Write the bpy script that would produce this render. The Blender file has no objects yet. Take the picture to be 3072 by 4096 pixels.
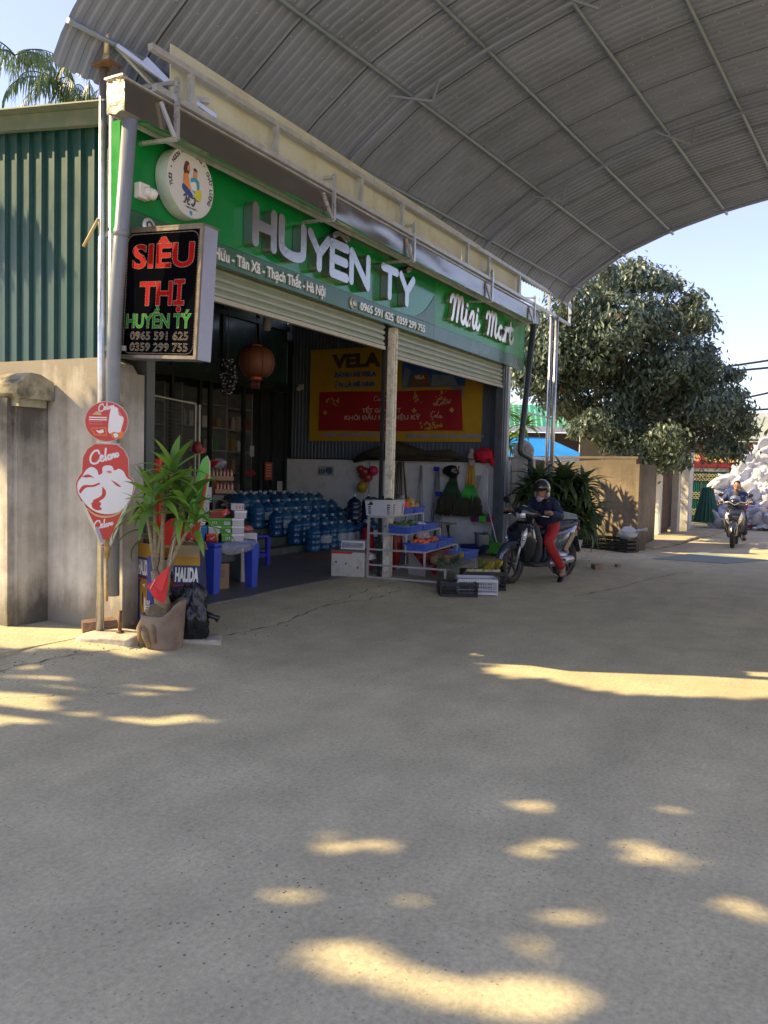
import bpy, bmesh, math, random
from mathutils import Vector, Matrix, Euler
from mathutils import noise as mnoise
PI = math.pi
R = math.radians
S = bpy.context.scene
COL = S.collection

# ------------------------------------------------------------------ camera
# world: +x runs along the shop front away from the camera, +y goes from the road into the shop, z up
cam_d = bpy.data.cameras.new('camera')
cam = bpy.data.objects.new('camera', cam_d); COL.objects.link(cam); S.camera = cam
_p = math.atan(178/3300.); _r = math.atan(.0245); _yaw = R(28.6)
_F = Vector((math.cos(_yaw)*math.cos(_p), math.sin(_yaw)*math.cos(_p), -math.sin(_p)))
_r0 = Vector((math.sin(_yaw), -math.cos(_yaw), 0)); _u0 = _r0.cross(_F)
_R = _r0*math.cos(_r)+_u0*math.sin(_r); _U = _u0*math.cos(_r)-_r0*math.sin(_r)
cam.matrix_world = Matrix(((_R.x, _U.x, -_F.x, 0), (_R.y, _U.y, -_F.y, 0), (_R.z, _U.z, -_F.z, 1.6), (0, 0, 0, 1)))
cam_d.sensor_fit = 'VERTICAL'; cam_d.sensor_height = 36; cam_d.lens = 3300/4096*36
cam_d.clip_start = .05; cam_d.clip_end = 3000

# ------------------------------------------------------------------ sky and sun
W = bpy.data.worlds.new('World'); S.world = W; W.use_nodes = True
nt = W.node_tree; nt.nodes.clear()
sky = nt.nodes.new('ShaderNodeTexSky'); sky.sky_type = 'NISHITA'; sky.sun_disc = False
sky.sun_elevation = R(38.4); sky.sun_rotation = math.atan2(-.5, 1)
sky.altitude = 10; sky.air_density = 1.0; sky.dust_density = .7; sky.ozone_density = 1.2
bg = nt.nodes.new('ShaderNodeBackground'); bg.inputs[1].default_value = .115
wo = nt.nodes.new('ShaderNodeOutputWorld')
hz = nt.nodes.new('ShaderNodeMix'); hz.data_type = 'RGBA'; hz.inputs[0].default_value = .6; hz.inputs[7].default_value = (.80, .58, 1.15, 1)   # bright winter haze thins the blue
nt.links.new(sky.outputs[0], hz.inputs[6]); nt.links.new(hz.outputs[2], bg.inputs[0]); nt.links.new(bg.outputs[0], wo.inputs[0])
sd = bpy.data.lights.new('sun', 'SUN'); sd.energy = 2.35; sd.angle = R(.55); sd.color = (1, .74, .39)
so = bpy.data.objects.new('sun', sd); COL.objects.link(so)
so.rotation_euler = Vector((.50, -1, -.885)).to_track_quat('-Z', 'Y').to_euler()
S.view_settings.view_transform = 'Standard'; S.view_settings.look = 'None'
S.view_settings.exposure = 2.35; S.view_settings.gamma = 1
S.cycles.max_bounces = 8; S.cycles.diffuse_bounces = 5; S.cycles.transparent_max_bounces = 12

# ------------------------------------------------------------------ materials
MATS = {}
def nd(t, kind, **kw):
    n = t.nodes.new(kind)
    for k, v in kw.items(): setattr(n, k, v)
    return n
def newmat(name):
    m = bpy.data.materials.new(name); m.use_nodes = True
    t = m.node_tree; b = t.nodes['Principled BSDF']; return m, t, b
def coords(t, scale=(1, 1, 1), world=False):
    tc = nd(t, 'ShaderNodeNewGeometry') if world else nd(t, 'ShaderNodeTexCoord')
    mp = nd(t, 'ShaderNodeMapping'); mp.inputs['Scale'].default_value = scale
    t.links.new(tc.outputs['Position' if world else 'Object'], mp.inputs[0]); return mp
def noise_node(t, mp, sc, det=6, rough=.6):
    n = nd(t, 'ShaderNodeTexNoise'); n.inputs['Scale'].default_value = sc
    n.inputs['Detail'].default_value = det; n.inputs['Roughness'].default_value = rough
    t.links.new(mp.outputs[0], n.inputs['Vector']); return n
def ramp(t, src, stops):
    r = nd(t, 'ShaderNodeValToRGB'); e = r.color_ramp.elements
    while len(e) > 1: e.remove(e[-1])
    e[0].position = stops[0][0]; e[0].color = tuple(stops[0][1])+((1,) if len(stops[0][1]) == 3 else ())
    for p, c in stops[1:]:
        x = e.new(p); x.color = tuple(c)+((1,) if len(c) == 3 else ())
    t.links.new(src, r.inputs[0]); return r
def mixc(t, fac, a, b, mode='MIX'):
    m = nd(t, 'ShaderNodeMix', data_type='RGBA', blend_type=mode)
    if isinstance(fac, (int, float)): m.inputs[0].default_value = fac
    else: t.links.new(fac, m.inputs[0])
    for i, v in ((6, a), (7, b)):
        if isinstance(v, (tuple, list)): m.inputs[i].default_value = tuple(v)[:3]+(1,)
        else: t.links.new(v, m.inputs[i])
    return m.outputs[2]
def bump_to(t, b, h, st=.3, d=.01):
    bp = nd(t, 'ShaderNodeBump'); bp.inputs['Strength'].default_value = st; bp.inputs['Distance'].default_value = d
    t.links.new(h, bp.inputs['Height']); t.links.new(bp.outputs[0], b.inputs['Normal']); return bp
def M(name, col=(.5, .5, .5), rough=.55, metal=0, var=.18, sc=6, bump=.15, dirt=None, dsc=3, damt=.5, stretch=(1, 1, 1), coat=0, spec=.5, trans=0, alpha=1, emit=0, sss=0):
    if name in MATS: return MATS[name]
    m, t, b = newmat(name); mp = coords(t, stretch)
    n = noise_node(t, mp, sc)
    lo = [max(0, c*(1-var)) for c in col]; hi = [min(1, c*(1+var)) for c in col]
    r = ramp(t, n.outputs['Fac'], [(.3, lo), (.7, hi)]); out = r.outputs[0]
    if dirt:
        n2 = noise_node(t, mp, dsc, 8, .7)
        r2 = ramp(t, n2.outputs['Fac'], [(.48, (0, 0, 0)), (.68, (1, 1, 1))])
        mm = nd(t, 'ShaderNodeMath', operation='MULTIPLY'); t.links.new(r2.outputs[0], mm.inputs[0]); mm.inputs[1].default_value = damt
        out = mixc(t, mm.outputs[0], out, dirt)
    t.links.new(out, b.inputs['Base Color'])
    b.inputs['Metallic'].default_value = metal; b.inputs['Specular IOR Level'].default_value = spec
    b.inputs['Coat Weight'].default_value = coat; b.inputs['Coat Roughness'].default_value = .08
    b.inputs['Transmission Weight'].default_value = trans; b.inputs['Alpha'].default_value = alpha
    rr = ramp(t, n.outputs['Fac'], [(.2, [max(.02, rough*.75)]*3), (.8, [min(1, rough*1.2)]*3)])
    t.links.new(rr.outputs[0], b.inputs['Roughness'])
    if bump: bump_to(t, b, noise_node(t, mp, sc*6, 5).outputs['Fac'], bump, .004)
    if emit: b.inputs['Emission Color'].default_value = (*col, 1); b.inputs['Emission Strength'].default_value = emit
    MATS[name] = m; return m

def mat_concrete(name, c1, c2, stain, crack=.35, pebbles=True):
    m, t, b = newmat(name); mp = coords(t, world=True)
    big = noise_node(t, mp, .35, 5, .55); mid = noise_node(t, mp, 2.3, 8, .65); fine = noise_node(t, mp, 42, 6, .7)
    c = ramp(t, big.outputs['Fac'], [(.32, c1), (.68, c2)]).outputs[0]
    f = ramp(t, mid.outputs['Fac'], [(.3, (.80, .80, .80)), (.7, (1.14, 1.14, 1.14))]).outputs[0]
    c = mixc(t, .8, c, f, 'MULTIPLY')
    f2 = ramp(t, fine.outputs['Fac'], [(.3, (.68, .68, .68)), (.72, (1.28, 1.28, 1.28))]).outputs[0]
    c = mixc(t, .75, c, f2, 'MULTIPLY')
    mps = coords(t, (.22, 1.5, 1), world=True); stk = noise_node(t, mps, 1.1, 6, .6)
    c = mixc(t, .8, c, ramp(t, stk.outputs['Fac'], [(.3, (.84, .84, .85)), (.7, (1.10, 1.09, 1.07))]).outputs[0], 'MULTIPLY')
    h = fine.outputs['Fac']
    if pebbles:
        vo = nd(t, 'ShaderNodeTexVoronoi'); vo.inputs['Scale'].default_value = 47; t.links.new(mp.outputs[0], vo.inputs['Vector'])
        vo2 = nd(t, 'ShaderNodeTexVoronoi'); vo2.inputs['Scale'].default_value = 47; t.links.new(mp.outputs[0], vo2.inputs['Vector'])
        spot = ramp(t, vo.outputs['Distance'], [(.16, (1, 1, 1)), (.30, (0, 0, 0))])
        sel = ramp(t, vo2.outputs['Color'], [(.70, (0, 0, 0)), (.74, (1, 1, 1))])
        patch = ramp(t, noise_node(t, mp, .9, 3).outputs['Fac'], [(.40, (0, 0, 0)), (.62, (1, 1, 1))])
        k = mixc(t, 1, spot.outputs[0], sel.outputs[0], 'MULTIPLY'); k = mixc(t, 1, k, patch.outputs[0], 'MULTIPLY')
        c = mixc(t, k, c, (.10, .095, .085))
        h = mixc(t, k, h, (0, 0, 0))
    st = ramp(t, noise_node(t, mp, .8, 9, .75).outputs['Fac'], [(.55, (0, 0, 0)), (.74, (1, 1, 1))])
    ms = nd(t, 'ShaderNodeMath', operation='MULTIPLY'); t.links.new(st.outputs[0], ms.inputs[0]); ms.inputs[1].default_value = .55
    c = mixc(t, ms.outputs[0], c, stain)
    if crack:
        wn = noise_node(t, mp, 1.3, 6); wm = mixc(t, .35, mp.outputs[0], wn.outputs['Color'], 'ADD')
        vc = nd(t, 'ShaderNodeTexVoronoi', feature='DISTANCE_TO_EDGE'); vc.inputs['Scale'].default_value = crack
        t.links.new(wm, vc.inputs['Vector'])
        gate = ramp(t, noise_node(t, mp, .5, 2).outputs['Fac'], [(.52, (0, 0, 0)), (.62, (1, 1, 1))])
        cr = ramp(t, vc.outputs['Distance'], [(0, (.8, .8, .8)), (.0022, (0, 0, 0))])
        k = mixc(t, 1, cr.outputs[0], gate.outputs[0], 'MULTIPLY')
        c = mixc(t, k, c, (.07, .065, .055))
    t.links.new(c, b.inputs['Base Color']); b.inputs['Roughness'].default_value = .88; b.inputs['Specular IOR Level'].default_value = .3
    bump_to(t, b, h, .55, .006); MATS[name] = m; return m

def mat_plaster(name, col, stain, moss=None, h0=0, h1=2.5, amt=.8, topstain=True, lo=.52):
    """render coat with streaks running down and grime along the foot and head of the wall (stains, world height)"""
    m, t, b = newmat(name); mp = coords(t, world=True); mpv = coords(t, (5, 5, .5), world=True)
    a = noise_node(t, mp, 3, 8, .65)
    c = ramp(t, a.outputs['Fac'], [(.3, [x*.86 for x in col]), (.7, [min(1, x*1.08) for x in col])]).outputs[0]
    s0 = noise_node(t, mpv, 1, 7, .65); s1 = noise_node(t, mp, 1.9, 9, .72); s = nd(t, 'ShaderNodeMix'); s.inputs[0].default_value = .5; t.links.new(s0.outputs['Fac'], s.inputs[2]); t.links.new(s1.outputs['Fac'], s.inputs[3])
    geo = nd(t, 'ShaderNodeNewGeometry'); sx = nd(t, 'ShaderNodeSeparateXYZ'); t.links.new(geo.outputs['Position'], sx.inputs[0])
    def mr(x0, x1, y0, y1):
        q = nd(t, 'ShaderNodeMapRange'); q.inputs[1].default_value = x0; q.inputs[2].default_value = x1
        q.inputs[3].default_value = y0; q.inputs[4].default_value = y1; t.links.new(sx.outputs[2], q.inputs[0]); return q.outputs[0]
    foot = mr(h0, h0+.55, .34, 0); head = mr(h1-.75, h1, 0, .26 if topstain else 0)
    ad = nd(t, 'ShaderNodeMath', operation='ADD'); t.links.new(foot, ad.inputs[0]); t.links.new(head, ad.inputs[1])
    ad2 = nd(t, 'ShaderNodeMath', operation='ADD'); t.links.new(ad.outputs[0], ad2.inputs[0]); t.links.new(s.outputs[0], ad2.inputs[1])
    r = ramp(t, ad2.outputs[0], [(lo, (0, 0, 0)), (lo+.26, (1, 1, 1))])
    ms = nd(t, 'ShaderNodeMath', operation='MULTIPLY'); t.links.new(r.outputs[0], ms.inputs[0]); ms.inputs[1].default_value = amt
    c = mixc(t, ms.outputs[0], c, stain)
    if moss:
        q = ramp(t, noise_node(t, mp, 1.7, 7, .7).outputs['Fac'], [(.5, (0, 0, 0)), (.66, (1, 1, 1))])
        k = mixc(t, 1, q.outputs[0], (1, 1, 1), 'MULTIPLY')
        ff = nd(t, 'ShaderNodeMath', operation='MULTIPLY'); t.links.new(q.outputs[0], ff.inputs[0]); t.links.new(mr(h0, h0+.6, .9, 0), ff.inputs[1])
        c = mixc(t, ff.outputs[0], c, moss)
    t.links.new(c, b.inputs['Base Color']); b.inputs['Roughness'].default_value = .85
    bump_to(t, b, noise_node(t, mp, 22, 8, .7).outputs['Fac'], .5, .008); MATS[name] = m; return m

# ------------------------------------------------------------------ mesh helpers
class MB:
    """collects shapes in one bmesh; every face remembers its material slot"""
    def __init__(s): s.bm = bmesh.new(); s.mats = []; s.cur = 0; s.smooth_from = 0
    def mat(s, m):
        if m not in s.mats: s.mats.append(m)
        s.cur = s.mats.index(m); return s
    def _f(s, vs, sm=False):
        try: f = s.bm.faces.new(vs)
        except ValueError: return None
        f.material_index = s.cur; f.smooth = sm; return f
    def box(s, c, d, rot=None, taper=1, bev=0):
        c = Vector(c); hx, hy, hz = d[0]/2, d[1]/2, d[2]/2
        mt = rot.to_matrix() if isinstance(rot, Euler) else (Matrix.Rotation(rot, 3, 'Z') if isinstance(rot, (int, float)) else (rot or Matrix.Identity(3)))
        vs = []
        for z in (-1, 1):
            k = taper if z > 0 else 1
            for x, y in ((-1, -1), (1, -1), (1, 1), (-1, 1)):
                vs.append(s.bm.verts.new(c+mt@Vector((x*hx*k, y*hy*k, z*hz))))
        fs = []
        for f in ((3, 2, 1, 0), (4, 5, 6, 7), (0, 1, 5, 4), (1, 2, 6, 5), (2, 3, 7, 6), (3, 0, 4, 7)): fs.append(s._f([vs[i] for i in f]))
        if bev:
            es = list({e for f in fs for e in f.edges})
            r = bmesh.ops.bevel(s.bm, geom=es, offset=bev, segments=2, profile=.5, affect='EDGES')
            for f in r['faces']: f.material_index = s.cur
        return s
    def tube(s, pts, r, n=10, cap=True, closed=False, sm=True, flat=1):
        pts = [Vector(p) for p in pts]; rs = r if isinstance(r, (list, tuple)) else [r]*len(pts)
        rings = []; up = None
        for i, p in enumerate(pts):
            if closed: d = pts[(i+1) % len(pts)]-pts[i-1]
            else: d = (pts[min(i+1, len(pts)-1)]-pts[max(i-1, 0)])
            if d.length < 1e-9: d = Vector((0, 0, 1))
            d.normalize()
            if up is None: up = Vector((0, 0, 1)) if abs(d.z) < .9 else Vector((1, 0, 0))
            a = d.cross(up)
            if a.length < 1e-6: a = d.orthogonal()
            a.normalize(); b2 = a.cross(d).normalized(); up = b2
            rings.append([s.bm.verts.new(p+(a*math.cos(2*PI*k/n)+b2*math.sin(2*PI*k/n)*flat)*rs[i]) for k in range(n)])
        m = len(rings)
        for i in range(m if closed else m-1):
            A, B = rings[i], rings[(i+1) % m]
            for k in range(n): s._f([A[k], A[(k+1) % n], B[(k+1) % n], B[k]], sm)
        if cap and not closed: s._f(rings[0][::-1]); s._f(rings[-1])
        return s
    def bar(s, a, b, w, h=None):
        """square tube from a to b"""
        a = Vector(a); b = Vector(b); d = b-a; L = d.length; h = h or w
        z = d.normalized(); x = z.cross(Vector((0, 0, 1)))
        if x.length < 1e-4: x = Vector((1, 0, 0))
        x.normalize(); y = z.cross(x)
        mt = Matrix((x, y, z)).transposed()
        return s.box((a+b)/2, (w, h, L), mt)
    def lathe(s, prof, c=(0, 0, 0), n=24, mt=None, sm=True, ang=2*PI):
        """profile (radius, height) turned about z"""
        c = Vector(c); mt = mt or Matrix.Identity(3); rings = []
        full = ang >= 2*PI-1e-6; cnt = n if full else n+1
        for r, z in prof:
            if r < 1e-6: rings.append([s.bm.verts.new(c+mt@Vector((0, 0, z)))])
            else: rings.append([s.bm.verts.new(c+mt@Vector((r*math.cos(ang*k/n), r*math.sin(ang*k/n), z))) for k in range(cnt)])
        for A, B in zip(rings, rings[1:]):
            for k in range(n):
                k2 = (k+1) % cnt
                if len(A) == 1 and len(B) == 1: continue
                if len(A) == 1: s._f([A[0], B[k2], B[k]], sm)
                elif len(B) == 1: s._f([A[k], A[k2], B[0]], sm)
                else: s._f([A[k], A[k2], B[k2], B[k]], sm)
        return s
    def ball(s, c, r, n=12, jit=0, seed=0, mt=None):
        r = r if isinstance(r, (tuple, list)) else (r, r, r); rg = []
        m = max(4, n//2+1); mt = mt or Matrix.Identity(3); c = Vector(c)
        def P(i, k):
            th = PI*i/m; ph = 2*PI*k/n; v = Vector((math.sin(th)*math.cos(ph), math.sin(th)*math.sin(ph), math.cos(th)))
            q = 1+jit*(mnoise.noise(v*1.7+Vector((seed*7.3, seed*3.1, seed))))
            return c+mt@Vector((v.x*r[0]*q, v.y*r[1]*q, v.z*r[2]*q))
        top = s.bm.verts.new(P(0, 0)); bot = s.bm.verts.new(P(m, 0))
        for i in range(1, m): rg.append([s.bm.verts.new(P(i, k)) for k in range(n)])
        for k in range(n):
            s._f([top, rg[0][k], rg[0][(k+1) % n]], True); s._f([bot, rg[-1][(k+1) % n], rg[-1][k]], True)
        for A, B in zip(rg, rg[1:]):
            for k in range(n): s._f([A[k], B[k], B[(k+1) % n], A[(k+1) % n]], True)
        return s
    def prism(s, pts, o, ux, uy, depth, sm=False):
        """2-D outline on the plane o,ux,uy thickened by depth along ux x uy (front face at +depth)"""
        o = Vector(o); ux = Vector(ux); uy = Vector(uy); n = ux.cross(uy).normalized()
        A = [s.bm.verts.new(o+ux*x+uy*y) for x, y in pts]; B = [s.bm.verts.new(o+ux*x+uy*y+n*depth) for x, y in pts]
        k = len(pts)
        area = sum(pts[i][0]*pts[(i+1) % k][1]-pts[(i+1) % k][0]*pts[i][1] for i in range(k))
        if area < 0: A.reverse(); B.reverse()
        s._f(A[::-1]); s._f(B)
        for i in range(k): s._f([A[i], A[(i+1) % k], B[(i+1) % k], B[i]], sm)
        return s
    def grid(s, fn, nu, nv, sm=True):
        """surface fn(u,v), u,v in 0..1"""
        g = [[s.bm.verts.new(fn(i/nu, j/nv)) for j in range(nv+1)] for i in range(nu+1)]
        for i in range(nu):
            for j in range(nv): s._f([g[i][j], g[i+1][j], g[i+1][j+1], g[i][j+1]], sm)
        return s
    def quad(s, *p): s._f([s.bm.verts.new(q) for q in p]); return s
    def build(s, name, mat=None, parent=None, **tags):
        me = bpy.data.meshes.new(name); s.bm.normal_update(); s.bm.to_mesh(me); s.bm.free()
        for m in (s.mats or ([mat] if mat else [])): me.materials.append(m)
        o = bpy.data.objects.new(name, me); COL.objects.link(o)
        if parent: o.parent = parent
        for k, v in tags.items():
            if v: o[k] = v
        return o
def E(name, loc, label, cat, group=None, rz=0):
    o = bpy.data.objects.new(name, None); COL.objects.link(o); o.location = loc; o.rotation_euler = (0, 0, rz)
    o['label'] = label; o['category'] = cat; o.empty_display_size = .1
    if group: o['group'] = group
    return o
def kids(o): return [c for c in bpy.data.objects if c.parent == o]
def ctree(o, parent=None, label=None, loc=None, rz=None, group=None, scale=None):
    c = o.copy(); COL.objects.link(c)
    if parent: c.parent = parent
    if label: c['label'] = label
    if group: c['group'] = group
    if loc is not None: c.location = loc
    if rz is not None: c.rotation_euler = rz if hasattr(rz, '__len__') else (0, 0, rz)
    if scale is not None: c.scale = scale if hasattr(scale, '__len__') else (scale,)*3
    for ch in kids(o): ctree(ch, c)
    return c
def wparent(o, p):
    """parent geometry written in world coordinates to an Empty that stands elsewhere"""
    o.parent = p; o.matrix_parent_inverse = Matrix.LocRotScale(p.location, p.rotation_euler, p.scale).inverted(); return o
def rnd(a, b): return random.uniform(a, b)
def lerp(a, b, t): return a+(b-a)*t

# lettering: built-in font turned into mesh, or brush strokes
def text_mesh(name, txt, size, depth, mat, o, ux, uy, parent=None, bold=0, align='LEFT', width=None, shear=0, sp=1):
    """text standing on the plane o,ux,uy; width squeezes or stretches it to that length"""
    cu = bpy.data.curves.new(name, 'FONT'); cu.body = txt; cu.size = size; cu.extrude = depth/2; cu.offset = bold
    cu.align_x = align; cu.shear = shear; cu.space_character = sp; cu.resolution_u = 5
    ob = bpy.data.objects.new(name, cu); COL.objects.link(ob)
    dg = bpy.context.evaluated_depsgraph_get(); me = bpy.data.meshes.new_from_object(ob.evaluated_get(dg))
    bpy.data.objects.remove(ob); bpy.data.curves.remove(cu)
    xs = [v.co.x for v in me.vertices] or [0]; k = 1
    if width and max(xs) > min(xs): k = width/(max(xs)-min(xs))
    x0 = min(xs) if align == 'LEFT' else 0
    o = Vector(o); ux = Vector(ux).normalized(); uy = Vector(uy).normalized(); n = ux.cross(uy)
    for v in me.vertices: v.co = o+ux*((v.co.x-x0)*k)+uy*v.co.y+n*(v.co.z+depth/2)
    me.materials.clear(); me.materials.append(mat)
    q = bpy.data.objects.new(name, me); COL.objects.link(q)
    if parent: q.parent = parent
    return q
def smooth_path(pts, k=6):
    """Catmull-Rom through 2-D points"""
    if len(pts) < 3: return pts
    out = []
    P = [pts[0]]+list(pts)+[pts[-1]]
    for i in range(1, len(P)-2):
        for j in range(k):
            t = j/k; a, b, c, d = P[i-1], P[i], P[i+1], P[i+2]
            out.append(tuple(.5*((2*b[q])+(-a[q]+c[q])*t+(2*a[q]-5*b[q]+4*c[q]-d[q])*t*t+(-a[q]+3*b[q]-3*c[q]+d[q])*t**3) for q in (0, 1)))
    out.append(pts[-1]); return out
def stroke_outline(pts, w, cap=5):
    """outline of a round-capped stroke of width w (or list of widths) along 2-D points"""
    n = len(pts); ws = w if isinstance(w, (list, tuple)) else [w]*n; Lf, Rt = [], []
    ds = []
    for i in range(n):
        a = pts[max(i-1, 0)]; b = pts[min(i+1, n-1)]; dx, dy = b[0]-a[0], b[1]-a[1]; l = math.hypot(dx, dy) or 1
        ds.append((dx/l, dy/l))
    for (x, y), (dx, dy), ww in zip(pts, ds, ws):
        Lf.append((x-dy*ww/2, y+dx*ww/2)); Rt.append((x+dy*ww/2, y-dx*ww/2))
    def capp(p, d, ww, s):
        a0 = math.atan2(d[1], d[0]); return [(p[0]+math.cos(a0+s*(PI/2-PI*k/cap))*ww/2, p[1]+math.sin(a0+s*(PI/2-PI*k/cap))*ww/2) for k in range(1, cap)]
    end = capp(pts[-1], ds[-1], ws[-1], 1); st = capp(pts[0], (-ds[0][0], -ds[0][1]), ws[0], 1)
    return Lf+end+Rt[::-1]+st
def strokes(mb, lst, w, o, ux, uy, depth, k=6, step=.0006):
    """brush-stroke lettering; each stroke stands a hair prouder than the one before"""
    ux = Vector(ux); uy = Vector(uy); n = ux.cross(uy).normalized(); o = Vector(o)
    for i, st in enumerate(lst):
        pts = smooth_path(st, k) if len(st) > 2 else st
        ol_n = len(pts)
        # ribbon as quads so that curved strokes stay clean
        ws = [w]*ol_n
        a = stroke_outline(pts, w); L = a[:ol_n]; endc = a[ol_n:ol_n+4]; Rr = a[ol_n+4:2*ol_n+4][::-1]; stc = a[2*ol_n+4:]
        dd = depth+i*step
        def V(p, h): return mb.bm.verts.new(o+ux*p[0]+uy*p[1]+n*h)
        Lt = [V(p, dd) for p in L]; Rt = [V(p, dd) for p in Rr]; Lb = [V(p, 0) for p in L]; Rb = [V(p, 0) for p in Rr]
        for j in range(ol_n-1):
            mb._f([Rt[j], Rt[j+1], Lt[j+1], Lt[j]]); mb._f([Lt[j], Lt[j+1], Lb[j+1], Lb[j]]); mb._f([Rb[j], Rb[j+1], Rt[j+1], Rt[j]])
        for A, c, B, At, Bt in ((L[-1], endc, Rr[-1], (Lt[-1], Lb[-1]), (Rt[-1], Rb[-1])), (Rr[0], stc, L[0], (Rt[0], Rb[0]), (Lt[0], Lb[0]))):
            ct = [V(p, dd) for p in c]; cb = [V(p, 0) for p in c]
            tt = [At[0]]+ct+[Bt[0]]; bb = [At[1]]+cb+[Bt[1]]
            mb._f(tt[::-1])
            for j in range(len(tt)-1): mb._f([tt[j], tt[j+1], bb[j+1], bb[j]])
    return mb
X_, Y_, Z_ = Vector((1, 0, 0)), Vector((0, 1, 0)), Vector((0, 0, 1))
ORD = ['first', 'second', 'third', 'fourth', 'fifth', 'sixth', 'seventh', 'eighth', 'ninth', 'tenth']
random.seed(7)
# ------------------------------------------------------------------ shared materials
road_m = mat_concrete('road concrete', (.47, .435, .285), (.545, .50, .33), (.38, .34, .225), crack=0)
apron_m = mat_concrete('apron concrete', (.385, .355, .235), (.46, .425, .28), (.24, .215, .15), crack=0)
tile_m = M('wet floor', (.13, .135, .135), rough=.5, var=.25, sc=3, dirt=(.09, .085, .08))
plast_m = mat_plaster('white plaster', (.64, .61, .55), (.17, .15, .11), moss=(.13, .14, .03), h1=2.55, lo=.43)
grim_m = mat_plaster('grimy plaster', (.55, .52, .44), (.06, .055, .045), moss=(.2, .18, .12), h1=2.2, amt=.9, lo=.45)
tanw_m = mat_plaster('tan render', (.26, .21, .145), (.085, .07, .05), h1=1.8, amt=.85, lo=.46)
inwall_m = M('whitewash', (.78, .78, .77), rough=.8, sc=3, dirt=(.35, .33, .3), damt=.5)
steel_m = M('galvanised steel', (.62, .64, .67), rough=.34, metal=.85, var=.12, sc=14, dirt=(.35, .30, .22), damt=.4, dsc=9)
frame_m = M('silver painted steel', (.48, .51, .55), rough=.42, metal=.35, var=.15, sc=12, dirt=(.30, .27, .22), damt=.4, dsc=7)
pvc_m = M('grey drain pipe', (.20, .23, .27), rough=.38, var=.08, spec=.5, dirt=(.3, .28, .24), damt=.25)
roofs_m = M('canopy sheet', (.235, .28, .40), rough=.6, metal=.1, var=.12, sc=1.5, dirt=(.12, .145, .17), damt=.5, dsc=1.4, stretch=(1, .3, 1))
clad_m = M('green cladding', (.004, .055, .058), rough=.45, var=.15, sc=2, coat=.1, dirt=(.06, .09, .08), damt=.25)
flash_m = M('green flashing', (.12, .17, .14), rough=.5, var=.12, sc=2, dirt=(.28, .27, .2), damt=.5)
blueclad_m = M('blue grey cladding', (.10, .13, .17), rough=.6, var=.1, sc=2, dirt=(.1, .11, .12), damt=.4)
shut_m = M('shutter slats', (.30, .35, .27), rough=.45, var=.1, sc=5, dirt=(.42, .42, .36), damt=.5, metal=.1)
green_m = M('sign green', (.006, .22, .05), rough=.18, var=.06, coat=.3, spec=.35, bump=.02)
lime_m = M('sign bright green', (.010, .27, .045), rough=.3, var=.06, coat=.12, spec=.3, bump=.02)
teal_m = M('sign dark band', (.035, .12, .065), rough=.3, var=.08, coat=.15, spec=.3, bump=.02, dirt=(.12, .13, .1), damt=.25)
dark_m = M('dark frame', (.022, .024, .026), rough=.5, var=.2)
mirr_m = M('polished steel', (.38, .355, .325), rough=.2, metal=.85, var=.08, sc=2.5, bump=.35)
gut_m = M('gutter mirror sheet', (.27, .25, .235), rough=.22, metal=.85, var=.12, sc=2, bump=.25, dirt=(.22, .18, .12), damt=.35, dsc=2)
white_m = M('white paint', (.72, .72, .70), rough=.5, var=.06)
cream_m = M('cream panel', (.56, .58, .49), rough=.6, var=.06, sc=2, dirt=(.40, .34, .2), damt=.6, dsc=2.2)
black_m = M('black', (.012, .012, .014), rough=.4, var=.2)
red_m = M('red', (.62, .012, .014), rough=.45, var=.1)
rust_m = M('rusty iron', (.16, .085, .04), rough=.75, var=.45, sc=30, bump=.4)

# ------------------------------------------------------------------ ground
def sstep(a, b, x):
    t = max(0, min(1, (x-a)/(b-a))); return t*t*(3-2*t)
def gz(x, y):
    """height of the ground: the forecourt rises a hand's width in front of the shop"""
    k = sstep(4.1, 5.35, y)*(1-sstep(11.5, 15.2, x))*sstep(3.2, 4.6, x)
    return .10*k+.006*mnoise.noise(Vector((x*.5, y*.5, 0)))
g = MB()
xs = [-40, -25, -14]+[-8+i*.2 for i in range(0, 131)]+[18.4+i*.7 for i in range(1, 30)]+[42, 50, 70, 110, 200, 400, 900]
ys = [-900, -300, -120, -60, -35, -22]+[-14+.6*i for i in range(0, 17)]+[-4+.2*i for i in range(1, 60)]+[8.2, 9, 10, 12, 15, 20, 30, 60, 150, 400, 900]
vg = [[g.bm.verts.new((x, y, gz(x, y) if abs(x) < 45 and abs(y) < 30 else 0)) for y in ys] for x in xs]
for i in range(len(xs)-1):
    for j in range(len(ys)-1): g._f([vg[i][j], vg[i+1][j], vg[i+1][j+1], vg[i][j+1]], True)
g.build('road', road_m, kind='structure')
# raised slab to the left of the shop with its broken edge
g = MB(); edge = []
for i in range(41):
    x = -6+i*.2885; edge.append((x, 5.60-.03*max(0, x-3)+.05*mnoise.noise(Vector((x*2.2, 0, 0)))+.02*mnoise.noise(Vector((x*9, 4, 0)))))
outl = edge+[(5.545, 5.42), (5.55, 14), (-6, 14)]
g.prism(outl, (0, 0, -.1), X_, Y_, .205)
g.build('pavement', road_m, kind='structure')
# smooth tiled floor inside the open bay, laid on the slab
g = MB()
fl = [(5.43, 10.3), (5.43, 5.9)]
for i in range(19): fl.append((5.43+i*.5, 5.75+.12*mnoise.noise(Vector((i*.7, 3, 0)))+.10*i*.05))
fl += [(14.45, 5.9), (14.45, 10.3)]
g.prism([(x, y) for x, y in fl], (0, 0, 0), X_, Y_, .112)
g.build('shop_floor', tile_m, kind='structure')

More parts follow.
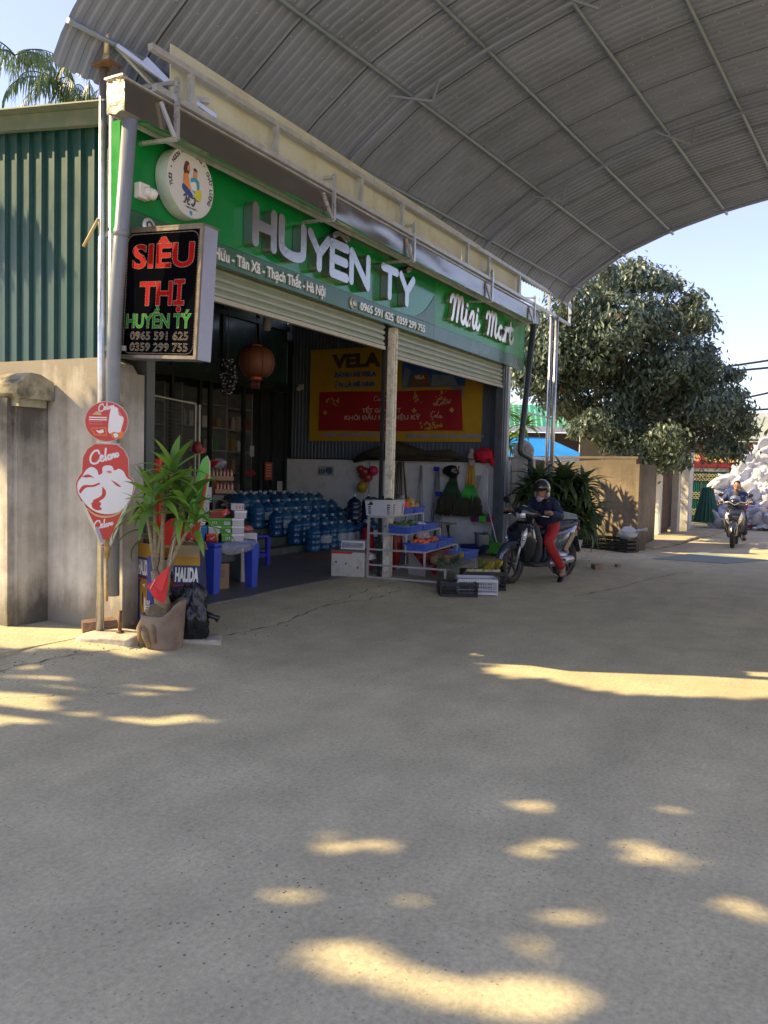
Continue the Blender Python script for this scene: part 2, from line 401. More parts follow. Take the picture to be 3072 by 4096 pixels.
# ------------------------------------------------------------------ shop building
shop = E('shop_building', (5.2, 5.4, 0), 'open fronted grocery shop with green cladding and half raised shutters', 'shop building')
def P(mb, name, m=None, par=None, label=None): return wparent(mb.build(name, m, label=label), par or shop)
b = MB(); b.prism([(5.4, -.02), (5.4, 2.36), (5.46, 2.44), (5.6, 2.50), (13, 2.56), (13, -.02)], (5.18, 0, 0), Y_, Z_, .16); P(b, 'side_wall', plast_m, label='stained white plaster side wall facing the camera')
b = MB(); b.box((5.382, 5.47, 1.18), (.08, .14, 2.36)); P(b, 'wall_pilaster', plast_m)
# corrugated cladding of the side: ribs every 0.155 m
def ribbed(mb, o, u, L, z0, z1, pitch, dep, nrm, top=None, rw=.3):
    o = Vector(o); u = Vector(u); nrm = Vector(nrm); n = int(L/pitch); prof = []
    for i in range(n+1):
        a = i*pitch
        prof += [(a, 0), (a+pitch*(1-rw)-.012, 0), (a+pitch*(1-rw), dep), (a+pitch-.012, dep)]
    prof = [p for p in prof if p[0] <= L]+[(L, 0)]
    row = []
    for a, d in prof:
        zt = top(a) if top else z1
        row.append((mb.bm.verts.new(o+u*a+nrm*d+Z_*z0), mb.bm.verts.new(o+u*a+nrm*d+Z_*zt)))
    for p, q in zip(row, row[1:]): mb._f([p[0], q[0], q[1], p[1]])
b = MB(); ribbed(b, (5.237, 5.33, 0), Y_, 7.6, 2.50, 4.6, .17, .03, (-1, 0, 0), top=lambda a: 4.46+.12*a, rw=.22); P(b, 'green_cladding', clad_m)
b = MB(); b.prism([(5.2, 4.41), (5.2, 4.545), (13, 5.50), (13, 5.36)], (5.12, 0, 0), Y_, Z_, .06)
b.prism([(5.2, 4.548), (5.2, 4.56), (13, 5.515), (13, 5.503)], (5.0, 0, 0), Y_, Z_, .4); P(b, 'roof_flashing', flash_m)
b = MB(); b.mat(dark_m); b.prism([(5.28, 4.49), (5.28, 4.53), (13, 5.44), (13, 5.40)], (5.24, 0, 0), Y_, Z_, 9.5); P(b, 'roof', dark_m)
b = MB()
for x in (6.6, 8.3, 10, 11.7, 13.3): b.bar((x, 5.5, 4.3), (x, 10.3, 4.75), .06, .1)
for y in (6.4, 7.6, 8.8, 10.0): b.bar((5.4, y, 4.45+.097*(y-5.3)-.03), (14.4, y, 4.45+.097*(y-5.3)-.03), .05, .08)
P(b, 'rafters', dark_m)
# far side of the bay: corrugated wall over a whitewashed base
b = MB(); ribbed(b, (14.52, 5.45, 0), Y_, 4.9, 1.74, 4.6, .085, .018, (-1, 0, 0), rw=.35); P(b, 'corrugated_wall', blueclad_m)
b = MB(); b.box((14.55, 7.9, .87), (.20, 4.9, 1.74)); P(b, 'whitewashed_wall', inwall_m)
b = MB(); b.box((14.50, 10.24, 2.6), (.05, .12, 5.2)); b.box((14.455, 7.9, 1.75), (.03, 4.7, .025)); P(b, 'corner_trim', dark_m)
# outer wall beyond the pier
b = MB(); b.box((14.93, 5.16, .915), (.50, .28, 1.83)); P(b, 'side_pier', plast_m)
b = MB(); b.box((14.82, 6.6, .9), (.25, 2.5, 1.8)); P(b, 'rear_pier', inwall_m)
# steel posts between the shutters
b = MB(); b.box((9.868, 5.44, 1.78), (.03, .05, 3.4)); P(b, 'shutter_guide', dark_m)
b = MB(); b.box((9.968, 5.365, 1.78), (.13, .08, 3.42), bev=.004); b.box((9.93, 5.315, 1.78), (.03, .012, 3.42)); b.box((10.0, 5.315, 1.78), (.03, .012, 3.42))
P(b, 'middle_post', M('worn cream steel', (.78, .74, .60), rough=.5, metal=.0, var=.15, sc=20, dirt=(.2, .15, .1), damt=.6, dsc=11))
b = MB(); b.box((14.32, 5.42, 1.72), (.20, .14, 3.5)); b.box((14.30, 5.34, 1.72), (.05, .02, 3.5)); P(b, 'end_post', M('dark steel blue', (.12, .14, .17), rough=.4, metal=.3))
b = MB(); b.box((14.48, 5.41, 1.72), (.12, .16, 3.5)); P(b, 'end_post', frame_m)
# roller shutters, half raised
def shutter(x0, x1, z0, z1):
    b = MB(); n = int((z1-z0)/.075); prof = []
    for i in range(n+1):
        z = z0+i*.075; prof += [(5.40, z), (5.375, z+.02), (5.375, z+.05), (5.40, z+.068)]
    vs = [(b.bm.verts.new((x0, y, z)), b.bm.verts.new((x1, y, z))) for y, z in prof]
    for p, q in zip(vs, vs[1:]): b._f([p[0], p[1], q[1], q[0]])
    o = P(b, 'roller_shutter', shut_m); c = MB(); c.box(((x0+x1)/2, 5.385, z0-.02), (x1-x0, .05, .045)); wparent(c.build('bottom_rail', M('shutter rail', (.45, .42, .33), rough=.5, var=.15)), shop).parent = o
    return o
shutter(5.46, 9.76, 3.215, 3.78); shutter(10.05, 14.22, 3.135, 3.78)
b = MB(); b.box((9.9, 5.62, 3.72), (8.9, .36, .36)); P(b, 'shutter_box', dark_m)
# shopfront at the back of the bay, up a few steps
b = MB(); b.mat(M('step tiles', (.13, .15, .11), rough=.45, var=.4, sc=9, dirt=(.07, .12, .12), damt=.6))
for y, z0, z1 in ((8.05, .10, .22), (8.37, .22, .35), (8.69, .35, .48), (9.01, .48, .60)): b.box((9.93, (y+10.4)/2, (z0+z1)/2), (8.98, 10.4-y, z1-z0))
P(b, 'steps')
sfm = M('dark green frame', (.018, .026, .024), rough=.4, var=.2)
sf = MB()
for x in (5.6, 6.7, 7.8, 8.9, 10.0, 10.95, 11.67, 11.95, 12.94, 13.5, 13.9, 14.36): sf.box((x, 10.25, 1.9), (.075, .06, 2.6))
for x in (6.7, 8.9, 10.95, 12.3, 13.4): sf.box((x, 10.25, 3.9), (.075, .06, 1.4))
sf.box((9.9, 10.25, 3.2), (9.0, .08, .17)); sf.box((9.9, 10.25, 4.45), (9.0, .08, .10)); sf.box((9.9, 10.25, .66), (9, .06, .1))
fr = P(sf, 'shopfront_frame', sfm)
gm, gt, gb = newmat('window glass'); gb.inputs['Base Color'].default_value = (.03, .045, .045, 1); gb.inputs['Roughness'].default_value = .04
gb.inputs['Alpha'].default_value = .22; gb.inputs['Specular IOR Level'].default_value = .8; MATS['window glass'] = gm
b = MB(); b.quad((5.5, 10.27, .7), (14.4, 10.27, .7), (14.4, 10.27, 3.15), (5.5, 10.27, 3.15)); P(b, 'shop_window', gm)
b = MB(); b.quad((5.5, 10.27, 3.25), (14.4, 10.27, 3.25), (14.4, 10.27, 5.1), (5.5, 10.27, 5.1)); P(b, 'transom_panel', M('green transom sheet', (.035, .07, .06), rough=.25, var=.2, coat=.4))
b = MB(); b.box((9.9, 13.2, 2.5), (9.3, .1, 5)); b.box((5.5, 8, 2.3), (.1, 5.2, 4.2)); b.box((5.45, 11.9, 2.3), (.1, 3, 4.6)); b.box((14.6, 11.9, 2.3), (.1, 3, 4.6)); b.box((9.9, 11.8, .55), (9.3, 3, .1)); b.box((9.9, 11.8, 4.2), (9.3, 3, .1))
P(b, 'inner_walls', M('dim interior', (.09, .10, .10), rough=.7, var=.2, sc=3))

# ------------------------------------------------------------------ shelves and goods behind the glass
shelfm = M('shelf metal', (.38, .39, .38), rough=.5)
for si, (x0, x1, yy) in enumerate(((10.2, 11.55, 11.2), (11.8, 13.1, 11.0), (13.2, 14.3, 11.3))):
    t = E('shelf_unit', ((x0+x1)/2, yy, .6), ['dim metal shelf unit behind the glass left of the doors', 'metal shelf unit full of jars behind the middle panes', 'shelf unit behind the panes nearest the corner'][si], 'shelf')
    b = MB(); b.box((0, .22, 1.25), (x1-x0, .02, 2.5)); t1 = b.build('back_panel', M('shelf back', (.2, .21, .21)), t)
    for z in (.35, .8, 1.25, 1.7, 2.15):
        b = MB(); b.box((0, 0, z), (x1-x0, .42, .03)); b.build('shelf', shelfm, t)
    for sx in (-1, 1):
        b = MB(); b.box((sx*(x1-x0)/2, 0, 1.25), (.04, .42, 2.5)); b.build('upright', shelfm, t)
gcols = [(.5, .06, .04), (.6, .5, .4), (.1, .25, .4), (.45, .3, .1), (.7, .7, .68), (.12, .3, .1), (.5, .12, .2)]
gms = [M('goods %d' % i, c, rough=.4) for i, c in enumerate(gcols)]
jar = MB(); jar.lathe([(0, 0), (.05, 0), (.055, .02), (.055, .15), (.035, .18), (.035, .2), (0, .2)], n=12); jp = jar.build('jar_proto', gms[0]); jme = jp.data; bpy.data.objects.remove(jp)
bxm = MB(); bxm.box((0, 0, .1), (.16, .12, .2), bev=.004); bp_ = bxm.build('box_proto', gms[0]); bme = bp_.data; bpy.data.objects.remove(bp_)
def goods(kind, i):
    me = (jme if kind == 'jar' else bme).copy(); me.materials.clear(); me.materials.append(gms[i]); return me
GM = {(k, i): goods(k, i) for k in ('jar', 'box') for i in range(7)}
cname = ['red', 'tan', 'blue', 'brown', 'white', 'green', 'pink']
random.seed(3)
for x0, x1, yy in ((10.2, 11.55, 11.2), (11.8, 13.1, 11.0), (13.2, 14.3, 11.3)):
    for lv, z in enumerate((.35, .8, 1.25, 1.7)):
        x = x0+.14; kk = 0
        while x < x1-.1:
            k = random.choice(('jar', 'box')); i = random.randrange(7)
            o = bpy.data.objects.new('jar' if k == 'jar' else 'carton', GM[(k, i)]); COL.objects.link(o)
            o.location = (x, yy-.08+rnd(-.04, .04), .6+z+.0155); o.scale = (1, 1, rnd(.9, 1.5)); o.rotation_euler.z = rnd(-.2, .2) if k == 'box' else 0
            o['label'] = '%s %s, %s from left, %s shelf up, %s unit behind the glass' % (cname[i], 'jar' if k == 'jar' else 'carton', ORD[kk], ORD[lv], {10.2: 'left', 11.8: 'middle', 13.2: 'right'}[x0]); kk += 1
            o['category'] = k if k == 'jar' else 'carton'; o['group'] = 'goods on the shelves behind the glass'
            x += rnd(.17, .3)

# ------------------------------------------------------------------ name sign along the shop front
sg = E('shop_sign', (5.0, 5.25, 3.49), 'long green glossy shop sign with raised polished letters above the shutters', 'shop sign')
def SP(mb, name, m=None, par=None): return wparent(mb.build(name, m), par or sg)
YS = 5.25
b = MB(); b.box((8.01, YS+.03, 4.04), (6.02, .06, .69)); SP(b, 'green_panel', green_m)
b = MB(); b.box((8.01, YS+.03, 3.59), (6.02, .058, .205)); SP(b, 'address_strip', teal_m)
# pointed corner of the address strip that sweeps up to the right
b = MB(); pts = [(10.99, 3.69), (10.1, 3.69)]
for i in range(9):
    a = i/8; pts.append((10.1+.86*a, 3.695+.30*a**2.6))
b.prism([(10.1, 3.692)]+[(10.1+.9*i/8, 3.695+.42*(i/8)**2.4) for i in range(1, 9)]+[(11.0, 3.692)], (0, YS-.001, 0), X_, Z_, .006); SP(b, 'strip_swoosh', teal_m)
b = MB(); b.box((12.985, YS+.03, 4.04), (3.92, .06, .69)); SP(b, 'end_panel', lime_m)
b = MB(); b.box((12.985, YS+.03, 3.59), (3.92, .058, .205)); SP(b, 'end_band', M('sign teal', (.010, .085, .055), rough=.3, coat=.1, var=.06))
b = MB(); b.prism([(5.25-.0, 4.385), (4.93, 4.315), (4.93, 4.30), (5.31, 4.37), (5.31, 4.385)], (5.0, 0, 0), Y_, Z_, 9.95); SP(b, 'soffit', green_m)
b = MB(); b.box((4.985, YS+.045, 3.93), (.03, .10, .89)); SP(b, 'side_return', lime_m)
b = MB(); b.box((14.96, YS+.045, 3.93), (.03, .10, .89)); SP(b, 'side_return', lime_m)
# HUYEN TY with its marks: rounded block strokes, 0.1 m deep
H = .335; W_ = .235
def Lt(ch, x, w):
    D = {'H': [[(0, 0), (0, H)], [(w, 0), (w, H)], [(0, H/2), (w, H/2)]],
         'U': [[(0, H), (0, .11), (.035, .03), (w/2, .0), (w-.035, .03), (w, .11), (w, H)]],
         'Y': [[(0, H), (w/2, H*.45)], [(w, H), (w/2, H*.45)], [(w/2, H*.45), (w/2, 0)]],
         'E': [[(0, 0), (0, H)], [(0, 0), (w-.03, 0)], [(0, H/2), (w-.05, H/2)], [(0, H), (w-.03, H)]],
         'N': [[(0, 0), (0, H)], [(0, H), (w, 0)], [(w, 0), (w, H)]],
         'T': [[(0, H), (w, H)], [(w/2, H), (w/2, 0)]]}[ch]
    return [[(x+p, q) for p, q in s] for s in D]
letters = []; kx = {'H1': (-.01, .30), 'U': (.425, .40), 'Y1': (.95, .37), 'E': (1.40, .35), 'N': (1.83, .39), 'T': (2.60, .37), 'Y2': (3.09, .36)}
for k, (v, lw) in kx.items():
    st = Lt(k[0], v, lw)
    b = MB(); b.mat(mirr_m); strokes(b, st, .105, (6.64, YS-.006, 3.80), X_, Z_, .11, k=5)
    if k == 'E': strokes(b, [[(v+.04, H+.095), (v+.16, H+.15)], [(v+.16, H+.15), (v+.30, H+.10)], [(v+.27, H+.185), (v+.36, H+.13)]], .062, (6.64, YS-.006, 3.80), X_, Z_, .11)
    if k == 'Y2': strokes(b, [[(v+.19, H+.10), (v+.28, H+.15)]], .07, (6.64, YS-.006, 3.80), X_, Z_, .11)
    SP(b, 'raised_letter', mirr_m)
# written part: Mini Mart in brush script
mm = [
 [(0, .24), (.03, .31), (.10, .33), (.12, .26), (.08, .05), (.05, 0)], [(.11, .20), (.18, .34), (.24, .34), (.24, .2), (.20, .0)], [(.24, .2), (.31, .34), (.37, .33), (.36, .18), (.34, .05), (.40, .0), (.46, .08)],
 [(.50, .20), (.48, .05), (.53, .0), (.60, .08), (.62, .2), (.60, .02)], [(.62, .12), (.68, .21), (.74, .2), (.72, .05), (.77, .0), (.84, .1)], [(.86, .20), (.84, .05), (.89, .0), (.95, .07)],
 [(.52, .29), (.525, .295)], [(.88, .29), (.885, .295)]]
sx_ = 1.20; MMs = [[(x*sx_, y*1.05) for x, y in s] for s in mm]
ma = [[(1.18, .24), (1.21, .31), (1.28, .33), (1.30, .26), (1.26, .05), (1.23, 0)], [(1.29, .20), (1.36, .34), (1.42, .34), (1.42, .2), (1.38, 0)], [(1.42, .2), (1.49, .34), (1.55, .33), (1.54, .18), (1.52, .05), (1.57, .0), (1.62, .06)],
 [(1.80, .17), (1.74, .2), (1.67, .15), (1.67, .04), (1.73, .0), (1.79, .07), (1.81, .18), (1.80, .03), (1.85, .0), (1.90, .08)], [(1.92, .18), (1.95, .22), (1.94, .1), (1.92, 0)], [(1.95, .15), (2.0, .21), (2.05, .18)],
 [(2.14, .32), (2.12, .1), (2.15, .0), (2.22, .03), (2.26, .1)], [(2.06, .225), (2.24, .235)]]
MMs += [[(x*sx_+.02, y*1.05) for x, y in s] for s in ma]
for part_ in (MMs[:9], MMs[9:]): b = MB(); strokes(b, part_, .072, (11.42, YS-.006, 3.86), X_, Z_, .07, k=5); SP(b, 'script_word', M('champagne steel', (.66, .58, .50), rough=.3, metal=.8, var=.06))
ltm = M('lettering white', (.70, .69, .64), rough=.35, metal=.3, var=.04)
wparent(text_mesh('address_lettering', 'Hữu - Tân Xã - Thạch Thất - Hà Nội', .15, .02, ltm, (6.13, YS-.001, 3.535), X_, Z_, width=1.93, bold=.004), sg)
wparent(text_mesh('phone_lettering', '0965 591 625', .135, .02, ltm, (8.86, YS-.001, 3.535), X_, Z_, width=.86, bold=.003), sg)
wparent(text_mesh('phone_lettering', '0359 299 755', .135, .02, ltm, (9.82, YS-.001, 3.535), X_, Z_, width=.86, bold=.003), sg)
b = MB(); b.lathe([(0, 0), (.075, 0), (.075, .014), (0, .014)], (8.70, YS-.001, 3.585), 24, Matrix.Rotation(PI/2, 3, 'X')); SP(b, 'phone_badge', ltm)
b = MB(); strokes(b, [[(-.025, .04), (-.03, 0), (.0, -.045), (.03, -.05)], [(-.025, .045), (-.01, .045)], [(.02, -.05), (.038, -.035)]], .018, (8.70, YS-.016, 3.585), X_, Z_, .004); SP(b, 'phone_symbol', black_m)
# location pin at the left end
b = MB(); b.lathe([(0, 0), (.075, 0), (.075, .012), (0, .012)], (5.30, YS-.001, 3.60), 24, Matrix.Rotation(PI/2, 3, 'X')); SP(b, 'pin_badge', ltm)
b = MB(); strokes(b, [[(0, -.04), (-.03, .012), (-.02, .035), (0, .043), (.02, .035), (.03, .012), (0, -.04)]], .012, (5.30, YS-.014, 3.60), X_, Z_, .004); SP(b, 'pin_symbol', black_m)

# round logo disc
lg = (5.665, YS-.14, 4.06)
logo = E('logo_disc', lg, 'round white disc with two figures and lettering on the green sign', 'logo sign')
rx90 = Matrix.Rotation(PI/2, 3, 'X')
b = MB(); b.mat(M('disc edge', (.45, .55, .48), rough=.4)); b.lathe([(.30, -.13), (.30, 0), (.295, .004)], (0, 0, 0), 48, rx90); b.mat(M('disc face', (.66, .66, .66), rough=.18, coat=.8, var=.02)); b.lathe([(.295, .004), (0, .004)], (0, 0, 0), 48, rx90); b.build('disc', None, logo)
lgc = M('logo charcoal', (.05, .06, .09), rough=.5)
def arc_text(txt, r, a0, a1, size, par, y=-.0055, m=lgc):
    n = len(txt)
    for i, ch in enumerate(txt):
        if ch == ' ': continue
        a = a0+(a1-a0)*i/(n-1)
        ux = Vector((math.sin(a), 0, -math.cos(a))); uy = Vector((math.cos(a), 0, math.sin(a)))
        q = text_mesh('rim_letter', ch, size, .002, m, uy*r+Vector((0, y, 0))-ux*size*.3, ux, uy, None, bold=.0015); parts.append(q)
def join_to(parts, name, par, m=None):
    bm = bmesh.new()
    for q in parts: bm.from_mesh(q.data)
    me = bpy.data.meshes.new(name); bm.to_mesh(me); bm.free(); me.materials.append(m or parts[0].data.materials[0])
    for q in parts: bpy.data.objects.remove(q)
    o = bpy.data.objects.new(name, me); COL.objects.link(o); o.parent = par; return o
parts = []; arc_text('TƯƠI • NGON • ĐA DẠNG • CHẤT LƯỢNG', .243, PI+.30, -.45, .05, logo); join_to(parts, 'rim_lettering', logo)
def blob(mb, pts, m, y=-.0052, o=(0, 0, 0), k=4, d=.0015): mb.mat(m); mb.prism(smooth_path(pts+[pts[0]], k)[:-1], (o[0], y, o[2]), X_, Z_, d)
b = MB(); sk = M('skin print', (.55, .28, .16)); or_ = M('orange print', (.7, .25, .07)); na = M('navy print', (.03, .06, .25)); bl = M('blue print', (.05, .3, .45)); ye = M('yellow print', (.6, .55, .05)); br = M('brown print', (.09, .03, .02))
blob(b, [(-.10, .10), (-.075, .165), (-.035, .17), (-.02, .12), (-.04, .06), (-.085, .05)], br)
blob(b, [(-.055, .10), (-.045, .145), (-.02, .14), (-.02, .10)], sk, -.007)
blob(b, [(-.10, .05), (-.05, .07), (-.03, .0), (-.01, -.07), (-.06, -.07), (-.10, -.02)], or_, -.007)
blob(b, [(-.11, -.03), (-.05, -.05), (.02, -.10), (-.01, -.13), (-.11, -.08)], na, -.0085)
blob(b, [(.02, .06), (.035, .125), (.075, .12), (.07, .06)], sk, -.0052); blob(b, [(.02, .12), (.045, .145), (.08, .12), (.05, .115)], br, -.0065)
blob(b, [(-.01, .04), (.05, .06), (.10, .03), (.09, -.07), (.02, -.06)], bl, -.008)
blob(b, [(.05, -.05), (.09, -.03), (.13, -.04), (.12, -.12), (.05, -.12)], ye, -.0095)
blob(b, [(-.02, .0), (.05, .02), (.06, -.05), (-.005, -.05)], white_m, -.0105)
b.build('two_figures', None, logo)
b = MB(); b.mat(lgc); strokes(b, [[(-.10, -.13), (-.085, -.115), (-.07, -.13), (-.085, -.18), (-.10, -.185)], [(-.03, -.12), (-.05, -.15), (-.05, -.185), (-.03, -.19)], [(-.08, -.155), (-.03, -.15)], [(0, -.125), (.05, -.12), (.08, -.13)], [(.045, -.12), (.035, -.16), (.015, -.19), (.0, -.18)]], .016, (.01, -.0052, 0), X_, Z_, .002); b.build('monogram', None, logo)
q = text_mesh('small_lettering', '• MINI MART •', .026, .0015, lgc, (-.08, -.0052, -.225), X_, Z_, logo, width=.17); q.data.transform(Matrix.Identity(4))
b = MB(); blob(b, [(-.012, -.275), (-.018, -.245), (0, -.238), (.018, -.245), (.012, -.275)], bl); b.build('leaf_mark', None, logo)

# security camera beside the disc
sc_ = E('security_camera', (5.19, YS, 3.86), 'white dome security camera on the green sign left of the logo disc', 'camera')
b = MB(); b.box((0, -.035, 0), (.12, .07, .13), bev=.01); b.build('mount', white_m, sc_)
b = MB(); b.tube([(0.01, -.05, 0), (.045, -.085, -.012)], [.045, .05], 16); b.ball((.055, -.10, -.015), .048, 14); b.build('housing', white_m, sc_)
b = MB(); b.ball((.085, -.122, -.03), .026, 12); b.build('lens', black_m, sc_)

# gutter box along the head of the sign
gt_ = E('box_gutter', (4.72, 4.96, 4.3), 'long polished metal box gutter running above the green sign', 'gutter')
b = MB(); n = 60; z0, z1, y0 = 4.295, 4.53, 4.93
for i in range(n):
    xa, xb = 4.72+i*10.1/n, 4.72+(i+1)*10.1/n
    def wv(x, z): return .010*mnoise.noise(Vector((x*1.6, z*5, 0)))+.005*mnoise.noise(Vector((x*5, z*9, 3)))
    zs = [z0+(z1-z0)*j/6 for j in range(7)]
    for za, zb in zip(zs, zs[1:]): b.quad((xa, y0+wv(xa, za), za), (xb, y0+wv(xb, za), za), (xb, y0+wv(xb, zb), zb), (xa, y0+wv(xa, zb), zb))
bmesh.ops.remove_doubles(b.bm, verts=b.bm.verts, dist=1e-5)
for f in b.bm.faces: f.smooth = True
b.mat(gut_m); wparent(b.build('front_sheet', gut_m), gt_)
b = MB(); b.box((9.77, 5.105, 4.41), (10.1, .012, .23)); b.box((9.77, 4.925, 4.535), (10.12, .03, .014)); wparent(b.build('trough', frame_m), gt_)
b = MB(); b.mat(M('crumpled tin', (.62, .58, .52), rough=.3, metal=.8, var=.25, sc=12, bump=.6, dirt=(.3, .17, .06), damt=.5)); b.grid(lambda u, v: Vector((4.715-.02*abs(mnoise.noise(Vector((u*4, v*4, 1)))), 4.93+.19*u, 4.29+.26*v+.01*math.sin(u*9))), 8, 8); b.box((4.72, 5.03, 4.56), (.05, .2, .015)); wparent(b.build('end_cap'), gt_)
b = MB(); b.box((14.84, 5.02, 4.41), (.02, .2, .26)); wparent(b.build('end_cap', gut_m), gt_)
hang = M('bright square tube', (.55, .57, .60), rough=.3, metal=.6, var=.1, sc=10)
for i, x in enumerate((5.22, 7.63, 9.55, 12.28, 14.36)):
    k = MB(); k.bar((x, 4.865, 4.24), (x, 4.865, 4.73), .035); k.bar((x-.01, 4.865, 4.69), (x-.05, 5.45, 4.72), .03); k.bar((x-.13, 4.92, 4.50), (x-.02, 4.87, 4.25), .028); k.bar((x, 4.865, 4.245), (x-.02, 5.25, 4.26), .03); wparent(k.build('hanger', hang), gt_)
# ------------------------------------------------------------------ barrel canopy over the road
can = E('barrel_canopy', (5.05, 5.47, 0), 'arched corrugated steel canopy spanning the road in front of the shop', 'canopy')
A_ = Vector((16.26, 4.65, 0)); e_ = Vector((.9970, -.0769, 0)); n_ = Vector((-.0769, -.9970, 0))
HT = [(-.18, 4.93), (0, 5.18), (.25, 5.36), (.5, 5.51), (.93, 5.77), (1.81, 6.08), (2.75, 6.31), (3.6, 6.44), (4.6, 6.53), (5.5, 6.56)]
def hh(s):
    if s > 5.5: s = 11-s
    s = max(s, -.18)
    for (a, p), (c, q) in zip(HT, HT[1:]):
        if s <= c: return lerp(p, q, (s-a)/(c-a))
    return HT[-1][1]
def cp(t, s, dz=0):
    """point of the vault: t metres from the far end, s metres across"""
    near = sstep(6, 12, t)*max(0, 1-s/1.5)*.12
    return A_-e_*t+n_*s+Vector((0, 0, hh(s)+dz-near))
purl_m = M('purlin steel', (.21, .27, .34), rough=.5, metal=.3, var=.15)
b = MB(); TL = 11.62; prof = []; t = 0
while t < TL: prof += [(t, 0), (t+.045, 0), (t+.062, .018), (t+.103, .018)]; t += .12
ss = [-.18, -.05, .1, .25, .4, .6, .8, 1.0]+[1.0+.33*i for i in range(1, 25)]+[9.2, 9.6, 10, 10.4, 10.75, 11, 11.18]
vs = [[b.bm.verts.new(cp(t, s, d+.004*mnoise.noise(Vector((t*.8, s*.8, 0))))) for s in ss] for t, d in prof]
for i in range(len(prof)-1):
    for j in range(len(ss)-1): b._f([vs[i][j], vs[i][j+1], vs[i+1][j+1], vs[i+1][j]], False)
CP = lambda mb, name, m, label=None: wparent(mb.build(name, m, label=label), can)
CP(b, 'roof_sheet', roofs_m)
# lap seams between sheets, every 1.08 m
for i in range(1, 11):
    t = i*1.08+.03; b = MB()
    for a, c in zip(ss, ss[1:]): b.quad(cp(t, a, -.006), cp(t+.018, a, -.006), cp(t+.018, c, -.006), cp(t, c, -.006))
    CP(b, 'lap_seam', M('seam shadow gap', (.05, .055, .06), rough=.7))
for s in (.06, .94, 1.81, 2.74, 3.65, 4.6, 5.5, 6.4, 7.35, 8.26, 9.19, 10.06, 10.9):
    b = MB(); b.tube([cp(t*TL/8+.02 if t else .02, s, -.045) for t in range(9)], .024, 8); CP(b, 'purlin', purl_m)
for t in (.45, 4.1, 7.9, 11.3):
    b = MB(); b.tube([cp(t, s_, -.10) for s_ in ss if t < 11 or s_ > .5], .026, 8); 
    for s in (.94, 2.74, 4.6, 6.4, 8.26, 10.06) if t > 1 else (): b.bar(cp(t, s+.35, -.075), cp(t+.12, s+.35, -.36), .022); b.bar(cp(t+.12, s+.35, -.36), cp(t+.3, s-.1, -.08), .022)
    CP(b, 'arch_rib', roofs_m)
b = MB()
for s in [.5+.235*i for i in range(26)]:
    for k in range(48): p = cp(.12+k*.24, s, -.004); b.box(p, (.014, .014, .006))
CP(b, 'screw_heads', M('screw heads', (.42, .44, .46), rough=.4), None)['kind'] = 'stuff'
# lattice beam along the eave
yt = 4.9; zu, zl = 4.87, 4.575
b = MB(); b.bar((4.95, yt, zu), (16.7, yt, zu+.12), .05); CP(b, 'top_chord', frame_m)
b = MB(); b.bar((5.0, yt, zl), (16.7, yt, zl+.02), .05); CP(b, 'bottom_chord', frame_m)
for x in (5.42, 6.62, 8.25, 9.27, 11.35, 12.2, 13.6, 15.3, 16.68): b = MB(); b.bar((x, yt, zl+.02), (x, yt, zu-.0+.01*(x-4.5)-.02), .045); CP(b, 'web_post', frame_m)
b = MB(); b.bar((16.1, 4.72, zl+.1), (16.62, yt, zu-.1+.25), .05); b.bar((15.1, 4.9, zl), (15.46, 4.85, zl+.0), .04); CP(b, 'end_brace', frame_m)
for x0, x1 in ((5.28, 8.7), (8.72, 11.35), (11.37, 13.98)): b = MB(); b.box(((x0+x1)/2, 5.0, 4.80), (x1-x0, .015, .52)); CP(b, 'infill_panel', cream_m)
b = MB()
for i, s in enumerate((0.3, .6)): b.bar(cp(11.2, .1, -.1), (5.75, 5.2-.3*i, 4.62), .035)
b.bar((4.95, 5.35, 4.66), (5.7, 4.95, 4.75), .04); b.bar((5.3, 5.3, 5.0), (5.55, 4.95, 4.6), .05); CP(b, 'corner_braces', hang)
for k in MATS: pass
# posts: twin tubes at the near corner, twin at the far end, and the row across the road
def post(x, y, z0, z1, lean=0, spike=True):
    b = MB(); b.tube([(x+.00, y+.035, z0), (x+lean, y+.035, z1)], .034, 14); b.build
    o = CP(b, 'post', steel_m); b = MB(); b.tube([(x+.03, y-.06, z0+.6), (x+.03+lean, y-.06, z1)], .040, 14); CP(b, 'post', steel_m)
    if spike:
        b = MB(); b.box((x, y-.01, z1+.01), (.15, .2, .02)); CP(b, 'head_plate', rust_m)
        b = MB(); b.tube([(x, y+.0, z1), (x, y, z1+.10)], .03, 10); b.tube([(x, y, z1+.1), (x, y, z1+.45)], .022, 10); b.tube([(x, y, z1+.45), (x, y, z1+.56)], .01, 8); CP(b, 'spike', M('sunlit yellow steel', (.6, .52, .34), rough=.35, metal=.4))  # yellow of the sunlight is put into the spike's steel colour
post(5.03, 5.47, .1, 4.86)
post(15.5, 4.87, 0, 4.56, spike=False)
for t in (.5, 11.3):
    p = cp(t, 10.9, 0); b = MB(); b.tube([(p.x, p.y, 0), (p.x, p.y, p.z)], .05, 12); CP(b, 'post', steel_m)
b = MB(); b.bar((14.55, 5.2, 2.72), (15.6, 4.86, 2.62), .03); CP(b, 'tie_bar', frame_m)
# wooden stick tied to the near post
st = MB(); st.tube([(4.985, 5.50, 3.62), (4.97, 5.66, 3.40)], [.012, .014], 8); st.build('wooden_stick', M('pale wood', (.5, .4, .2), rough=.7), label='short pale wooden stick tied to the tall galvanised post', category='stick')

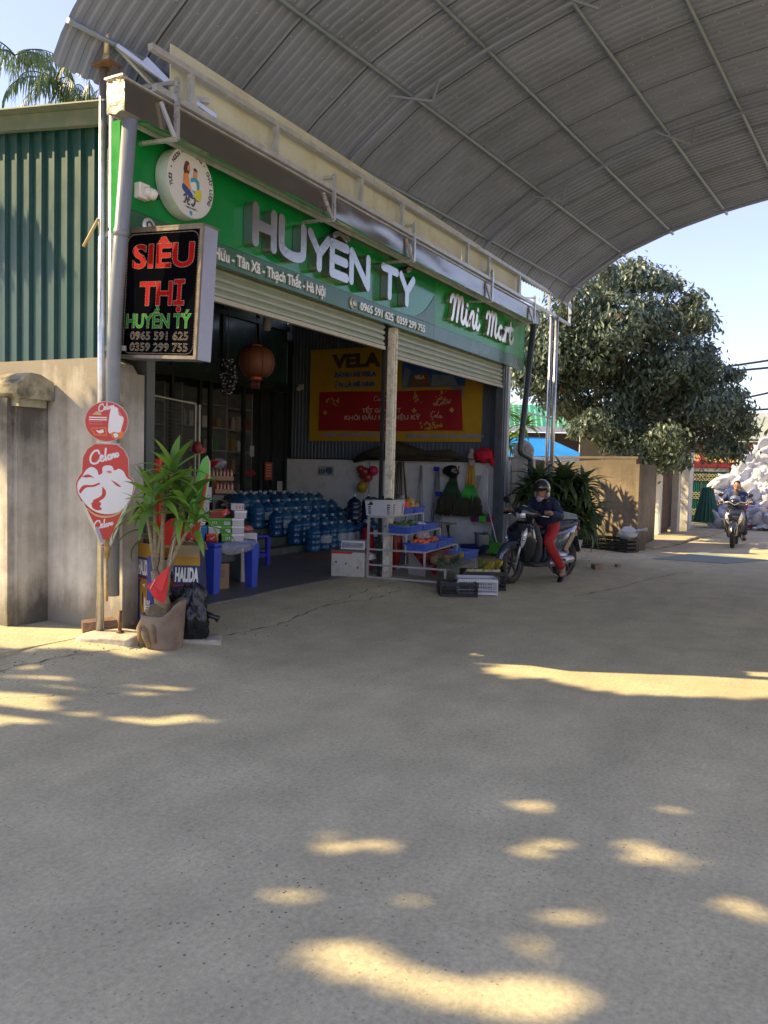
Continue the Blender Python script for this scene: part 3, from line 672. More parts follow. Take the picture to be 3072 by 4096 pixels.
# grey drain pipes
def pipe(name, pts, r, label, m=pvc_m, coll=()):
    b = MB(); P_ = [Vector(p) for p in pts]; out = [P_[0]]
    for i in range(1, len(P_)-1):
        a, c, d = P_[i-1], P_[i], P_[i+1]; q = min(.09, (a-c).length/3, (d-c).length/3); u = (a-c).normalized()*q; v = (d-c).normalized()*q
        for k in range(6): s = k/5; out.append(c+u*(1-s)**2+v*s**2)
    out.append(P_[-1]); b.tube(out, r, 18); e = b.build(name, m, label=label, category='drain pipe')
    for c0, c1 in coll:
        b = MB(); b.tube([c0, c1], r*1.1, 18); b.build('collar', m, e)
    return e
pipe('drain_pipe', [(4.83, 4.99, 4.28), (4.98, 5.30, 2.75), (5.02, 5.36, 2.1), (5.05, 5.38, .45)], .058, 'thick grey drain pipe slanting down from the gutter end beside the black box sign', coll=[((4.91, 5.155, 3.47), (4.915, 5.165, 3.42))])
pipe('drain_pipe', [(14.62, 4.96, 4.28), (14.28, 5.02, 1.93), (14.62, 4.93, 1.84), (14.66, 4.92, .02)], .055, 'dark drain pipe with an elbow at the far end of the shop', m=M('dark drain pipe', (.06, .075, .09), rough=.4))
# ------------------------------------------------------------------ black box sign on the corner post
bs = E('box_sign', (5.12, 5.4, 2.42), 'tall black illuminated box sign with red and green lettering hung at the shop corner', 'box sign')
# local frame of the face: u to the right seen from the road, v up, tilted a little
uS = Vector((0, -1, 0)); tilt = R(-3.2); uS = Matrix.Rotation(R(1.5), 3, 'Z')@uS
u_ = (uS*math.cos(tilt)+Z_*math.sin(tilt)).normalized(); v_ = (Z_*math.cos(tilt)-uS*math.sin(tilt)).normalized(); nS = u_.cross(v_)
O_ = Vector((5.115, 5.385, 2.475)); WS, HS = .84, 1.06
def BS(mb, name, m=None): return wparent(mb.build(name, m), bs)
bxf = M('worn bronze frame', (.16, .13, .10), rough=.45, metal=.4, var=.3, sc=14, dirt=(.35, .33, .3), damt=.4)
blk = M('sign black', (.003, .0035, .005), rough=.9, var=.2, spec=0)
b = MB(); b.prism([(0, 0), (WS, 0), (WS, HS), (0, HS)], O_-nS*.17, u_, v_, .165); BS(b, 'housing', M('sign side sheet', (.30, .33, .46), rough=.35, metal=.3, var=.1, dirt=(.2, .2, .22), damt=.5))
b = MB(); b.prism([(.015, .015), (WS-.015, .015), (WS-.015, HS-.015), (.015, HS-.015)], O_-nS*.0045, u_, v_, .012); BS(b, 'face_panel', blk)
b = MB(); fw = .028
for pts in ([(0, 0), (WS, 0), (WS, fw), (0, fw)], [(0, HS-fw), (WS, HS-fw), (WS, HS), (0, HS)], [(0, fw), (fw, fw), (fw, HS-fw), (0, HS-fw)], [(WS-fw, fw), (WS, fw), (WS, HS-fw), (WS-fw, HS-fw)]):
    b.prism(pts, O_-nS*.004, u_, v_, .022)
b.prism([(-.01, HS), (WS+.005, HS), (WS+.005, HS+.012), (-.01, HS+.012)], O_-nS*.18, u_, v_, .2); BS(b, 'frame', bxf)
led = M('led dots', (.55, .48, .36), rough=.4, var=.1); ledg = M('led dots dim', (.25, .25, .26), rough=.4)
sred = M('sign red', (.30, .003, .004), rough=.6, var=.05, spec=.06); sgrn = M('sign letter green', (.02, .20, .03), rough=.6, var=.08, spec=.06)
def dots(mb, pts, closed, pitch, r=.0042, h=.010):
    """beads along a 2-D outline"""
    if closed: pts = list(pts)+[pts[0]]
    acc = 0
    for (x0, y0), (x1, y1) in zip(pts, pts[1:]):
        L = math.hypot(x1-x0, y1-y0); 
        while acc < L:
            t = acc/L; c = O_+u_*lerp(x0, x1, t)+v_*lerp(y0, y1, t)+nS*h
            vs = [mb.bm.verts.new(c+(u_*a+v_*q)*r-nS*.002) for a, q in ((1, 0), (0, 1), (-1, 0), (0, -1))]; tp = mb.bm.verts.new(c+nS*.003)
            for k in range(4): mb._f([vs[k], vs[(k+1) % 4], tp])
            acc += pitch
        acc -= L
def led_text(txt, size, x, y, width, m, outline=True, fill=True, bold=.02):
    cu = bpy.data.curves.new('t', 'FONT'); cu.body = txt; cu.size = size; cu.offset = bold*size; cu.resolution_u = 3
    ob = bpy.data.objects.new('t', cu); COL.objects.link(ob); dg = bpy.context.evaluated_depsgraph_get(); me = bpy.data.meshes.new_from_object(ob.evaluated_get(dg))
    bpy.data.objects.remove(ob)
    xs_ = [v.co.x for v in me.vertices]; k = width/(max(xs_)-min(xs_)); x0 = min(xs_)
    b = MB(); bm = bmesh.new(); bm.from_mesh(me)
    P2 = lambda co: (x+(co.x-x0)*k, y+co.y)
    edges = [e for e in bm.edges if len(e.link_faces) == 1]
    d = MB()
    adj = {}
    for e in edges:
        for v in e.verts: adj.setdefault(v, []).append(e)
    seen = set()
    for e in edges:
        if e in seen: continue
        loop = [e.verts[0], e.verts[1]]; seen.add(e)
        while True:
            nx = [q for q in adj[loop[-1]] if q not in seen]
            if not nx: break
            seen.add(nx[0]); loop.append(nx[0].other_vert(loop[-1]))
        dots(d, [P2(v.co) for v in loop], False, .0125 if outline else .0105)
    if fill:
        for f in bm.faces:
            b._f([b.bm.verts.new(O_+u_*P2(v.co)[0]+v_*P2(v.co)[1]+nS*.0092) for v in f.verts])
        BS(b, 'lettering', m)
    else: b.bm.free()
    bm.free(); BS(d, 'led_outline', led)
led_text('SIÊU', .265, .10, .745, .66, sred, bold=.03)
led_text('THỊ', .265, .20, .44, .48, sred, bold=.03)
led_text('HUYỀN TÝ', .155, .065, .255, .70, sgrn, bold=.035)
led_text('0965 591 625', .092, .12, .155, .62, sred, fill=False, bold=.0)
led_text('0359 299 755', .092, .12, .063, .62, sred, fill=False, bold=.0)
bd = []; rr, m0 = .07, .042
for cx, cy, a0 in ((WS-m0-rr, m0+rr, -PI/2), (WS-m0-rr, HS-m0-rr, 0), (m0+rr, HS-m0-rr, PI/2), (m0+rr, m0+rr, PI)):
    bd += [(cx+rr*math.cos(a0+PI/2*i/6), cy+rr*math.sin(a0+PI/2*i/6)) for i in range(7)]
b = MB(); dots(b, bd, True, .0125, r=.004); BS(b, 'led_border', led)
b = MB(); b.bar((5.06, 5.50, 3.50), (5.11, 5.30, 3.50), .05, .04); b.bar((5.06, 5.50, 2.55), (5.11, 5.30, 2.55), .05, .04); BS(b, 'bracket', M('pale bracket', (.55, .53, .46), rough=.5))

# ------------------------------------------------------------------ ice-cream signs tied to the post
def sign_frame(px, yaw):
    n = Vector((-math.cos(yaw), -math.sin(yaw), 0)); u = Vector((-math.sin(yaw)*-1, -math.cos(yaw), 0)); u = Z_.cross(n).normalized(); return n, u
fy = R(27)
nI = Vector((-math.cos(fy), -math.sin(fy), 0)); uI = Z_.cross(nI).normalized()   # to the right seen from the front
cred = M('sign card red', (.50, .012, .010), rough=.35, coat=.3, var=.08); cwht = M('cream white print', (.74, .73, .74), rough=.35, coat=.3, var=.04); cedge = M('worn board edge', (.55, .50, .38), rough=.6)
cyel = M('warm orange print', (.75, .18, .01), rough=.4); cpnk = M('pink print', (.62, .20, .20), rough=.4); cgold = M('waffle gold', (.58, .42, .18), rough=.5); cblu = M('sky edge print', (.14, .22, .16), rough=.5)
def flat(mb, pts, m, o, k=5, h=0, sm=True, d=.0012):
    mb.mat(m); p = smooth_path(list(pts)+[pts[0]], k)[:-1] if sm else pts
    # nudge each print a little prouder
    mb.prism(p, o+nI*h, uI, Z_, d)
cel = [[(.075, .09), (.06, .125), (.02, .12), (-.015, .075), (-.02, .02), (.01, -.01), (.05, -.005), (.075, .02)], [(.08, .03), (.105, .045), (.115, .062), (.098, .070), (.085, .045), (.092, .015), (.115, .012), (.13, .03)], [(.145, .14), (.14, .07), (.148, .015)],
       [(.20, .062), (.185, .072), (.168, .055), (.168, .030), (.185, .022), (.20, .05), (.203, .028)], [(.215, .075), (.213, .035)], [(.214, .055), (.232, .077), (.240, .07), (.240, .04)], [(.268, .082), (.255, .078), (.252, .055), (.268, .045), (.28, .06), (.275, .08), (.268, .083)]]
def celano(mb, o, s, h, m=cwht, w=.02):
    mb.mat(m); strokes(mb, [[(x*s, y*s+x*s*.10) for x, y in st] for st in cel], w*s, o+nI*h, uI, Z_, .0014, k=4, step=.0003)
rs = E('ice_cream_sign', (4.93, 5.33, 1.93), 'small round red ice cream sign with a white bar tied above the cone sign', 'sign')
oR = Vector((4.93, 5.335, 1.925))
b = MB(); ell = [(.185*math.cos(a*PI/24), .168*math.sin(a*PI/24)) for a in range(48)]
flat(b, ell, cedge, oR-nI*.012, sm=False, d=.012); flat(b, [(x*.965, y*.965) for x, y in ell], cred, oR, sm=False, h=.0001); wparent(b.build('board'), rs)
b = MB(); celano(b, oR+uI*-.055+Z_*.088, .42, .0016); 
flat(b, [(.045, -.10), (.015, -.075), (.035, .10), (.065, .125), (.10, .105), (.10, .07), (.145, .03), (.125, -.06), (.115, -.10)], cwht, oR, 3, .0016)
flat(b, [(.085, .11), (.10, .09), (.105, .055), (.13, .045), (.12, .075)], cpnk, oR, 3, .003)
flat(b, [(-.12, .055), (-.10, .07), (-.07, .085), (-.04, .06), (-.045, .052)], cgold, oR, 3, .0016)
for i, (y, w_, hh_) in enumerate(((.037, .15, .010), (.018, .15, .009), (0, .11, .004), (-.02, .11, .004))):
    flat(b, [(-.145, y), (-.145+w_, y), (-.145+w_, y-hh_), (-.145, y-hh_)], cwht if i < 2 else cpnk, oR, sm=False, h=.0016)
flat(b, [(-.13, -.055), (.0, -.048), (.01, -.12), (-.10, -.115)], cyel, oR, sm=False, h=.0016); flat(b, [(-.12, -.062), (-.01, -.058), (-.005, -.108), (-.09, -.105)], cred, oR, sm=False, h=.003)
flat(b, [(-.09, -.07), (-.06, -.078), (-.03, -.065), (-.02, -.09), (-.06, -.098)], cwht, oR, 3, .0045)
flat(b, [(.04, -.10), (.06, -.085), (.10, -.09), (.145, -.08), (.14, -.125), (.09, -.145), (.05, -.13)], cyel, oR, 3, .0045); flat(b, [(.06, -.105), (.08, -.095), (.10, -.105), (.10, -.125), (.075, -.13)], cwht, oR, 3, .006)
wparent(b.build('print'), rs)
cs = E('ice_cream_sign', (4.93, 5.34, .9), 'large red cone shaped ice cream sign on a rusty rod before the grey pipe', 'sign')
oC = Vector((4.925, 5.33, 1.745))          # top middle of the board; v runs down
cone = [(-.10, -.003), (.09, -.003), (.155, -.05), (.19, -.12), (.198, -.27), (.235, -.30), (.245, -.37), (.215, -.46), (.19, -.50), (.045, -.86), (-.03, -.87), (-.225, -.47), (-.255, -.42), (-.262, -.34), (-.235, -.28), (-.21, -.25), (-.20, -.12), (-.165, -.05)]
b = MB(); flat(b, cone, cedge, oC-nI*.016, 1, sm=False, d=.016); flat(b, [(x*.965+.0, y*.985-.006) for x, y in cone], cred, oC, 1, .0001, sm=False)
flat(b, [(-.215, -.49), (-.19, -.49), (-.018, -.84), (-.04, -.85)], cgold if False else M('cream border', (.62, .60, .45), rough=.6), oC, sm=False, h=.0016); flat(b, [(.165, -.51), (.188, -.505), (.045, -.85), (.018, -.84)], MATS['cream border'], oC, sm=False, h=.0016)
wparent(b.build('board'), cs)
b = MB(); celano(b, oC+uI*-.115-Z_*.165, .78, .0016)
flat(b, [(-.235, -.42), (-.24, -.34), (-.20, -.28), (-.165, -.225), (-.12, -.20), (-.075, -.225), (-.06, -.265), (-.03, -.245), (-.03, -.205), (.0, -.185), (.05, -.19), (.07, -.225), (.11, -.21), (.15, -.235), (.175, -.28), (.225, -.32), (.225, -.40), (.18, -.50), (.11, -.57), (0, -.59), (-.10, -.565), (-.18, -.50)], cwht, oC, 4, .0016)
flat(b, [(-.205, -.285), (-.15, -.262), (-.10, -.29), (-.13, -.285), (-.17, -.29)], cred, oC, 3, .003)
flat(b, [(-.225, -.40), (-.19, -.355), (-.11, -.35), (-.06, -.33), (-.05, -.34), (-.10, -.365), (-.17, -.375), (-.215, -.425)], cred, oC, 3, .003)
flat(b, [(-.03, -.36), (.0, -.40), (-.01, -.45), (-.07, -.49), (-.11, -.48), (-.04, -.44), (-.03, -.40)], cred, oC, 3, .003)
flat(b, [(-.12, -.50), (-.08, -.48), (-.04, -.50), (-.05, -.53), (-.03, -.55), (-.07, -.56), (-.11, -.54)], cred, oC, 3, .0045)
flat(b, [(.04, -.30), (.10, -.335), (.13, -.36), (.09, -.35)], cred, oC, 3, .003); flat(b, [(.0, -.235), (.03, -.225), (.05, -.24), (.03, -.25)], cpnk, oC, 3, .003)
flat(b, [(-.165, -.535), (-.09, -.59), (0, -.605), (.09, -.585), (.145, -.54), (.15, -.55), (.09, -.60), (0, -.622), (-.09, -.605), (-.16, -.55)], cgold, oC, 3, .0045)
celano(b, oC+uI*-.085-Z_*.715, .52, .0016)
flat(b, [(-.09, -.70), (-.06, -.70), (-.01, -.83), (-.04, -.83)], M('faded sky print', (.35, .32, .42), rough=.5), oC, sm=False, h=.0031)
wparent(b.build('print'), cs)
b = MB(); p0 = oC+uI*.008-Z_*.86-nI*.012; b.tube([p0+Z_*.06, p0-Z_*.10], [.032, .018], 10); b.tube([p0-Z_*.08, Vector((p0.x+.01, p0.y+.01, .42))], .011, 8); wparent(b.build('rod', M('rusty gilded rod', (.42, .27, .10), rough=.6, metal=.3, var=.4, sc=25)), cs)
b = MB(); b.tube([oR+uI*.09-Z_*.165+nI*.008, oR+uI*.0-Z_*.175+nI*.02, oR-uI*.08-Z_*.168+nI*.008, oR-Z_*.18+nI*.01, oR+uI*.12-Z_*.185], .005, 6); b.build('tie_string', white_m, label='white string tying the round sign to the cone sign', category='string')

# concrete foot with a rusty stub, log, broken slab
def rock_box(mb, c, d, rz, jit, seed, n=6):
    mt = Matrix.Rotation(rz, 3, 'Z')
    def Q(v):
        q = mt@Vector((v[0]*d[0]/2, v[1]*d[1]/2, v[2]*d[2]/2)); w = Vector((q.x+seed*3.1, q.y, q.z+seed)); nz = Vector((mnoise.noise(w*9), mnoise.noise(w*9+Vector((5, 0, 0))), mnoise.noise(w*9+Vector((0, 7, 0)))))
        return Vector(c)+q+nz*jit
    for ax in range(3):
        for s in (-1, 1):
            def fn(u, v):
                p = [0, 0, 0]; p[ax] = s; p[(ax+1) % 3] = 2*u-1; p[(ax+2) % 3] = (2*v-1)*s; return Q(p)
            mb.grid(fn, n, n)
    bmesh.ops.remove_doubles(mb.bm, verts=mb.bm.verts, dist=1e-4)
conc_m = M('pale concrete', (.50, .45, .37), rough=.85, var=.15, sc=9, bump=.6, dirt=(.20, .16, .11), damt=.7, dsc=7)
t = E('post_footing', (5.02, 5.30, .03), 'square pale concrete footing with a rusty pipe stub beside the clay pot', 'concrete footing')
b = MB(); rock_box(b, (0, 0, .055), (.46, .48, .11), R(18), .012, 1, 9); b.build('block', conc_m, t)
b = MB(); b.tube([(.03, -.01, .10), (.032, -.01, .30)], .016, 10); b.ball((.03, -.01, .115), (.035, .035, .02), 8); b.build('pipe_stub', rust_m, t)
b = MB(); b.mat(M('split wood', (.24, .15, .09), rough=.8, var=.4, sc=6, stretch=(1, 8, 8), bump=.6)); b.tube([(4.99, 5.68, .155), (5.22, 5.50, .165), (5.34, 5.43, .16)], [.062, .072, .06], 9, sm=False); b.build('log', None, label='short split log lying at the wall foot behind the concrete footing', category='log')
b = MB(); rock_box(b, (5.50, 4.78, .05), (.34, .22, .07), R(-50), .014, 5, 8); b.build('broken_slab', conc_m, label='broken flat concrete slab beside the black rubbish bag', category='slab')

# ------------------------------------------------------------------ dragon plant in its broken clay pot
leafm = {}
def leafmat(name, c1, c2, tr=.25):
    m, t, b = newmat(name); oi = nd(t, 'ShaderNodeNewGeometry'); n = nd(t, 'ShaderNodeTexNoise'); n.inputs['Scale'].default_value = 5
    t.links.new(oi.outputs['Position'], n.inputs['Vector']); mx = nd(t, 'ShaderNodeMath', operation='ADD'); t.links.new(n.outputs['Fac'], mx.inputs[0]); t.links.new(oi.outputs['Random Per Island'], mx.inputs[1])
    r = ramp(t, mx.outputs[0], [(.55, c1), (1.05, c2)]); r.color_ramp.elements.new(1.0).color = (*c2, 1)
    t.links.new(r.outputs[0], b.inputs['Base Color']); b.inputs['Roughness'].default_value = .42; b.inputs['Specular IOR Level'].default_value = .45
    tl = nd(t, 'ShaderNodeBsdfTranslucent'); tl.inputs[0].default_value = (*[min(1, c*1.6) for c in c2], 1)
    ms = nd(t, 'ShaderNodeMixShader'); ms.inputs[0].default_value = tr; t.links.new(b.outputs[0], ms.inputs[1]); t.links.new(tl.outputs[0], ms.inputs[2])
    t.links.new(ms.outputs[0], t.nodes['Material Output'].inputs[0]); MATS[name] = m; return m
drac_m = leafmat('dragon plant leaf', (.035, .11, .018), (.17, .32, .045))
drac2_m = leafmat('shade plant leaf', (.022, .055, .020), (.085, .14, .05))
yel_m = leafmat('yellowed leaf', (.30, .20, .03), (.42, .30, .06))
bark_m = M('plant bark', (.26, .21, .13), rough=.85, var=.35, sc=22, bump=.6, stretch=(1, 1, 3))
def strap(mb, p, d, L, w, droop, tw=0, n=9):
    """strap leaf: starts at p towards d, bends down by droop radians, folded along its middle"""
    d = Vector(d).normalized(); side = d.cross(Z_)
    if side.length < .05: side = Vector((1, 0, 0))
    side.normalize(); side = (Matrix.Rotation(tw, 3, d)@side); prev = None; q = Vector(p); step = L/n; ax = side.copy()
    for i in range(n+1):
        t = i/n; wd = w*(.35+.65*min(1, t*4.5))*(1-max(0, (t-.45)/.55)**1.6)
        up = ax.cross(d).normalized()
        if up.z < -.2 and False: up = -up
        row = [mb.bm.verts.new(q-ax*wd/2+up*wd*.16), mb.bm.verts.new(q), mb.bm.verts.new(q+ax*wd/2+up*wd*.16)]
        if prev: mb._f([prev[0], prev[1], row[1], row[0]], True); mb._f([prev[1], prev[2], row[2], row[1]], True)
        prev = row; d = Matrix.Rotation(-droop/n*(.5+t), 3, ax)@d; q = q+d*step
def rosette(mb, c, n, L, w, seed, up=.9, droop=1.5, axis=(0, 0, 1)):
    rg = random.Random(seed)
    for i in range(n):
        a = i*2.399+rg.uniform(-.3, .3); e = lerp(1.35, -.25, (i/n)**.75)*up+rg.uniform(-.12, .12)
        d = Vector((math.cos(a)*math.cos(e), math.sin(a)*math.cos(e), math.sin(e)))+Vector(axis)*.0
        strap(mb, Vector(c)+Vector((0, 0, -.10*i/n)), d, L*rg.uniform(.75, 1.1)*(.72+.28*min(1, i/n*3)), w*rg.uniform(.85, 1.1), droop*rg.uniform(.4, 1.15)*(.5+.7*i/n), rg.uniform(-.35, .35))
random.seed(31)
dp = E('potted_plant', (5.13, 4.87, .02), 'tall dragon plant with strap leaves in a broken clay pot at the corner', 'potted plant')
clay_m = M('old clay', (.23, .165, .12), rough=.8, var=.25, sc=8, bump=.35, dirt=(.33, .27, .19), damt=.75, dsc=5)
b = MB(); NP = 40; H0 = .02
def rim(a):
    # high at the right and back, broken away at the left front
    k = math.cos(a-math.atan2(-.75, .65)); return lerp(.32, .44, sstep(-.1, .9, k))
for (ra, rb, fl_) in ((0, 0, 1), (-.022, -.022, -1)):
    rows = []
    for j in range(9):
        t = j/8; rows.append([])
        for k in range(NP):
            a = 2*PI*k/NP; z = rim(a)*t; r = .150+.035*(t**.8)+ra+.006*mnoise.noise(Vector((math.cos(a)*2, math.sin(a)*2, z*6)))
            rows[-1].append(b.bm.verts.new((r*math.cos(a), r*math.sin(a), z)))
    for A, B in zip(rows, rows[1:]):
        for k in range(NP):
            q = [A[k], A[(k+1) % NP], B[(k+1) % NP], B[k]]; b._f(q if fl_ > 0 else q[::-1], True)
    if fl_ > 0: top = rows[-1]
    else:
        for k in range(NP): b._f([top[k], top[(k+1) % NP], rows[-1][(k+1) % NP], rows[-1][k]])
b.tube([(.158*math.cos(2*PI*k/24), .158*math.sin(2*PI*k/24), .085) for k in range(24)], .006, 6, closed=True)
b.build('pot', clay_m, dp)
b = MB(); b.ball((-.01, .02, .22), (.155, .155, .17), 20, jit=.45, seed=4); b.tube([(-.13, .05, .26), (-.165, .035, .17), (-.15, .0, .06)], [.035, .04, .03], 8); b.tube([(-.08, .12, .30), (-.14, .12, .2), (-.15, .09, .05)], [.03, .035, .03], 8); b.tube([(-.12, -.02, .31), (-.165, -.045, .22), (-.15, -.05, .1)], [.02, .028, .02], 8)
b.build('root_ball', M('root soil', (.21, .155, .085), rough=.95, var=.4, sc=14, bump=.9), dp)
b = MB(); b.tube([(.0, .0, .28), (-.02, .0, .42), (-.035, .03, .58)], [.085, .065, .05], 12); b.tube([(-.035, .03, .56), (-.05, .06, .68), (-.02, -.03, .70)][0:2], [.05, .032], 10); b.tube([(-.02, .0, .46), (.0, -.02, .60), (.0, -.03, .68)], [.05, .038, .03], 10); b.build('trunk', bark_m, dp)
loc = Vector((5.13, 4.87, .02))
ros = [(5.101, 4.762, 1.55, 18, .43, .066), (5.02, 4.875, 1.32, 13, .47, .062), (5.15, 4.66, 1.26, 13, .47, .064), (5.19, 4.58, 1.14, 8, .42, .06), (4.99, 4.94, 1.20, 8, .40, .06), (5.06, 4.82, 1.38, 8, .42, .06), (5.23, 4.75, 1.36, 9, .42, .06)]
b = MB()
forks = [(-.045, .055, .67), (-.045, .055, .67), (.0, -.03, .67), (.0, -.03, .67), (-.045, .055, .67), (-.02, .0, .55), (.0, -.02, .6)]
for (x, y, z, n, L, w, ), f in zip(ros, forks):
    e = Vector((x, y, z))-loc; f = Vector(f); b.tube([f, f.lerp(e, .35)+Vector((.0, 0, .03)), f.lerp(e, .7)+Vector((.01, .01, .03)), e+Vector((0, 0, -.02))], [.021, .017, .015, .012], 8)
b.build('stems', bark_m, dp)
b = MB()
for i, (x, y, z, n, L, w) in enumerate(ros): rosette(b, Vector((x, y, z))-loc, n, L, w, 20+i, droop=1.5, up=.95)
b.build('leaves', drac_m, dp)
b = MB()
for (p, d, L, dr) in (((-.10, .10, 1.02), (-.6, .5, .1), .42, 2.4), ((-.02, .10, .95), (-.3, .7, .0), .35, 2.2), ((.03, -.2, .95), (.2, -.6, 0), .3, 2.3)): strap(b, p, d, L, .05, dr)
b.build('hanging_leaves', drac2_m, dp)

# red paper pennant stuck in the pot, red sheet behind
t = E('pennant', (4.93, 4.72, .5), 'folded red pennant on a thin wire hanging in front of the plant trunk', 'pennant')
redc = M('red card', (.66, .018, .014), rough=.5, var=.05)
rt = Vector((.479, -.878, 0)); bk = Vector((.878, .479, 0))
b = MB(); A0 = Vector((4.93, 4.73, .0)); fr_ = lambda u, z, v=0: A0+rt*u+bk*v+Z_*z
b.quad(fr_(-.10, .60, 0), fr_(-.035, .51, -.02), fr_(.075, .77, .02)); b.quad(fr_(-.035, .51, -.02), fr_(.04, .455, 0), fr_(.068, .60, .01), fr_(.075, .77, .02)); b.quad(fr_(-.055, .62, -.005), fr_(.0, .56, -.035), fr_(.03, .56, -.03), fr_(.07, .72, .0)); wparent(b.build('flag', redc), t)
b = MB(); b.tube([fr_(-.07, .58, -.012), fr_(-.03, .66, -.012)], .003, 5); b.tube([fr_(.075, .76, .01), fr_(.10, 1.0, .08)], .0015, 5); wparent(b.build('wire', white_m), t)
b = MB(); b.mat(redc); A0 = Vector((5.25, 4.89, 0)); b.prism([(-.09, .90), (.085, .90), (.09, 1.08), (.04, 1.13), (-.01, 1.13), (-.085, 1.07)], A0, rt, Z_, .01); b.build('red_sheet', None, label='plain red card sheet hanging between the plant and the tall ice cream board', category='red sheet')
b = MB(); b.mat(redc); b.box((5.42, 5.22, 1.25), (.03, .05, .75)); b.ball((5.45, 5.10, 1.02), (.07, .07, .06), 10, .5, 3); b.build('red_pole', None, label='narrow red plastic pole with a red bundle behind the plant leaves', category='pole')

# black rubbish bag
def cloth_blob(mb, c, r, seed, amp=.28, n=40, freq=2.2, flatz=None, mt=None):
    m = n//2; mt = mt or Matrix.Identity(3)
    def fn(u, v):
        th = PI*u; ph = 2*PI*v; d = Vector((math.sin(th)*math.cos(ph), math.sin(th)*math.sin(ph), math.cos(th)))
        q = Vector((seed*3.3, seed*1.7, 0)); k = 1+amp*(mnoise.noise(d*1.3+q)+.55*(1-abs(mnoise.noise(d*freq+q))*3.2)*.5+.25*(1-abs(mnoise.noise(d*freq*2.3+q))*3))*.6
        p = Vector((d.x*r[0], d.y*r[1], d.z*r[2]))*k
        if flatz is not None: p.z = max(p.z, flatz)
        return Vector(c)+mt@p
    mb.grid(fn, m, n)
bagm = M('black plastic film', (.012, .013, .016), rough=.28, var=.3, spec=.6, bump=.5, sc=9)
b = MB(); cloth_blob(b, (5.44, 4.84, .27), (.135, .14, .26), 3, .5, 60, 2.4, -.255); b.tube([(5.48, 4.72, .30), (5.53, 4.66, .27), (5.55, 4.63, .25)], [.03, .02, .035], 7); b.build('rubbish_bag', bagm, label='knotted black rubbish bag slumped behind the clay pot', category='rubbish bag')
b = MB(); cloth_blob(b, (5.24, 4.98, .47), (.09, .09, .08), 8, .5, 30, 2.4); b.build('plastic_bag', bagm, label='small crumpled black bag between the plant trunk and the boxes', category='plastic bag')

# printed milk cartons
def carton(name, loc, rz, w, d, h, label, group=None):
    t = E(name, loc, label, 'carton', group, rz); nv = M('carton navy', (.022, .035, .12), rough=.5, var=.08); yl = M('carton yellow', (.38, .21, .02), rough=.5, var=.1)
    b = MB(); b.mat(nv); b.box((0, 0, h/2), (w, d, h)); b.build('body', None, t)
    b = MB(); b.mat(M('card inside', (.42, .33, .2), rough=.8)); b.box((0, -d/2-.03, h+.012), (w, .16, .006), Euler((.5, 0, 0))); b.box((0, d/2+.04, h+.03), (w, .14, .006), Euler((-.6, 0, 0))); b.build('flaps', None, t)
    for s, (o, ux) in enumerate((((-w/2, -d/2-.001, 0), X_), ((-w/2-.001, d/2, 0), -Y_))):
        L = w if s == 0 else d; o = Vector(o); b = MB(); b.mat(yl)
        b.prism([(0, h*.84), (L, h*.84), (L, h-.002), (0, h-.002)], o, ux, Z_, .0015)
        b.prism([(L*.18, h*.54), (L*.30, h*.60), (L*.8, h*.60), (L, h*.56), (L, h*.50), (L*.8, h*.12), (L*.62, h*.04), (L*.36, h*.06), (L*.22, h*.22)], o, ux, Z_, .0015)
        b.mat(M('carton red', (.5, .03, .02))); b.prism([(0, h*.595), (L, h*.595), (L, h*.61), (0, h*.61)], o, ux, Z_, .003)
        b.mat(nv); b.prism(smooth_path([(L*.36, h*.42), (L*.45, h*.46), (L*.42, h*.30), (L*.36, h*.34)], 3), o, ux, Z_, .003); b.prism(smooth_path([(L*.86, h*.48), (L*.97, h*.46), (L*.9, h*.2), (L*.86, h*.3)], 3), o, ux, Z_, .003)
        b.mat(white_m); b.prism(smooth_path([(L*.56, h*.40), (L*.66, h*.38), (L*.62, h*.18), (L*.55, h*.22)], 3), o, ux, Z_, .003); b.prism(smooth_path([(L*.4, h*.54), (L*.6, h*.55), (L*.55, h*.51)], 3), o, ux, Z_, .003)
        b.build('print', None, t)
        text_mesh('lettering', 'HALIDA', h*.22, .001, white_m, o+ux*L*.06+Z_*h*.655-ux.cross(Vector((0, 0, 1)))*-.0015, ux, Z_, t, width=L*.88, bold=.008, shear=.12)
    return t
fz = .105
carton('drink_carton', (5.53, 4.95, .09), R(-60), .23, .24, .74, 'open blue and yellow printed carton standing behind the clay pot', 'printed cartons')
carton('drink_carton', (5.43, 5.24, .09), R(-20), .24, .24, .80, 'blue and yellow printed carton hard against the shop pilaster', 'printed cartons')
b = MB(); b.mat(M('blue banner film', (.05, .07, .30), rough=.5)); b.box((5.22, 5.10, .42), (.02, .07, .74), Euler((0, .04, .6))); e = b.build('rolled_banner', None, label='narrow blue rolled banner leaning at the foot of the pilaster', category='banner')
text_mesh('lettering', 'Jollie', .07, .001, white_m, (5.185, 5.08, .28), (0, 0, 1), (-.3, .95, 0), e)
b = MB(); b.mat(M('pale blue paper', (.5, .56, .7), rough=.6)); b.quad((5.20, 5.28, .05), (5.30, 5.05, .07), (5.36, 5.12, .24), (5.27, 5.25, .20)); b.quad((5.27, 5.25, .20), (5.36, 5.12, .24), (5.42, 5.2, .1)); b.build('folded_paper', None, label='folded pale blue paper on the ground left of the clay pot', category='paper')

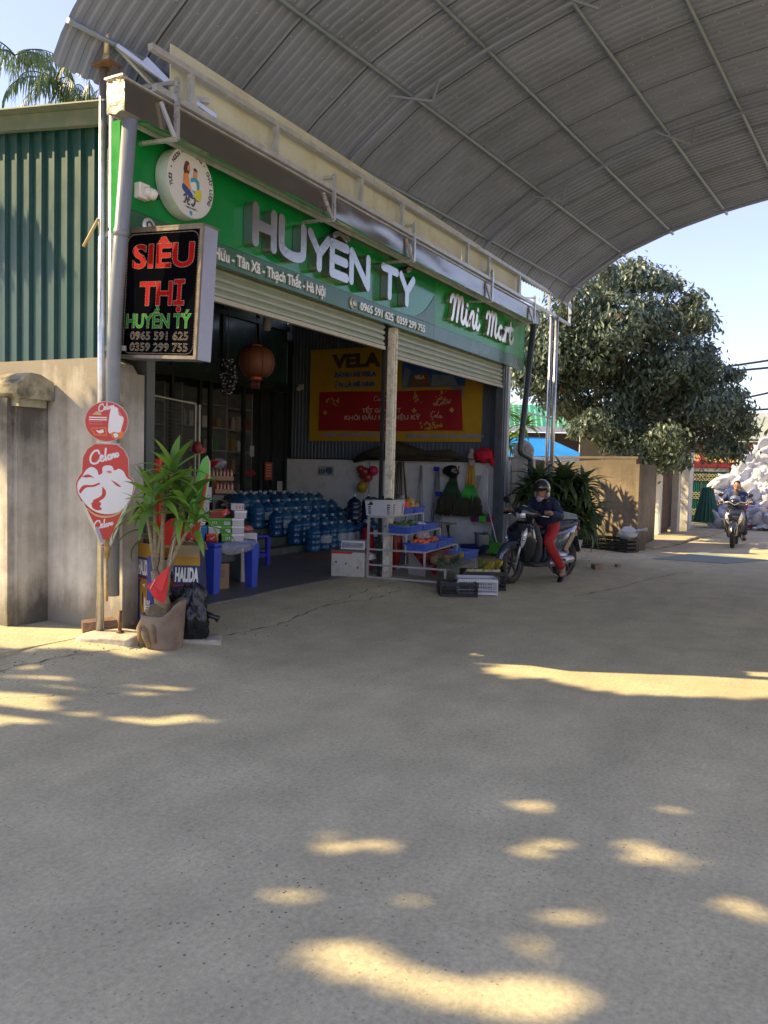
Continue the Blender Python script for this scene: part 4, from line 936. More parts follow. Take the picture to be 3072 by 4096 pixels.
# tall narrow ice-cream board leaning behind the bag
t = E('tall_board', (5.79, 5.10, .1), 'tall narrow leaning board green above and red and white below', 'advertising board')
b = MB(); sb = [(-.035, 0), (.03, 0), (.055, .55), (.085, 1.0), (.10, 1.38), (.085, 1.52), (.05, 1.58), (.01, 1.54), (-.02, 1.40), (-.05, .95), (-.055, .5)]
oB = Vector((5.67, 5.20, .10)); uB = Vector((.60, -.80, 0)); leanB = (Z_*.992+uB*.12).normalized()
def fb(mb, pts, m, h, d=.0015): mb.mat(m); mb.prism(pts, oB+uB.cross(leanB)*h, uB, leanB, d)
b.mat(cedge); b.prism(sb, oB, uB, leanB, .02); wparent(b.build('board'), t)
grn = M('lime print', (.10, .42, .05), rough=.35, coat=.3); b = MB()
fb(b, [(x*.9, y) for x, y in sb if y > .9][::1], grn, .0205); fb(b, [(-.045, .42), (.05, .5), (.075, .98), (-.042, .92)], cred, .0205); fb(b, [(-.032, .02), (.025, .02), (.045, .5), (-.04, .44)], cred, .0205)
fb(b, smooth_path([(-.03, .28), (.0, .2), (.02, .3), (.03, .55), (.03, .78), (.0, .82), (-.03, .7), (-.03, .28)], 3)[:-1], M('pale print', (.45, .48, .46), rough=.4), .0225); fb(b, [(-.028, .22), (.0, .16), (.02, .22), (.025, .42), (-.03, .42)], M('pale green print', (.35, .42, .2), rough=.4), .024)
fb(b, [(.035, 1.05), (.07, 1.1), (.085, 1.42), (.06, 1.40)], cred, .0225); fb(b, [(-.02, 1.25), (.03, 1.3), (.03, 1.38), (-.01, 1.33)], cgold, .0225); wparent(b.build('print'), t)
b = MB(); b.bar((5.63, 5.19, .10), (5.59, 5.22, .92), .018); wparent(b.build('prop_stick', M('pale bracket')), t)

# ------------------------------------------------------------------ blue plastic table with its load
bp = M('blue plastic', (.045, .085, .52), rough=.38, var=.05, spec=.5); bpd = M('deep blue plastic', (.035, .04, .42), rough=.4, var=.05)
cardm = M('brown cardboard', (.30, .20, .12), rough=.85, var=.12, sc=4, dirt=(.2, .13, .08), damt=.3)
tb = E('plastic_table', (7.66, 6.60, .1), 'low blue plastic table heaped with shoe boxes inside the shop front', 'table')
b = MB(); b.box((0, 0, .565), (.78, .92, .05), bev=.02); b.box((0, 0, .52), (.72, .86, .05)); b.build('tabletop', bp, tb)
for sx in (-1, 1):
    for sy in (-1, 1):
        b = MB(); b.box((sx*.34+sx*.01, sy*.41, .27), (.10, .10, .54), Matrix(((1, 0, -sx*.0), (0, 1, 0), (0, 0, 1))), taper=1.35); b.build('leg', bp, tb)
film = M('clear film', (.55, .58, .62), rough=.15, alpha=.28, spec=.7, bump=.6, sc=14)
b = MB(); cloth_blob(b, (7.70, 6.13, .63), (.34, .02, .075), 5, .6, 60, 4); b.build('plastic_wrap', film, label='crumpled clear plastic wrap along the front edge of the blue table', category='plastic wrap')
OB = Vector((7.35, 6.28, .70)); UB = Vector((.66, -.75, 0)); VB = Vector((.75, .66, 0)); azb = math.atan2(UB.y, UB.x)
scol = {'green': (.075, .33, .035), 'red': (.52, .03, .015), 'blue': (.015, .17, .48), 'white': (.58, .57, .60), 'dark red': (.3, .012, .012)}
def shoebox(c, u, z, label, w=.15, h=.085, d=.26, v=.16, rz=0, tilt=0, lid=None, mark=None):
    p = OB+UB*u+VB*v; t = E('shoe_box', (p.x, p.y, .70+z), label, 'shoe box', 'shoe boxes piled on the blue table', azb+rz); t.rotation_euler = (0, tilt, azb+rz)
    m = M('card '+c, scol[c], rough=.5, var=.07); b = MB(); b.mat(m); b.box((0, 0, h*.42), (w, d, h*.84)); b.build('body', None, t)
    b = MB(); b.mat(M('lid '+c, [min(1, x*1.5+.03) for x in scol[c]], rough=.5, var=.07) if lid is None else M('lid '+lid, scol[lid], rough=.5)); b.box((rnd(-.003, .003), rnd(-.004, .004), h*.87), (w+.008, d+.008, h*.24)); b.build('lid', None, t)
    if mark == 'label':
        b = MB(); b.mat(white_m); b.box((w*.22, -d/2-.0012, h*.35), (w*.42, .002, h*.42)); b.mat(black_m); b.box((w*.22, -d/2-.0028, h*.38), (w*.34, .002, h*.06)); b.build('size_label', None, t)
    elif mark == 'logo':
        b = MB(); b.mat(white_m); strokes(b, [[(-.02, 0), (-.008, -.01), (.025, .018)]] if c == 'red' else [[(-.02, .012), (-.02, -.012)], [(0, .012), (0, -.012)], [(.02, .012), (.02, -.012)]], .008, (0, -d/2-.0005, h*.42), X_, Z_, .001); b.build('mark', None, t)
    elif mark == 'dot':
        b = MB(); b.mat(white_m); b.lathe([(0, 0), (.018, 0), (.018, .002), (0, .002)], (-.02, -d/2, h*.4), 14, rx90); b.build('mark', None, t)
    return t
SB = [('blue', -.115, 0, 'blue shoe box at the foot of the left column', 'x'), ('blue', -.105, .090, 'blue shoe box with a round white mark second from the table top', 'dot'),
      ('red', .035, .0, 'bright red shoe box with a white tick at the table front', 'logo'), ('white', .045, .09, 'white shoe box with scribbled print standing on the red one', 'label'), ('green', .05, .18, 'small green shoe box in the middle column above a white one', 'logo'), ('dark red', .05, .27, 'plain dark red shoe box under the black bag', None),
      ('green', .19, .0, 'green shoe box at the foot of the green column', 'logo'), ('green', .18, .09, 'green shoe box second in the green column with a white label', 'label'), ('green', .165, .18, 'wide green shoe box with its lid askew near the top of the column', 'label'),
      ('white', .315, .0, 'plain white shoe box at the foot of the right column', None), ('white', .325, .09, 'white shoe box with open flap second in the right column', None), ('white', .305, .18, 'narrow white shoe box third in the right column', 'label'), ('white', .335, .27, 'white shoe box topping the right column with lid overhanging', None),
      ('white', -.13, .18, 'flat white shoe box on the left column under a green one', None), ('green', -.08, .225, 'green shoe box with a white size label beside the dark red box', 'label')]
for c, u, z, lab, mk in SB: shoebox(c, u, z, lab, mark=mk, rz=rnd(-.12, .12), w=.135 if c != 'green' or z != .18 or u < .1 else .165, h=.088 if 'flat' not in lab else .045)
shoebox('red', .19, .30, 'small red shoe box tipped on its side on the green column', w=.10, h=.07, d=.18, tilt=-.6, mark='logo')
def plainbox(name, u, z, v, w, d, h, m, label, cat='box', rz=0, tilt=0, group=None):
    p = OB+UB*u+VB*v; t = E(name, (p.x, p.y, .70+z), label, cat, group, azb+rz); t.rotation_euler = (0, tilt, azb+rz)
    b = MB(); b.mat(m); b.box((0, 0, h/2), (w, d, h)); b.build('body', None, t); return t
wc = M('card white'); t = plainbox('carton', -.12, .32, .18, .22, .26, .14, wc, 'large white carton with a fold line above the dark red lid')
b = MB(); b.mat(M('scribble', (.12, .12, .14))); strokes(b, [[(-.10, .10), (.06, .085)], [(.07, .07), (.085, .05), (.08, .045)]], .004, (0, -.131, 0), X_, Z_, .001); b.build('crease', None, t)
t = plainbox('carton', -.04, .45, .20, .11, .2, .17, wc, 'upright white carton with small drawings near the top of the heap'); b = MB(); b.mat(M('scribble')); strokes(b, [[(-.04, .14), (-.035, .155)], [(.01, .05), (.035, .05), (.035, .075), (.01, .075), (.01, .05)], [(-.02, .06), (-.01, .08)]], .004, (0, -.101, 0), X_, Z_, .001); b.build('drawing', None, t)
t = plainbox('carton', .315, .36, .22, .15, .2, .075, wc, 'flat white carton with three tan sketches on the right column'); b = MB(); b.mat(M('tan sketch', (.45, .25, .15))); 
for i in range(3): b.box((-.01+.035*i, -.101, .035), (.02, .003, .04))
b.build('drawing', None, t)
plainbox('carton', .09, .36, .24, .12, .2, .17, M('slate card', (.10, .10, .13)), 'dark slate carton in the middle of the heap')
plainbox('cardboard_box', -.17, .40, .42, .20, .24, .34, cardm, 'brown cardboard box at the back left of the heap', 'cardboard box')
b = MB(); p = OB+UB*.14+VB*.10; cloth_blob(b, (p.x, p.y, .70+.42), (.075, .06, .06), 12, .5, 40, 3); b.build('plastic_bag', bagm, label='shiny black plastic bag lying on the dark red shoe box', category='plastic bag')
# two shrink-wrapped trays of drink bottles behind
botm = M('pink drink', (.36, .13, .10), rough=.25, coat=.4); botm2 = M('amber drink', (.32, .19, .08), rough=.25, coat=.4)
for k, (u, z, lab) in enumerate(((.17, .545, 'lower shrink wrapped tray of pink drink bottles on the heap'), (.10, .70, 'upper cardboard tray of amber and pink drink bottles'))):
    p = OB+UB*u+VB*.42; t = E('bottle_tray', (p.x, p.y, .70+z), lab, 'drink tray', 'trays of drinks on the heap', azb)
    nx = 5 if k == 0 else 8
    b = MB(); b.mat(cardm); b.box((0, 0, .005), (nx*.042+.01, .18, .01)); b.box((0, -.09, .025), (nx*.042+.01, .004, .05)); b.box((0, .09, .025), (nx*.042+.01, .004, .05)); b.build('tray', None, t)
    for i in range(nx):
        for j in range(3):
            b = MB(); b.mat(botm if (k == 0 or i > 4) else botm2); b.lathe([(0, .012), (.018, .012), (.02, .03), (.017, .06), (.02, .09), (.012, .115), (.008, .12), (.008, .135), (0, .135)], ((i-(nx-1)/2)*.042, (j-1)*.055, 0), 8); b.build('bottle', None, t)
b = MB(); b.mat(M('dark red plastic', (.28, .015, .02), rough=.4)); p = OB+UB*.02+VB*.42; b.lathe([(0, 0), (.07, 0), (.115, .07), (.12, .075), (.11, .07), (.06, .008), (0, .008)], (p.x, p.y, .70+.86), 20); b.build('bowl', None, label='dark red plastic bowl on top of the upper drink tray', category='bowl')
b = MB(); cloth_blob(b, (p.x+.06, p.y-.05, .70+.90), (.10, .08, .06), 2, .5, 30, 3); b.build('plastic_wrap', film, label='loose clear plastic film over the upper drink tray', category='plastic wrap')
b = MB(); b.ball((p.x+.02, p.y+.25, 1.78), (.06, .06, .08), 12, .2, 2); b.build('red_bag', M('dull red', (.25, .03, .03)), label='small dull red bag on the stock behind the bowl', category='bag')
# under and beside the table
t = E('cardboard_box', (7.62, 6.50, .112), 'brown cardboard box standing under the blue table', 'cardboard box', None, R(-20)); b = MB(); b.box((0, 0, .15), (.34, .3, .30)); b.build('body', cardm, t); b = MB(); b.box((.05, -.152, .18), (.12, .003, .1)); b.build('print', M('faded print', (.22, .14, .09)), t)
t = E('cardboard_box', (7.42, 6.75, .112), 'dark cardboard box deep in the shade under the blue table', 'cardboard box', None, R(10)); b = MB(); b.box((0, 0, .19), (.3, .3, .38)); b.build('body', M('dark card', (.12, .09, .07)), t)
t = E('white_cabinet', (8.42, 6.60, .112), 'tall white carton standing on the floor right of the blue table', 'carton', None, R(-38)); b = MB(); b.box((0, 0, .31), (.20, .36, .62)); b.build('body', wc, t); b = MB(); b.mat(M('scribble')); b.box((-.0, -.182, .2), (.05, .003, .12)); b.build('print', None, t)
b = MB(); b.mat(M('pink wrap', (.5, .16, .16), rough=.5)); cloth_blob(b, (8.42, 6.58, .775), (.09, .07, .04), 6, .4, 24, 2, -.035); b.build('meat_pack', None, label='pink wrapped pack on the tall white carton', category='pack')
t = E('plastic_stool', (9.75, 7.48, .112), 'small blue plastic stool by the steps behind the table', 'stool', None, R(-12)); b = MB(); b.box((0, 0, .43), (.30, .30, .04), bev=.015); b.build('seat', bpd, t)
for sx in (-1, 1):
    for sy in (-1, 1): b = MB(); b.box((sx*.135, sy*.135, .21), (.05, .05, .42), taper=1.2); b.build('leg', bpd, t)
b = MB(); b.box((0, -.135, .16), (.24, .03, .06)); b.box((0, .135, .16), (.24, .03, .06)); b.box((-.135, 0, .16), (.03, .24, .06)); b.box((.135, 0, .16), (.03, .24, .06)); b.build('stretcher', bpd, t)
b = MB(); b.mat(M('dark basket', (.03, .028, .025), rough=.6)); 
t = E('wire_basket', (10.5, 8.9, .60), 'dark woven basket on the steps behind the stool', 'basket')
for i in range(9): b.box((0, -.2, .04+i*.045), (.42, .012, .02)); b.box((-.21, 0, .04+i*.045), (.012, .4, .02))
for i in range(9): b.box((-.2+i*.05, -.205, .22), (.012, .012, .44)); b.box((-.215, -.2+i*.05, .22), (.012, .012, .44))
b.box((0, 0, .01), (.42, .4, .02)); b.build('weave', None, t)

# wire mesh rack standing behind the table
t = E('mesh_rack', (7.3, 7.3, .11), 'wire grid display rack in a thin pale frame left of the doors', 'display rack')
mr_ = M('pale wire', (.30, .29, .23), rough=.5, metal=.3)
def q3(u, z): return Vector((7.62+.83*u, 7.5, 0))+Vector((.0, 0, z-.05*u))
b = MB(); b.bar(q3(0, .12), q3(0, 2.43), .028); b.bar(q3(0, 2.43), q3(1, 2.43), .02); b.bar(q3(1, .12), q3(1, 2.43), .028); b.bar(q3(1.09, .12), q3(1.09, 2.43), .035); b.bar(q3(0, .5), q3(1, .5), .02); wparent(b.build('frame', mr_), t)
b = MB()
for i in range(1, 22): b.bar(q3(i/22, .5), q3(i/22, 2.42), .0035)
for i in range(1, 40): b.bar(q3(0, .5+i*.048), q3(1, .5+i*.048), .0035)
wparent(b.build('grid', M('grid wire', (.09, .095, .08), rough=.5, metal=.3)), t)
b = MB(); b.mat(M('notice red', (.42, .02, .03))); b.box((8.60, 7.49, 1.77), (.10, .006, .07)); e = b.build('notice', None, label='small red notice hung on the mesh rack upright', category='notice')

# lantern, dark bunch, lamp under the bay roof
t = E('paper_lantern', (8.49, 6.54, 2.9), 'round orange festival lantern hanging under the bay roof', 'lantern')
lm, lt, lb = newmat('lantern silk'); lb.inputs['Base Color'].default_value = (.12, .034, .01, 1); lb.inputs['Roughness'].default_value = .6; lb.inputs['Transmission Weight'].default_value = .0; MATS['lantern silk'] = lm
b = MB(); b.lathe([(.07, .19)]+[(.075+.165*math.sin(PI*i/14)**.8, .19*math.cos(PI*i/14)) for i in range(1, 14)]+[(.07, -.19)], n=28); 
b.build('silk_body', lm, t)
b = MB()
for k in range(9): a = 2*PI*k/9; b.tube([((.077+.165*max(0, math.sin(PI*i/10))**.8)*math.cos(a), (.077+.165*max(0, math.sin(PI*i/10))**.8)*math.sin(a), .19*math.cos(PI*i/10)) for i in range(11)], .005, 5)
b.build('ribs', M('lantern rib', (.06, .035, .02)), t)
b = MB(); b.lathe([(.0, .19), (.075, .19), (.075, .215), (0, .215)], n=16); b.lathe([(0, -.225), (.08, -.225), (.08, -.19), (0, -.19)], n=16); b.build('collars', M('bright orange', (.38, .07, .01), rough=.4), t)
b = MB()
for k in range(12): a = 2*PI*k/12; b.tube([(.05*math.cos(a), .05*math.sin(a), -.22), (.055*math.cos(a), .055*math.sin(a), -.34)], .006, 4)
b.tube([(0, 0, .21), (0, 0, 1.45)], .004, 5); b.build('tassel', M('dull maroon', (.12, .03, .02)), t)
t = E('hanging_grapes', (7.52, 6.19, 2.6), 'dark bunch of plastic grapes hanging before the shop door', 'ornament')
b = MB(); random.seed(5)
for i in range(70): z = rnd(-.2, .2); r = .10*math.sqrt(max(.05, 1-(z/.23)**2)); a = rnd(0, 6.3); b.ball((r*math.cos(a)*rnd(.5, 1), r*math.sin(a)*rnd(.5, 1), z), .024, 7)
b.build('berries', M('dark grape', (.03, .02, .025), rough=.2, coat=.5), t); b = MB(); b.tube([(0, 0, .15), (0, 0, 1.75)], .006, 5); b.build('cord', dark_m, t)
t = E('hanging_lamp', (8.98, 6.74, 3.48), 'white bulb lamp hanging under the bay roof', 'lamp'); b = MB(); b.lathe([(0, -.10), (.045, -.095), (.055, -.06), (.055, .07), (.03, .10), (0, .10)], n=16); b.build('shade', M('lamp white', (.35, .35, .37), rough=.5), t); b = MB(); b.tube([(0, 0, .1), (0, 0, .9)], .005, 5); b.build('cord', dark_m, t)
# notices on the doors
for (x, z, w, h, c, lab) in ((13.16, 1.86, .14, .21, (.40, .38, .42), 'small white notice taped on the door glass'), (13.72, 1.47, .24, .36, (.42, .06, .02), 'orange notice sheet taped on the right pane'), (14.12, 1.15, .18, .22, (.42, .42, .40), 'pale notice taped low on the pane nearest the corner')):
    b = MB(); b.mat(M('notice '+lab[:5]+str(z), c)); b.box((x, 10.2, z), (w, .006, h)); 
    if c[1] < .1:
        b.mat(white_m)
        for i in range(5): b.box((x, 10.194, z+.12-i*.055), (w*.7, .004, .012))
    b.build('notice', None, label=lab, category='notice')
b = MB(); b.mat(M('arrow red', (.32, .02, .03))); b.prism([(0, .04), (.24, .04), (.24, .08), (.36, 0), (.24, -.08), (.24, -.04), (0, -.04)], (12.95, 10.205, 1.42), X_, Z_, .006); b.build('arrow_sign', None, label='small red arrow sign on the door pointing right', category='sign')
t = E('security_camera', (14.45, 9.95, 3.22), 'small white camera high in the back corner of the bay', 'camera'); b = MB(); b.tube([(0, 0, 0), (-.16, -.06, -.03)], .045, 12); b.box((.02, 0, .03), (.06, .1, .1)); b.build('body', M('dim white', (.4, .41, .43)), t)
# ------------------------------------------------------------------ yellow bakery board and red drinks banner on the side wall
def wallp(y, z, dx=0): return Vector((14.46-dx, y, z))
WU = Vector((0, -1, 0))
yelm = M('board yellow', (.50, .30, .02), rough=.6, var=.08); blum = M('board blue', (.03, .12, .42), rough=.5)
t = E('bakery_board', (14.47, 7.85, 2.15), 'large yellow shop board with blue lettering on the side wall of the bay', 'board')
b = MB(); b.box((14.465, 7.78, 3.06), (.03, 3.86, 1.88)); wparent(b.build('panel', yelm), t)
def WT(name, txt, size, m, y, z, w, par, dx=.0, bold=.012): return wparent(text_mesh(name, txt, size, .004, m, (14.449-dx, y, z), WU, Z_, width=w, bold=bold), par)
WT('lettering', 'VELA®'.replace('®', ''), .36, M('board brown', (.09, .06, .05)), 9.18, 3.62, 1.15, t, bold=.02)
WT('lettering', 'BÁNH MÌ VELA', .13, blum, 9.10, 3.42, .98, t, bold=.008); WT('lettering', 'ĂN LÀ MÊ NHA', .13, blum, 9.10, 3.22, .96, t, bold=.008)
WT('lettering', 'CỬA HÀNG', .22, blum, 8.12, 2.86+.02, 1.22, t, bold=.014)
WT('lettering', 'ĐỊA CHỈ : THÔN PHÚ HỮU , XÃ HÒA LẠC', .085, M('board pale blue', (.18, .28, .52)), 9.35, 2.22, 1.45, t, bold=.004); WT('lettering', 'ĐIỆN THOẠI : 0965 591 625 - 0359 299 755', .085, MATS['board pale blue'], 7.42, 2.20, 1.62, t, bold=.004)
b = MB(); b.mat(blum); b.prism([(0, 0), (1.35, 0), (1.35, .5), (0, .5)], (14.4495, 7.55, 3.17), WU, Z_, .002); b.mat(M('bread brown', (.22, .11, .06))); b.prism([(.16, .02), (.62, .02), (.56, .28), (.24, .28)], (14.4455, 7.55, 3.17), WU, Z_, .002); b.mat(M('print grey blue', (.2, .26, .36))); b.prism([(.0, .02), (.12, .02), (.2, .34), (.06, .4)], (14.4455, 7.55, 3.17), WU, Z_, .002); b.prism([(.64, .02), (1.2, .02), (1.1, .2), (.66, .24)], (14.4455, 7.55, 3.17), WU, Z_, .002)
b.mat(M('loaf print', (.42, .36, .22))); b.prism(smooth_path([(0, .05), (.12, .22), (.3, .3), (.36, .26), (.24, .1), (.08, 0)], 4), (14.4495, 9.1, 2.86), WU, Z_, .002); b.mat(M('print grey blue')); b.prism(smooth_path([(0, .08), (.1, .25), (.25, .22), (.33, .05), (.2, -.02), (.08, 0)], 4), (14.4495, 6.55, 2.95), WU, Z_, .002); wparent(b.build('printed_pictures'), t)
WT('lettering', 'VELA', .10, white_m, 7.27, 3.33, .22, t, dx=.007, bold=.004)
t = E('drinks_banner', (14.43, 7.87, 2.33), 'red cloth banner with new year lettering hung over the yellow board', 'banner')
bred = M('banner red', (.34, .012, .02), rough=.7, var=.12, sc=2)
b = MB(); b.grid(lambda u, v: Vector((14.43+.006*math.sin(u*31), 9.46-3.19*u-.06*u*(1-v), lerp(2.325, 3.125-.03*u, v)+.008*math.sin(u*9))), 40, 6); wparent(b.build('cloth', bred), t)
bw = M('banner cream', (.55, .45, .38), rough=.6)
def BTx(txt, size, y, z, w, bold=.004): wparent(text_mesh('lettering', txt, size, .003, bw, (14.42, y, z), WU, Z_, width=w, bold=bold), t)
BTx('TẾT GẮN KẾT', .12, 8.42, 2.69, .88, .003); BTx('KHỞI ĐẦU MỚI DIỆU KỲ', .12, 8.83, 2.55, 1.72, .003); BTx('Syrup  Giải khát', .04, 8.0, 2.44, .35, .001)
cc = [[(.10, .11), (.06, .14), (.01, .09), (.01, .02), (.05, -.005), (.10, .03)], [(.15, .06), (.12, .04), (.13, .005), (.16, .02), (.155, .055)], [(.22, .05), (.19, .055), (.18, .015), (.21, .005), (.235, .03)], [(.28, .055), (.25, .05), (.25, .01), (.28, .02), (.285, .055), (.29, .005), (.31, .02)],
      [(.42, .12), (.37, .14), (.33, .08), (.33, .02), (.37, -.005), (.42, .03)], [(.46, .055), (.43, .04), (.44, .005), (.47, .02), (.465, .055)], [(.52, .14), (.50, .06), (.50, .01), (.53, .01)], [(.59, .055), (.56, .05), (.56, .01), (.59, .02), (.595, .055), (.60, .005), (.63, .03)]]
def coca(y, z, s, sub=None, rot=0):
    b = MB(); c, q = math.cos(rot), math.sin(rot); strokes(b, [[((x*c-yy*q)*s, (x*q+yy*c)*s) for x, yy in st] for st in (cc if sub is None else cc[sub:])], .016*s, (14.422, y, z), WU, Z_, .003, k=3, step=.0002); wparent(b.build('script_logo', bw), t)
coca(8.15, 2.92, .72); coca(7.05, 2.78, .9, 3, .12); coca(7.15, 2.62, .8, 4, -.1)
b = MB(); b.mat(M('banner gold', (.50, .30, .07), rough=.5)); random.seed(11)
for cy, cz in ((9.1, 2.92), (7.05+.15, 2.95), (6.62, 2.95), (6.95, 2.48), (6.8, 2.42)):
    for i in range(16):
        a = rnd(0, 6.3); r = rnd(.02, .17); p = (cy+math.cos(a)*r, cz+math.sin(a)*r*.8); s = rnd(.012, .028); b.prism([(s*math.cos(k*PI/3), s*math.sin(k*PI/3)) for k in range(6)], (14.422-.0004*i, p[0], p[1]), WU, Z_, .002)
for cy, cz in ((9.3, 2.70), (7.25, 2.72), (6.45, 2.72)): b.prism([(0, -.055), (.055, 0), (0, .055), (-.055, 0)], (14.414, cy, cz), WU, Z_, .002)
wparent(b.build('blossom_print'), t)
# poster, low on the whitewash
t = E('poster', (14.44, 9.27, 1.5), 'small pale poster with dark shapes on the whitewashed wall', 'poster'); b = MB(); b.mat(M('poster pale', (.42, .44, .44))); b.box((0, 0, 0), (.006, .40, .20)); b.build('sheet', None, t)
b = MB(); b.mat(M('poster navy', (.05, .06, .13)))
for i in range(3): b.box((-.005, .15-i*.055, -.01), (.003, .03, .10))
b.mat(M('poster slate', (.10, .12, .2))); b.prism(smooth_path([(0, 0), (.05, .08), (.16, .07), (.18, -.02), (.1, -.06)], 3), (-.004, 0.02, -.01), WU, Z_, .003); b.build('print', None, t)

# ------------------------------------------------------------------ household goods hanging on the side wall
b = MB(); b.mat(M('bundled reed', (.055, .045, .03), rough=.9, var=.5, sc=20, stretch=(1, .2, 6), bump=.8))
b.tube([(14.28, 8.5, 1.72), (14.27, 8.1, 1.86), (14.27, 7.5, 1.95), (14.27, 6.9, 1.85), (14.26, 6.4, 1.87), (14.24, 6.15, 1.83)], [.04, .11, .17, .09, .10, .03], 14, flat=1.0)
b.tube([(14.2, 8.3, 1.76), (14.2, 6.3, 1.78)], .02, 8)
for i in range(60): y = rnd(6.2, 8.4); b.tube([(14.2-rnd(0, .05), y, 1.8+rnd(-.05, .1)), (14.2-rnd(0, .05), y-rnd(.3, .6), 1.8+rnd(-.06, .08))], .005, 4)
b.build('reed_bundle', None, label='dark bundle of reed brooms laid along the ledge of the wall', category='reed bundle')
def sticks(n, y, z0, z1, spread, m, r=.011, top=.03, seed=1, x=14.36):
    rg = random.Random(seed); b = MB()
    for i in range(n): a = (i/(max(1, n-1))-.5); b.tube([(x-rg.uniform(0, .05), y+a*top, z1), (x-rg.uniform(0, .08), y+a*spread, z0)], r, 7)
    return b
woodm = M('old wood', (.13, .09, .05), rough=.8, var=.3); alum = M('bright aluminium', (.62, .63, .66), rough=.3, metal=.5)
sticks(7, 7.47, .75, 1.72, .42, woodm, .012, .14, 2).build('wooden_poles', woodm, label='fan of brown wooden broom poles leaning beside the middle post', category='poles')
t = E('mop_handles', (14.34, 7.05, .7), 'few thin silver mop handles hanging left of the blue tied ones', 'mops'); sticks(4, 7.03, .55, 1.66, .16, alum, .008, .03, 3).build('handle', M('dull aluminium', (.35, .35, .37), rough=.4, metal=.5)).parent = t; kids(t)[0].matrix_parent_inverse = Matrix.Translation((-14.34, -7.05, -.7))
t = E('mop_handles', (14.34, 6.70, .6), 'silver mop handles held by a blue clip behind the top crate', 'mops'); o = sticks(6, 6.68, .45, 1.62, .24, alum, .009, .05, 4).build('handle', M('dull aluminium')); wparent(o, t); b = MB(); b.box((14.30, 6.62, 1.12), (.05, .12, .09)); b.box((14.30, 6.68, 1.60), (.05, .10, .08)); wparent(b.build('clip', bpd), t)
def broom(y, ztop, zneck, zbot, wbot, nm, fm, label, tiem, hm):
    t = E('broom_bunch', (14.30, y, zbot), label, 'brooms')
    b = MB()
    for i in range(6): a = (i/5-.5); b.tube([(14.34-.02*(i % 2), y+a*.08, ztop), (14.32-.02*(i % 2), y+a*.20, zneck)], .017, 8)
    wparent(b.build('handles', hm), t)
    b = MB(); rg = random.Random(int(y*100))
    for i in range(190):
        a = rg.uniform(-1, 1); c = rg.uniform(-1, 1); L = rg.uniform(.92, 1.05); k = math.sqrt(1-min(1, a*a)*.3)
        p0 = Vector((14.31+c*.03, y+a*.09, zneck+.02)); p1 = Vector((14.27+c*.06, y+a*wbot*.40, lerp(zneck, zbot, .45))); p2 = Vector((14.26+c*.05, y+a*wbot*.5, lerp(zneck, zbot, L)*1+.04*(1-k)))
        b.tube([p0, p1, p2], [.012, .016, .009], 4, cap=False)
    wparent(b.build('bristles', fm), t)
    b = MB()
    for i in range(12):
        a = (i/11-.5)*2; b.tube([(14.29, y+a*.075, zneck+.12), (14.27, y+a*.12, zneck-.0), (14.245, y+a*.20, zneck-.14-.03*(i % 2))], [.015, .022, .014], 6)
    wparent(b.build('wrapping', tiem), t); return t
reedm = M('dark reed', (.050, .050, .028), rough=.9, var=.4, sc=12); dgrn = M('dark green wrap', (.015, .075, .03), rough=.6); lgrn = M('lime wrap', (.04, .42, .05), rough=.45); bamb = M('yellow bamboo', (.48, .28, .05), rough=.5, var=.3, sc=9)
broom(6.34, 1.50, 1.24, .74, .62, 6, reedm, 'bunch of dark reed brooms with dark green stems under a black bag', dgrn, dgrn)
broom(5.98, 1.72, 1.18, .74, .62, 6, reedm, 'bunch of brooms with yellow bamboo handles and lime wrapping', lgrn, bamb)
b = MB(); b.mat(bagm); cloth_blob(b, (14.27, 6.36, 1.56), (.07, .15, .10), 6, .45, 36); b.build('hanging_bag', None, label='black bag hanging over the dark green broom stems', category='bag')
b = MB(); b.tube([(14.31, 6.22, 1.66), (14.30, 6.28, 1.30), (14.30, 6.33, 1.08)], .012, 7); b.build('broom_pole', M('red brown stick', (.25, .04, .02)), label='single broom handle with a red end left of the bamboo ones', category='broom')
t = E('rake_bunch', (14.28, 5.68, .6), 'bunch of white rods with a purple and green plastic rake head', 'rakes')
b = MB(); 
for i in range(4): b.tube([(14.30-.015*i, 5.66-.02*i+.02, 1.62), (14.27-.01*i, 5.74-.045*i, .79)], .013, 8)
wparent(b.build('rods', M('white rod', (.72, .72, .75), rough=.3)), t)
b = MB()
for i in range(9): a = (i/8-.5); b.tube([(14.27, 5.69+a*.12, .84), (14.25, 5.69+a*.34, .72)], .008, 5)
wparent(b.build('tines', dgrn), t)
b = MB(); b.grid(lambda u, v: Vector((14.24-.05*math.sin(PI*u), 5.92-.52*u, .63+.09*v+.03*math.sin(PI*u))), 14, 2); wparent(b.build('head', M('purple plastic', (.20, .02, .16), rough=.4)), t)
b = MB(); b.box((14.175, 5.66, .70), (.02, .13, .10)); wparent(b.build('tag', M('lime plastic', (.08, .55, .04), rough=.4)), t); b = MB(); b.box((14.19, 5.49, .69), (.02, .08, .09)); wparent(b.build('tag', M('hot red plastic', (.6, .01, .06), rough=.4)), t)
b = MB(); 
for i in range(3): b.tube([(14.33, 5.78+.03*i, 1.50), (14.31, 5.90+.02*i, .95)], .008, 6)
b.build('dark_rods', M('dull aluminium'), label='few dark metal rods left of the white rake rods', category='rods')
b = MB(); b.tube([(14.20, 5.60, 1.02), (14.08, 5.30, .18)], .010, 8); e = b.build('dustpan_broom', M('white rod'), label='broom with a thin white handle leaning in the corner by the end post', category='broom'); b = MB(); b.box((14.07, 5.27, .14), (.08, .12, .14), taper=.5); b.build('brush', M('rust brush', (.35, .14, .03)), e)
